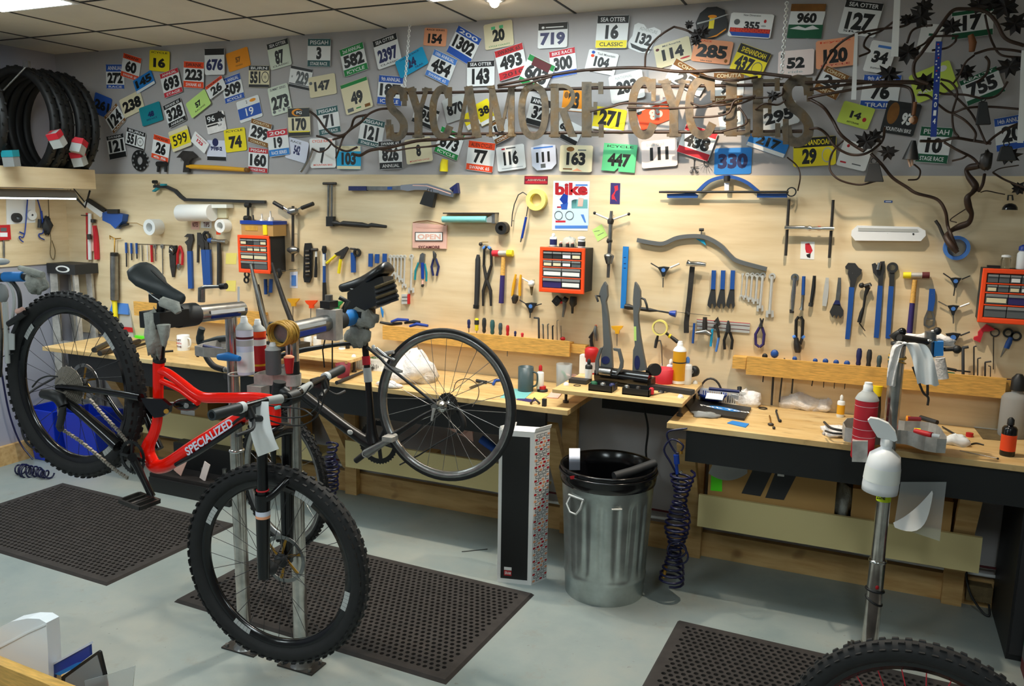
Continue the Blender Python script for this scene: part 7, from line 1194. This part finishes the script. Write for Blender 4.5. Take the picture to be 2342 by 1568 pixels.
f0=(RM@V((1,0,0))); crown=HB-HA*.03; legd=(AX1-(HB-HA*0)).normalized()
fk=P('fork').tube([crown+SN*.075,crown+SN*.04+HA*.01,crown+HA*.014,crown-SN*.04+HA*.01,crown-SN*.075],[.024,.026,.028,.026,.024],'gloss',12)
for o in(-.072,.072):
    a=crown+SN*o; b=AX1+SN*o; fk.tube([a,a.lerp(b,.42)],.0185,'gloss',16).tube([a.lerp(b,.4),a.lerp(b,.44),a.lerp(b,.5),a.lerp(b,.9),b+(b-a).normalized()*.02],[.026,.026,.0245,.022,.02],'gloss',16)
a=crown-SN*.072;b=AX1-SN*.072; L2=[]
F1=(SR@(RM@V((1,0,0)))); 
fk.tube(crom([crown.lerp(AX1,.45)-SN*.075,crown.lerp(AX1,.36)-SN*.066+F1*.04,crown.lerp(AX1,.2)+F1*.085,crown.lerp(AX1,.36)+SN*.066+F1*.04,crown.lerp(AX1,.45)+SN*.075],5),.013,'gloss',10); parts.append(fk)
parts.append(P('travel_ring').tor(a.lerp(b,.37),(b-a),.0195,.003,'red'))
parts.append(P('fork_sticker').lathe(a.lerp(b,.52),(b-a),[(.0252,0),(.0248,.018)],'lilac',16,1,0).lathe(a.lerp(b,.555),(b-a),[(.0251,0),(.0249,.01)],'salmon',16,1,0))
ba=HT+HA*.02+F1*.055; sd_=-SN
parts.append(P('stem').tube([HT+HA*.02,ba],.02,'black',12).tube([ba+SN*.028,ba-SN*.028],.025,'black',14).tube([HT+HA*.0,HT+HA*.045],.022,'black',14))
hb=P('handlebar'); bq=[ba+SN*(o)+HA*(.012*(min(abs(o),.12)/.12))-F1*(.03*abs(o)/.37) for o in(-.375,-.25,-.13,-.05,0,.05,.13,.25,.375)]; hb.tube(bq,[.011,.011,.012,.0155,.0158,.0155,.012,.011,.011],'gloss',14)
for s_ in(-1,1): hb.tube([bq[4+s_].lerp(bq[4+2*s_],.1),bq[4+2*s_]],[.0162,.0128],'lgrey',14)
parts.append(hb)
for i,j in((0,1),(8,7)): parts.append(P('grip').tube([bq[i],bq[i].lerp(bq[j],.1),bq[i].lerp(bq[j],.95)],[.017,.0175,.0165],'saddle',14).tube([bq[i].lerp(bq[j],.95),bq[i].lerp(bq[j],1.1)],.018,'white',14))
for i,j,s_ in((1,2,-1),(7,6,1)):
    c=bq[i].lerp(bq[j],.25); parts.append(P('brake_lever').tube([c-HA*.005,c-HA*.03+F1*.02],.016,'black',10).tube([c-HA*.03+F1*.02,c-HA*.035+F1*.04-SN*s_*.06],[.012,.009],'black',8).tube(crom([c-HA*.03+F1*.03,c-HA*.04+F1*.05+SN*s_*.03,c-HA*.045+F1*.045+SN*s_*.1],4),[.006]*9,'dark',8).box(c-HA*.02-F1*.01,(.05,.05,.03),'black'))
cb=P('cables')
for pts,o in(([(600,925),(640,930),(690,935),(715,950)],-.13),([(608,948),(650,955),(700,950),(728,925),(722,900)],-.12),([(600,955),(640,968),(690,972),(725,950),(740,910),(735,880)],-.1),([(640,915),(690,905),(712,880)],-.05),([(600,960),(580,990),(622,985),(640,975)],-.05)): cb.tube(crom([bp(x,y,o) for x,y in pts],5),.0026,'black',6)
parts.append(cb)
parts.append(P('cable_sleeve').tube([bp(630,933,-.135),bp(640,930,-.135)],.006,'aqua',8))
parts.append(wheel(O,N,.372,.031,.03,1,28,'gloss','rubber','dark',.0012,[cass(-.05,-.022,.028,.08,10,'sprocket'),rotor(.05,.08)],dec=('lgrey',(.6,2.3,3.9),5)))
parts.append(wheel(AX1,SN,.372,.031,.03,1,28,'gloss','rubber','dark',.0012,[rotor(.045,.09)],dec=('lgrey',(.4,1.9,3.3,5.1),5)))
R('S4'); bb=bp(878,1350,-.05)
u=(RM@V((1,0,0))); w_=RM@V((0,0,1))
cr=P('chain_ring').lathe(bb,N,[(.052,0),(.064,0),(.064,.004),(.052,.004),(.052,0)],'black',40,0,0)
for k in range(32): t=2*PI*k/32; e1=u*cos(t)+w_*sin(t); cr.prism([bb+e1*.063+(u*cos(t+.06)+w_*sin(t+.06))*0,bb+(u*cos(t+.05)+w_*sin(t+.05))*.068,bb+(u*cos(t+.1)+w_*sin(t+.1))*.063],N*.003,'iron')
for k in range(4): t=2*PI*k/4+.4; cr.tube([bb,bb+(u*cos(t)+w_*sin(t))*.055],.007,'black',6)
parts.append(cr)
cx=bp(890,1370,-.075); ce=bp(1010,1610,-.085)
parts.append(P('crank_arm').tube([cx,cx.lerp(ce,.1),cx.lerp(ce,.5),ce],[.017,.016,.012,.013],'gloss',12).cyl(bp(878,1350,-.09),bp(878,1350,.07),.016,'gloss',14))
pd=P('pedal').cyl(ce,ce-N*.1,.008,'iron',8); px_=V((1,.0,-.12)).normalized()
for a,b in(((-.05,-.012),(.05,-.012)),((-.05,-.1),(.05,-.1)),((-.05,-.012),(-.05,-.1)),((.05,-.012),(.05,-.1)),((-.02,-.012),(-.02,-.1)),((.02,-.012),(.02,-.1))): pd.bar(ce+px_*a[0]+N*a[1],ce+px_*b[0]+N*b[1],.01,.014,'iron')
parts.append(pd); c2_=bb+N*.14+(cx-ce)*1.0
parts.append(P('crank_arm').tube([bb+N*.13,c2_],[.016,.013],'gloss',12))
ch=P('chain')
for pts in([(410,1165),(520,1235),(640,1330),(760,1430),(850,1490)],[(595,965),(690,1075),(780,1170),(860,1270)],[(385,950),(395,1080),(410,1165)]):
    q=[bp(x,y,-.045) for x,y in pts]; q=crom(q,8)
    for i in range(len(q)-1): ch.bar(q[i],q[i].lerp(q[i+1],.8),.012 if i%2 else .008,.009,'sprocket',N)
parts.append(ch)
parts.append(P('derailleur').tube(crom([bp(x,y,-.08) for x,y in((300,925),(360,930),(400,960),(420,1010),(415,1080),(380,1130))],4),[.02,.021,.02,.019,.018,.017]*3+[.017]*3,'black',10) if 0 else P('derailleur').tube([bp(x,y,-.08) for x,y in((285,930),(340,935),(395,960),(420,1010))],[.018,.022,.024,.018],'black',10).tube([bp(420,1010,-.08),bp(410,1080,-.075),bp(395,1150,-.075)],[.012,.014,.014],'dark',8).lathe(bp(395,1150,-.075),N,[(.016,0),(.02,0),(.02,.006)],'iron',14).tube(crom([bp(215,885,-.08),bp(260,835,-.08),bp(320,812,-.08),bp(385,815,-.06)],4),.0035,'black',6))
R('P')
T('bicycle','red full suspension mountain bicycle hanging nose down in the front repair stand','bicycle',parts)
T('work_ticket','white curled paper work ticket hanging on the red bicycle handlebar','ticket',P('t').grid(lambda u,v:bp(566+48*u+4*v-(6*v)+(26*v*v),918+126*v-8*u*v-(10*u*v*v),-.16-.02*sin(v*3)),4,12,'paper').grid(lambda u,v:bp(566+48*u+4*v-(6*v)+(26*v*v),918+126*v-8*u*v-(10*u*v*v),-.16-.02*sin(v*3))+V((0,.0012,0)),4,12,'paper'))
T('clamp_rag','grey rag wrapped round the red bicycle seatpost in the clamp','rag',[blob(AY(352,720,-2.3)-V((0,0,.07)),(.06,.08,.16),'rag',51,name='rag',flat=False),P('fold').tube([AY(372,690,-2.34),AY(400,700,-2.34),AY(408,715,-2.34)],[.02,.022,.012],'rag',8).tube([AY(374,742,-2.34),AY(376,770,-2.34),AY(374,790,-2.34)],[.024,.016,.006],'rag',8)])
# black road bicycle
WK[0]=1
O=V((3.6047,-1.4132,1.08)); RM=eul(3.1932,.4808,.0715); N=RM@V((0,1,0))
R('T8')
HT=bk(.78,0,.49);HB=bk(.825,0,.345); fr=P('frame')
tb(fr,[(845,250),(760,232),(620,240),(450,265),(310,290),(110,345)],[52,40,34,38,44,50],'frameblk')
tb(fr,[(838,180),(838,255),(858,480),(880,780),(890,950),(905,1040)],[50,54,52,60,90,110],'frameblk')
tb(fr,[(915,1060),(860,1035),(700,930),(450,740),(250,585),(100,480)],[110,100,88,84,82,70],'frameblk')
tb(fr,[(105,330),(85,500)],60,'frameblk')
for o in(-.045,.045): tb(fr,[(855,262),(960,350),(1030,420),(1230,580),(1420,735)],[26,24,24,24,22],'frameblk',o); tb(fr,[(935,1065),(1150,930),(1300,830),(1430,760)],[48,46,40,28],'frameblk',o)
parts=[fr]
parts.append(P('frame_band').tube([bp(844,335,0),bp(850,405,0)],.0185,'crimson',14).tube([bp(853,430,0),bp(864,545,0)],.0186,'lgrey',14)); parts.append(P('badge').ball(bp(715,955,.03),(.016,.006,.012),'paper',12))
parts.append(P('seatpost').tube([bp(836,190),bp(828,60),bp(815,-60),bp(800,-170)],.0145,'gloss',12))
R('W4'); A=bp(985,250); B=bp(392,498); ud=(B-A).normalized(); up=N.cross(ud); up=up if up.z>0 else -up
parts.append(saddle(A-up*.005,B-up*.005,up,N,.068,.045,'frameblk')); parts.append(P('saddle_rail').tube(crom([A+ud*.07-up*.03+N*.02,A+ud*.12-up*.055+N*.022,A+ud*.18-up*.05+N*.02,A+ud*.23-up*.02+N*.01],4),.0035,'bright',8).tube(crom([A+ud*.07-up*.03-N*.02,A+ud*.12-up*.055-N*.022,A+ud*.18-up*.05-N*.02,A+ud*.23-up*.02-N*.01],4),.0035,'bright',8).tor(A+ud*.17-up*.06,N,.02,.004,'steel'))
R('P')
HA=(HT-HB).normalized(); SR=Matrix.Rotation(-.3068,3,HA); SN=SR@N; AX1=st(.985,0,0); F1=SR@(RM@V((1,0,0))); HBt=HB
fk=P('fork'); cw=HB-HA*.02
for o in(-.05,.05): fk.tube(crom([cw,cw.lerp(AX1,.12)+SN*o*.9,cw.lerp(AX1,.6)+SN*o-F1*.01,AX1+SN*o],4),[.022]*4+[.016]*5+[.012]*4,'gloss',10)
parts.append(fk)
ba=HT+HA*.03+F1*.1; parts.append(P('stem').tube([HT+HA*.03,ba],.017,'black',10))
hb=P('handlebar').tube([ba-SN*.2,ba+SN*.2],.0155,'black',12); parts.append(hb)
for s_,xy,Y in((1,((462,750),(458,765),(462,785),(500,775),(540,772)),-1.56),(-1,((622,737),(622,755),(640,770),(660,790)),-1.33)):
    q=[AY(x,y,Y) for x,y in xy]; parts.append(P('brake_hood').tube(crom(q,4),[.016]*5+[.019]*4+[.015]*(len(q)*4-12),'saddle',12)); 
    if s_==1: parts.append(P('drop_bar').tube(crom([AY(x,y,Y) for x,y in((540,772),(500,776),(470,795),(472,815),(488,836),(512,845))],4),.0145,'dark',12).ball(AY(516,845,Y),.014,'lgrey',10)); parts.append(P('brake_lever').tube(crom([AY(x,y,Y) for x,y in((460,770),(455,800),(452,815))],4),.007,'iron',8))
    else: parts.append(P('drop_bar').tube(crom([AY(x,y,Y) for x,y in((660,790),(640,800),(625,815),(640,840),(665,850))],4),.0145,'dark',12)); parts.append(P('brake_lever').tube(crom([AY(x,y,Y) for x,y in((612,762),(625,775),(650,785))],4),.01,'black',8))
parts.append(wheel(O,N,.338,.013,.024,0,24,'steel','rubber','steel',.0013,[cass(-.05,-.028,.022,.05,8,'iron')],'chrome',.06))
parts.append(wheel(AX1,SN,.338,.017,.024,1,24,'steel','rubber','steel',.0013,[],'chrome',.05))
R('T8'); bb=bp(905,1050,0); u=(RM@V((1,0,0))); w_=RM@V((0,0,1)); rc_=bb-N*.045
cr=P('chain_ring').lathe(rc_,N,[(.078,0),(.1,0),(.1,.004),(.078,.004),(.078,0)],'black',48,0,0)
for k in range(40): t=2*PI*k/40; cr.prism([rc_+(u*cos(t+q)+w_*sin(t+q))*r for q,r in((0,.099),(.05,.105),(.1,.099))],N*.003,'black')
for k in range(5): t=2*PI*k/5; cr.tube([rc_,rc_+(u*cos(t)+w_*sin(t))*.085],.009,'dark',6)
parts.append(cr)
ca=bp(848,1128,.075); ce=bp(1088,985,.085)
parts.append(P('crank_arm').tube([ca,ca.lerp(ce,.1),ca.lerp(ce,.6),ce],[.021,.02,.013,.014],'steel',12).cyl(ca+N*.012,ca-N*.05,.017,'alu',14).cyl(ca+N*.014,ca+N*.0,.01,'black',10))
parts.append(P('pedal').cyl(ce,ce+N*.05,.011,'bright',10).box(ce+N*.05,(.05,.05,.02),'alu'))
parts.append(P('crank_arm').tube([bb-N*.07,bp(762,1188,-.08)],[.017,.014],'dark',10))
parts.append(P('brake').tube([bp(900,265,.02),bp(980,320,.02),bp(1070,300,.02)],[.009,.011,.009],'alu',8).tube([bp(930,270,.03),bp(1000,330,.03),bp(1080,370,.02)],[.007,.009,.008],'steel',8).tube([bp(1000,420,.02),bp(1080,450,.02),bp(1140,460,.02)],[.01,.014,.006],'alu',8).ball(bp(905,258,.02),.009,'white',8))
parts.append(P('quick_release').cyl(bp(1400,750,.06),bp(1400,750,.085),.014,'chrome',12).tube([bp(1400,760,.085),bp(1380,860,.085)],[.008,.005],'alu',8))
parts.append(P('derailleur').tube(crom([bp(x,y,-.06) for x,y in((1560,730),(1610,800),(1640,900),(1600,950))],4),.014,'black',8))
ch=P('chain')
for pts in([(1120,1220),(1280,1140),(1420,1050),(1600,950)],[(1060,1080),(1250,960),(1480,690)]): ch.tube([bp(x,y,-.045) for x,y in pts],.004,'dark',6)
parts.append(ch)
R('P')
T('bicycle','black road bicycle with drop handlebars held by the stand with the blue clamp pad','bicycle',parts)
R('W4'); Yb=-1.40
T('saddle_bag','black seat pack with dirty ribbed flap hung under the black saddle','bag',[P('pouch').prism([bp(*q,-.045) for q in((625,560),(760,480),(830,420),(1040,370),(1100,640),(1000,700),(720,810),(625,760))],N*.09,'black'),P('flap').prism([bp(*q,.046) for q in((820,490),(1055,410),(1110,660),(860,740))],N*.012,'dark')]+[P('rib').tube([bp(830+6*k,510+62*k,.062),bp(1060+14*k,425+60*k,.062)],.008,'black' if k%2 else 'soil',6) for k in range(4)])
sb=bpy.data.objects['saddle_bag']
T('clamp_rag','grey green rags wrapped round the black bicycle seatpost','rag',[blob(bp(700,880,.03),(.12,.09,.08),'rag',61,name='rag',flat=False),P('fold').tube([bp(500,830,.05),bp(600,790,.05),bp(700,840,.05)],[.008,.02,.02],'rag',8)]+[])
blob_=blob(bp(630,1080,.02),(.12,.08,.1),'rag',62,name='rag',flat=False); T('clamp_rag','dark grey rag bunched under the clamp above the black top tube','rag',blob_)
# wheel at the lower right edge
R('P')
T('bicycle_wheel','knobby mountain bicycle wheel with red spokes standing on the floor at the photo bottom','wheel',[wheel((5.5,-2.06,.377),(.06,1,0),.372,.031,.028,1,28,'gloss','rubber','crimson',.0016,[rotor(.04)])])
# things at the left edge
X2=-2.32
T('repair_clamp','blue wrapped repair stand jaw at the left photo edge','clamp',[P('jaw').tube([AY(-60,636,X2),AY(12,634,X2)],.018,'black',12).tube([AY(12,633,X2),AY(55,632,X2)],.02,'sky',14).tube([AY(55,632,X2),AY(85,634,X2)],.015,'black',12),P('saddle_tip').ball(AY(2,598,X2),(.035,.03,.014),'lgrey',12)])
T('clamp_rag','grey green rag draped on the blue jaw at the left photo edge','rag',[blob(AY(82,635,X2)-V((0,0,.02)),(.09,.07,.075),'rag',71,name='rag',flat=False),P('fold').tube([AY(45,612,X2-.03),AY(75,622,X2-.03),AY(98,628,X2-.03)],[.01,.016,.012],'rag',8)])
T('bicycle','grey bicycle frame with a black brake and wheel cut by the left photo edge','bicycle',[P('seat_tube').tube([AY(-12,650,X2),AY(-2,760,X2),AY(-6,860,X2)],.017,'steel',12).tube([AY(12,690,X2),AY(18,830,X2)],.01,'lgrey',10),P('tire').tube(crom([AY(x,y,X2) for x,y in((25,640),(42,665),(46,700),(40,735),(30,760))],5),.008,'black',8).tube(crom([AY(x,y,X2) for x,y in((15,640),(28,660),(33,690),(28,730))],5),.006,'lgrey',8),P('brake').tube([AY(20,740,X2),AY(34,732,X2),AY(58,715,X2)],[.012,.014,.012],'black',8).tube([AY(40,712,X2),AY(52,708,X2)],.012,'rose',8),P('hub').ball(AY(5,670,X2),(.03,.02,.04),'grey',10),P('plate').prism([AY(x,y,X2) for x,y in((8,762),(32,762),(32,800),(10,800))],(0,.004,0),'lgrey'),P('cable').tube([AY(-5,752,X2),AY(22,752,X2)],.002,'black',5).tube([AY(-5,818,X2),AY(30,808,X2)],.002,'black',5)])
# counter box in the foreground
a=AZ(0,1499,1.0);b=AZ(174,1568,1.0); d=(b-a).normalized()
p=P('front_rail').prism([a-d*.35,b+d*.3,b+d*.3+V((0,0,-.1)),a-d*.35+V((0,0,-.1))],V((0,-.022,0)),'wood'); p2=P('bottom').prism([a-d*.35+V((0,0,-.1)),b+d*.3+V((0,0,-.1)),b+d*.3+V((0,.12,-.1)),a-d*.35+V((0,.12,-.1))],V((0,0,-.012)),'wood'); lg=[P('leg').b2((v.x-.02,v.y-.02,0),(v.x+.02,v.y+.02,.89),'wood') for v in(a-d*.3+V((0,.04,0)),b+d*.25+V((0,.04,0)))]
T('brochure_box','wooden brochure box cut by the lower left corner of the photo','box',[p,p2]+lg)
R('T7')
def sheet3(pts,Y,dY,m,nm,label,t=.004,sub=()):
    q=[AY(x,y,Y+dY*i) for i,(x,y) in enumerate(pts)]
    for s_ in(0,): pass
    T(nm,label,nm.split('_')[-1],[P('body').prism(q,(0,t,0),m)]+list(sub))
Yq=a.y+.03
T('plastic_jug','white plastic container in the lower left brochure box','container',P('j').prism([AY(*v,Yq) for v in((-120,1200),(0,1135),(80,1095),(200,1072),(290,1075),(340,1105),(352,1300),(358,1500),(350,1720),(-120,1720))],(0,.03,0),'plastic').prism([AY(*v,Yq-.001) for v in((-120,1330),(20,1265),(200,1170),(335,1110),(340,1122),(200,1185),(20,1280),(-120,1345))],(0,.002,0),'white'))
T('blue_brochure','blue and white brochure in the lower left box','brochure',[P('b').prism([AY(*v,Yq+.012) for v in((355,1430),(655,1265),(660,1345),(560,1420),(400,1480),(380,1700),(355,1700))],(0,.006,0),'dblue').prism([AY(*v,Yq+.011) for v in((355,1418),(655,1250),(660,1265),(358,1432))],(0,.008,0),'lilac').prism([AY(*v,Yq+.0105) for v in((400,1480),(560,1400),(600,1390),(560,1430),(440,1490))],(0,.001,0),'sky')])
T('black_folder','grey folder with a black border in the lower left box','folder',[P('cover').prism([AY(*v,Yq+.004) for v in((450,1500),(720,1310),(735,1320),(775,1490),(770,1720),(450,1720))],(0,.005,0),'black'),P('panel').prism([AY(*v,Yq+.003) for v in((480,1510),(712,1340),(752,1480),(750,1720),(470,1720))],(0,.001,0),'grey')])
T('clear_sleeve','clear plastic sleeve with a red card in the lower left box','sleeve',[P('sleeve').prism([AY(*v,Yq-.006) for v in((620,1530),(800,1480),(990,1420),(960,1720),(640,1720))],(0,.002,0),'film'),P('card').prism([AY(*v,Yq-.003) for v in((660,1570),(790,1525),(800,1720),(660,1720))],(0,.002,0),'crimson')])
R('P')
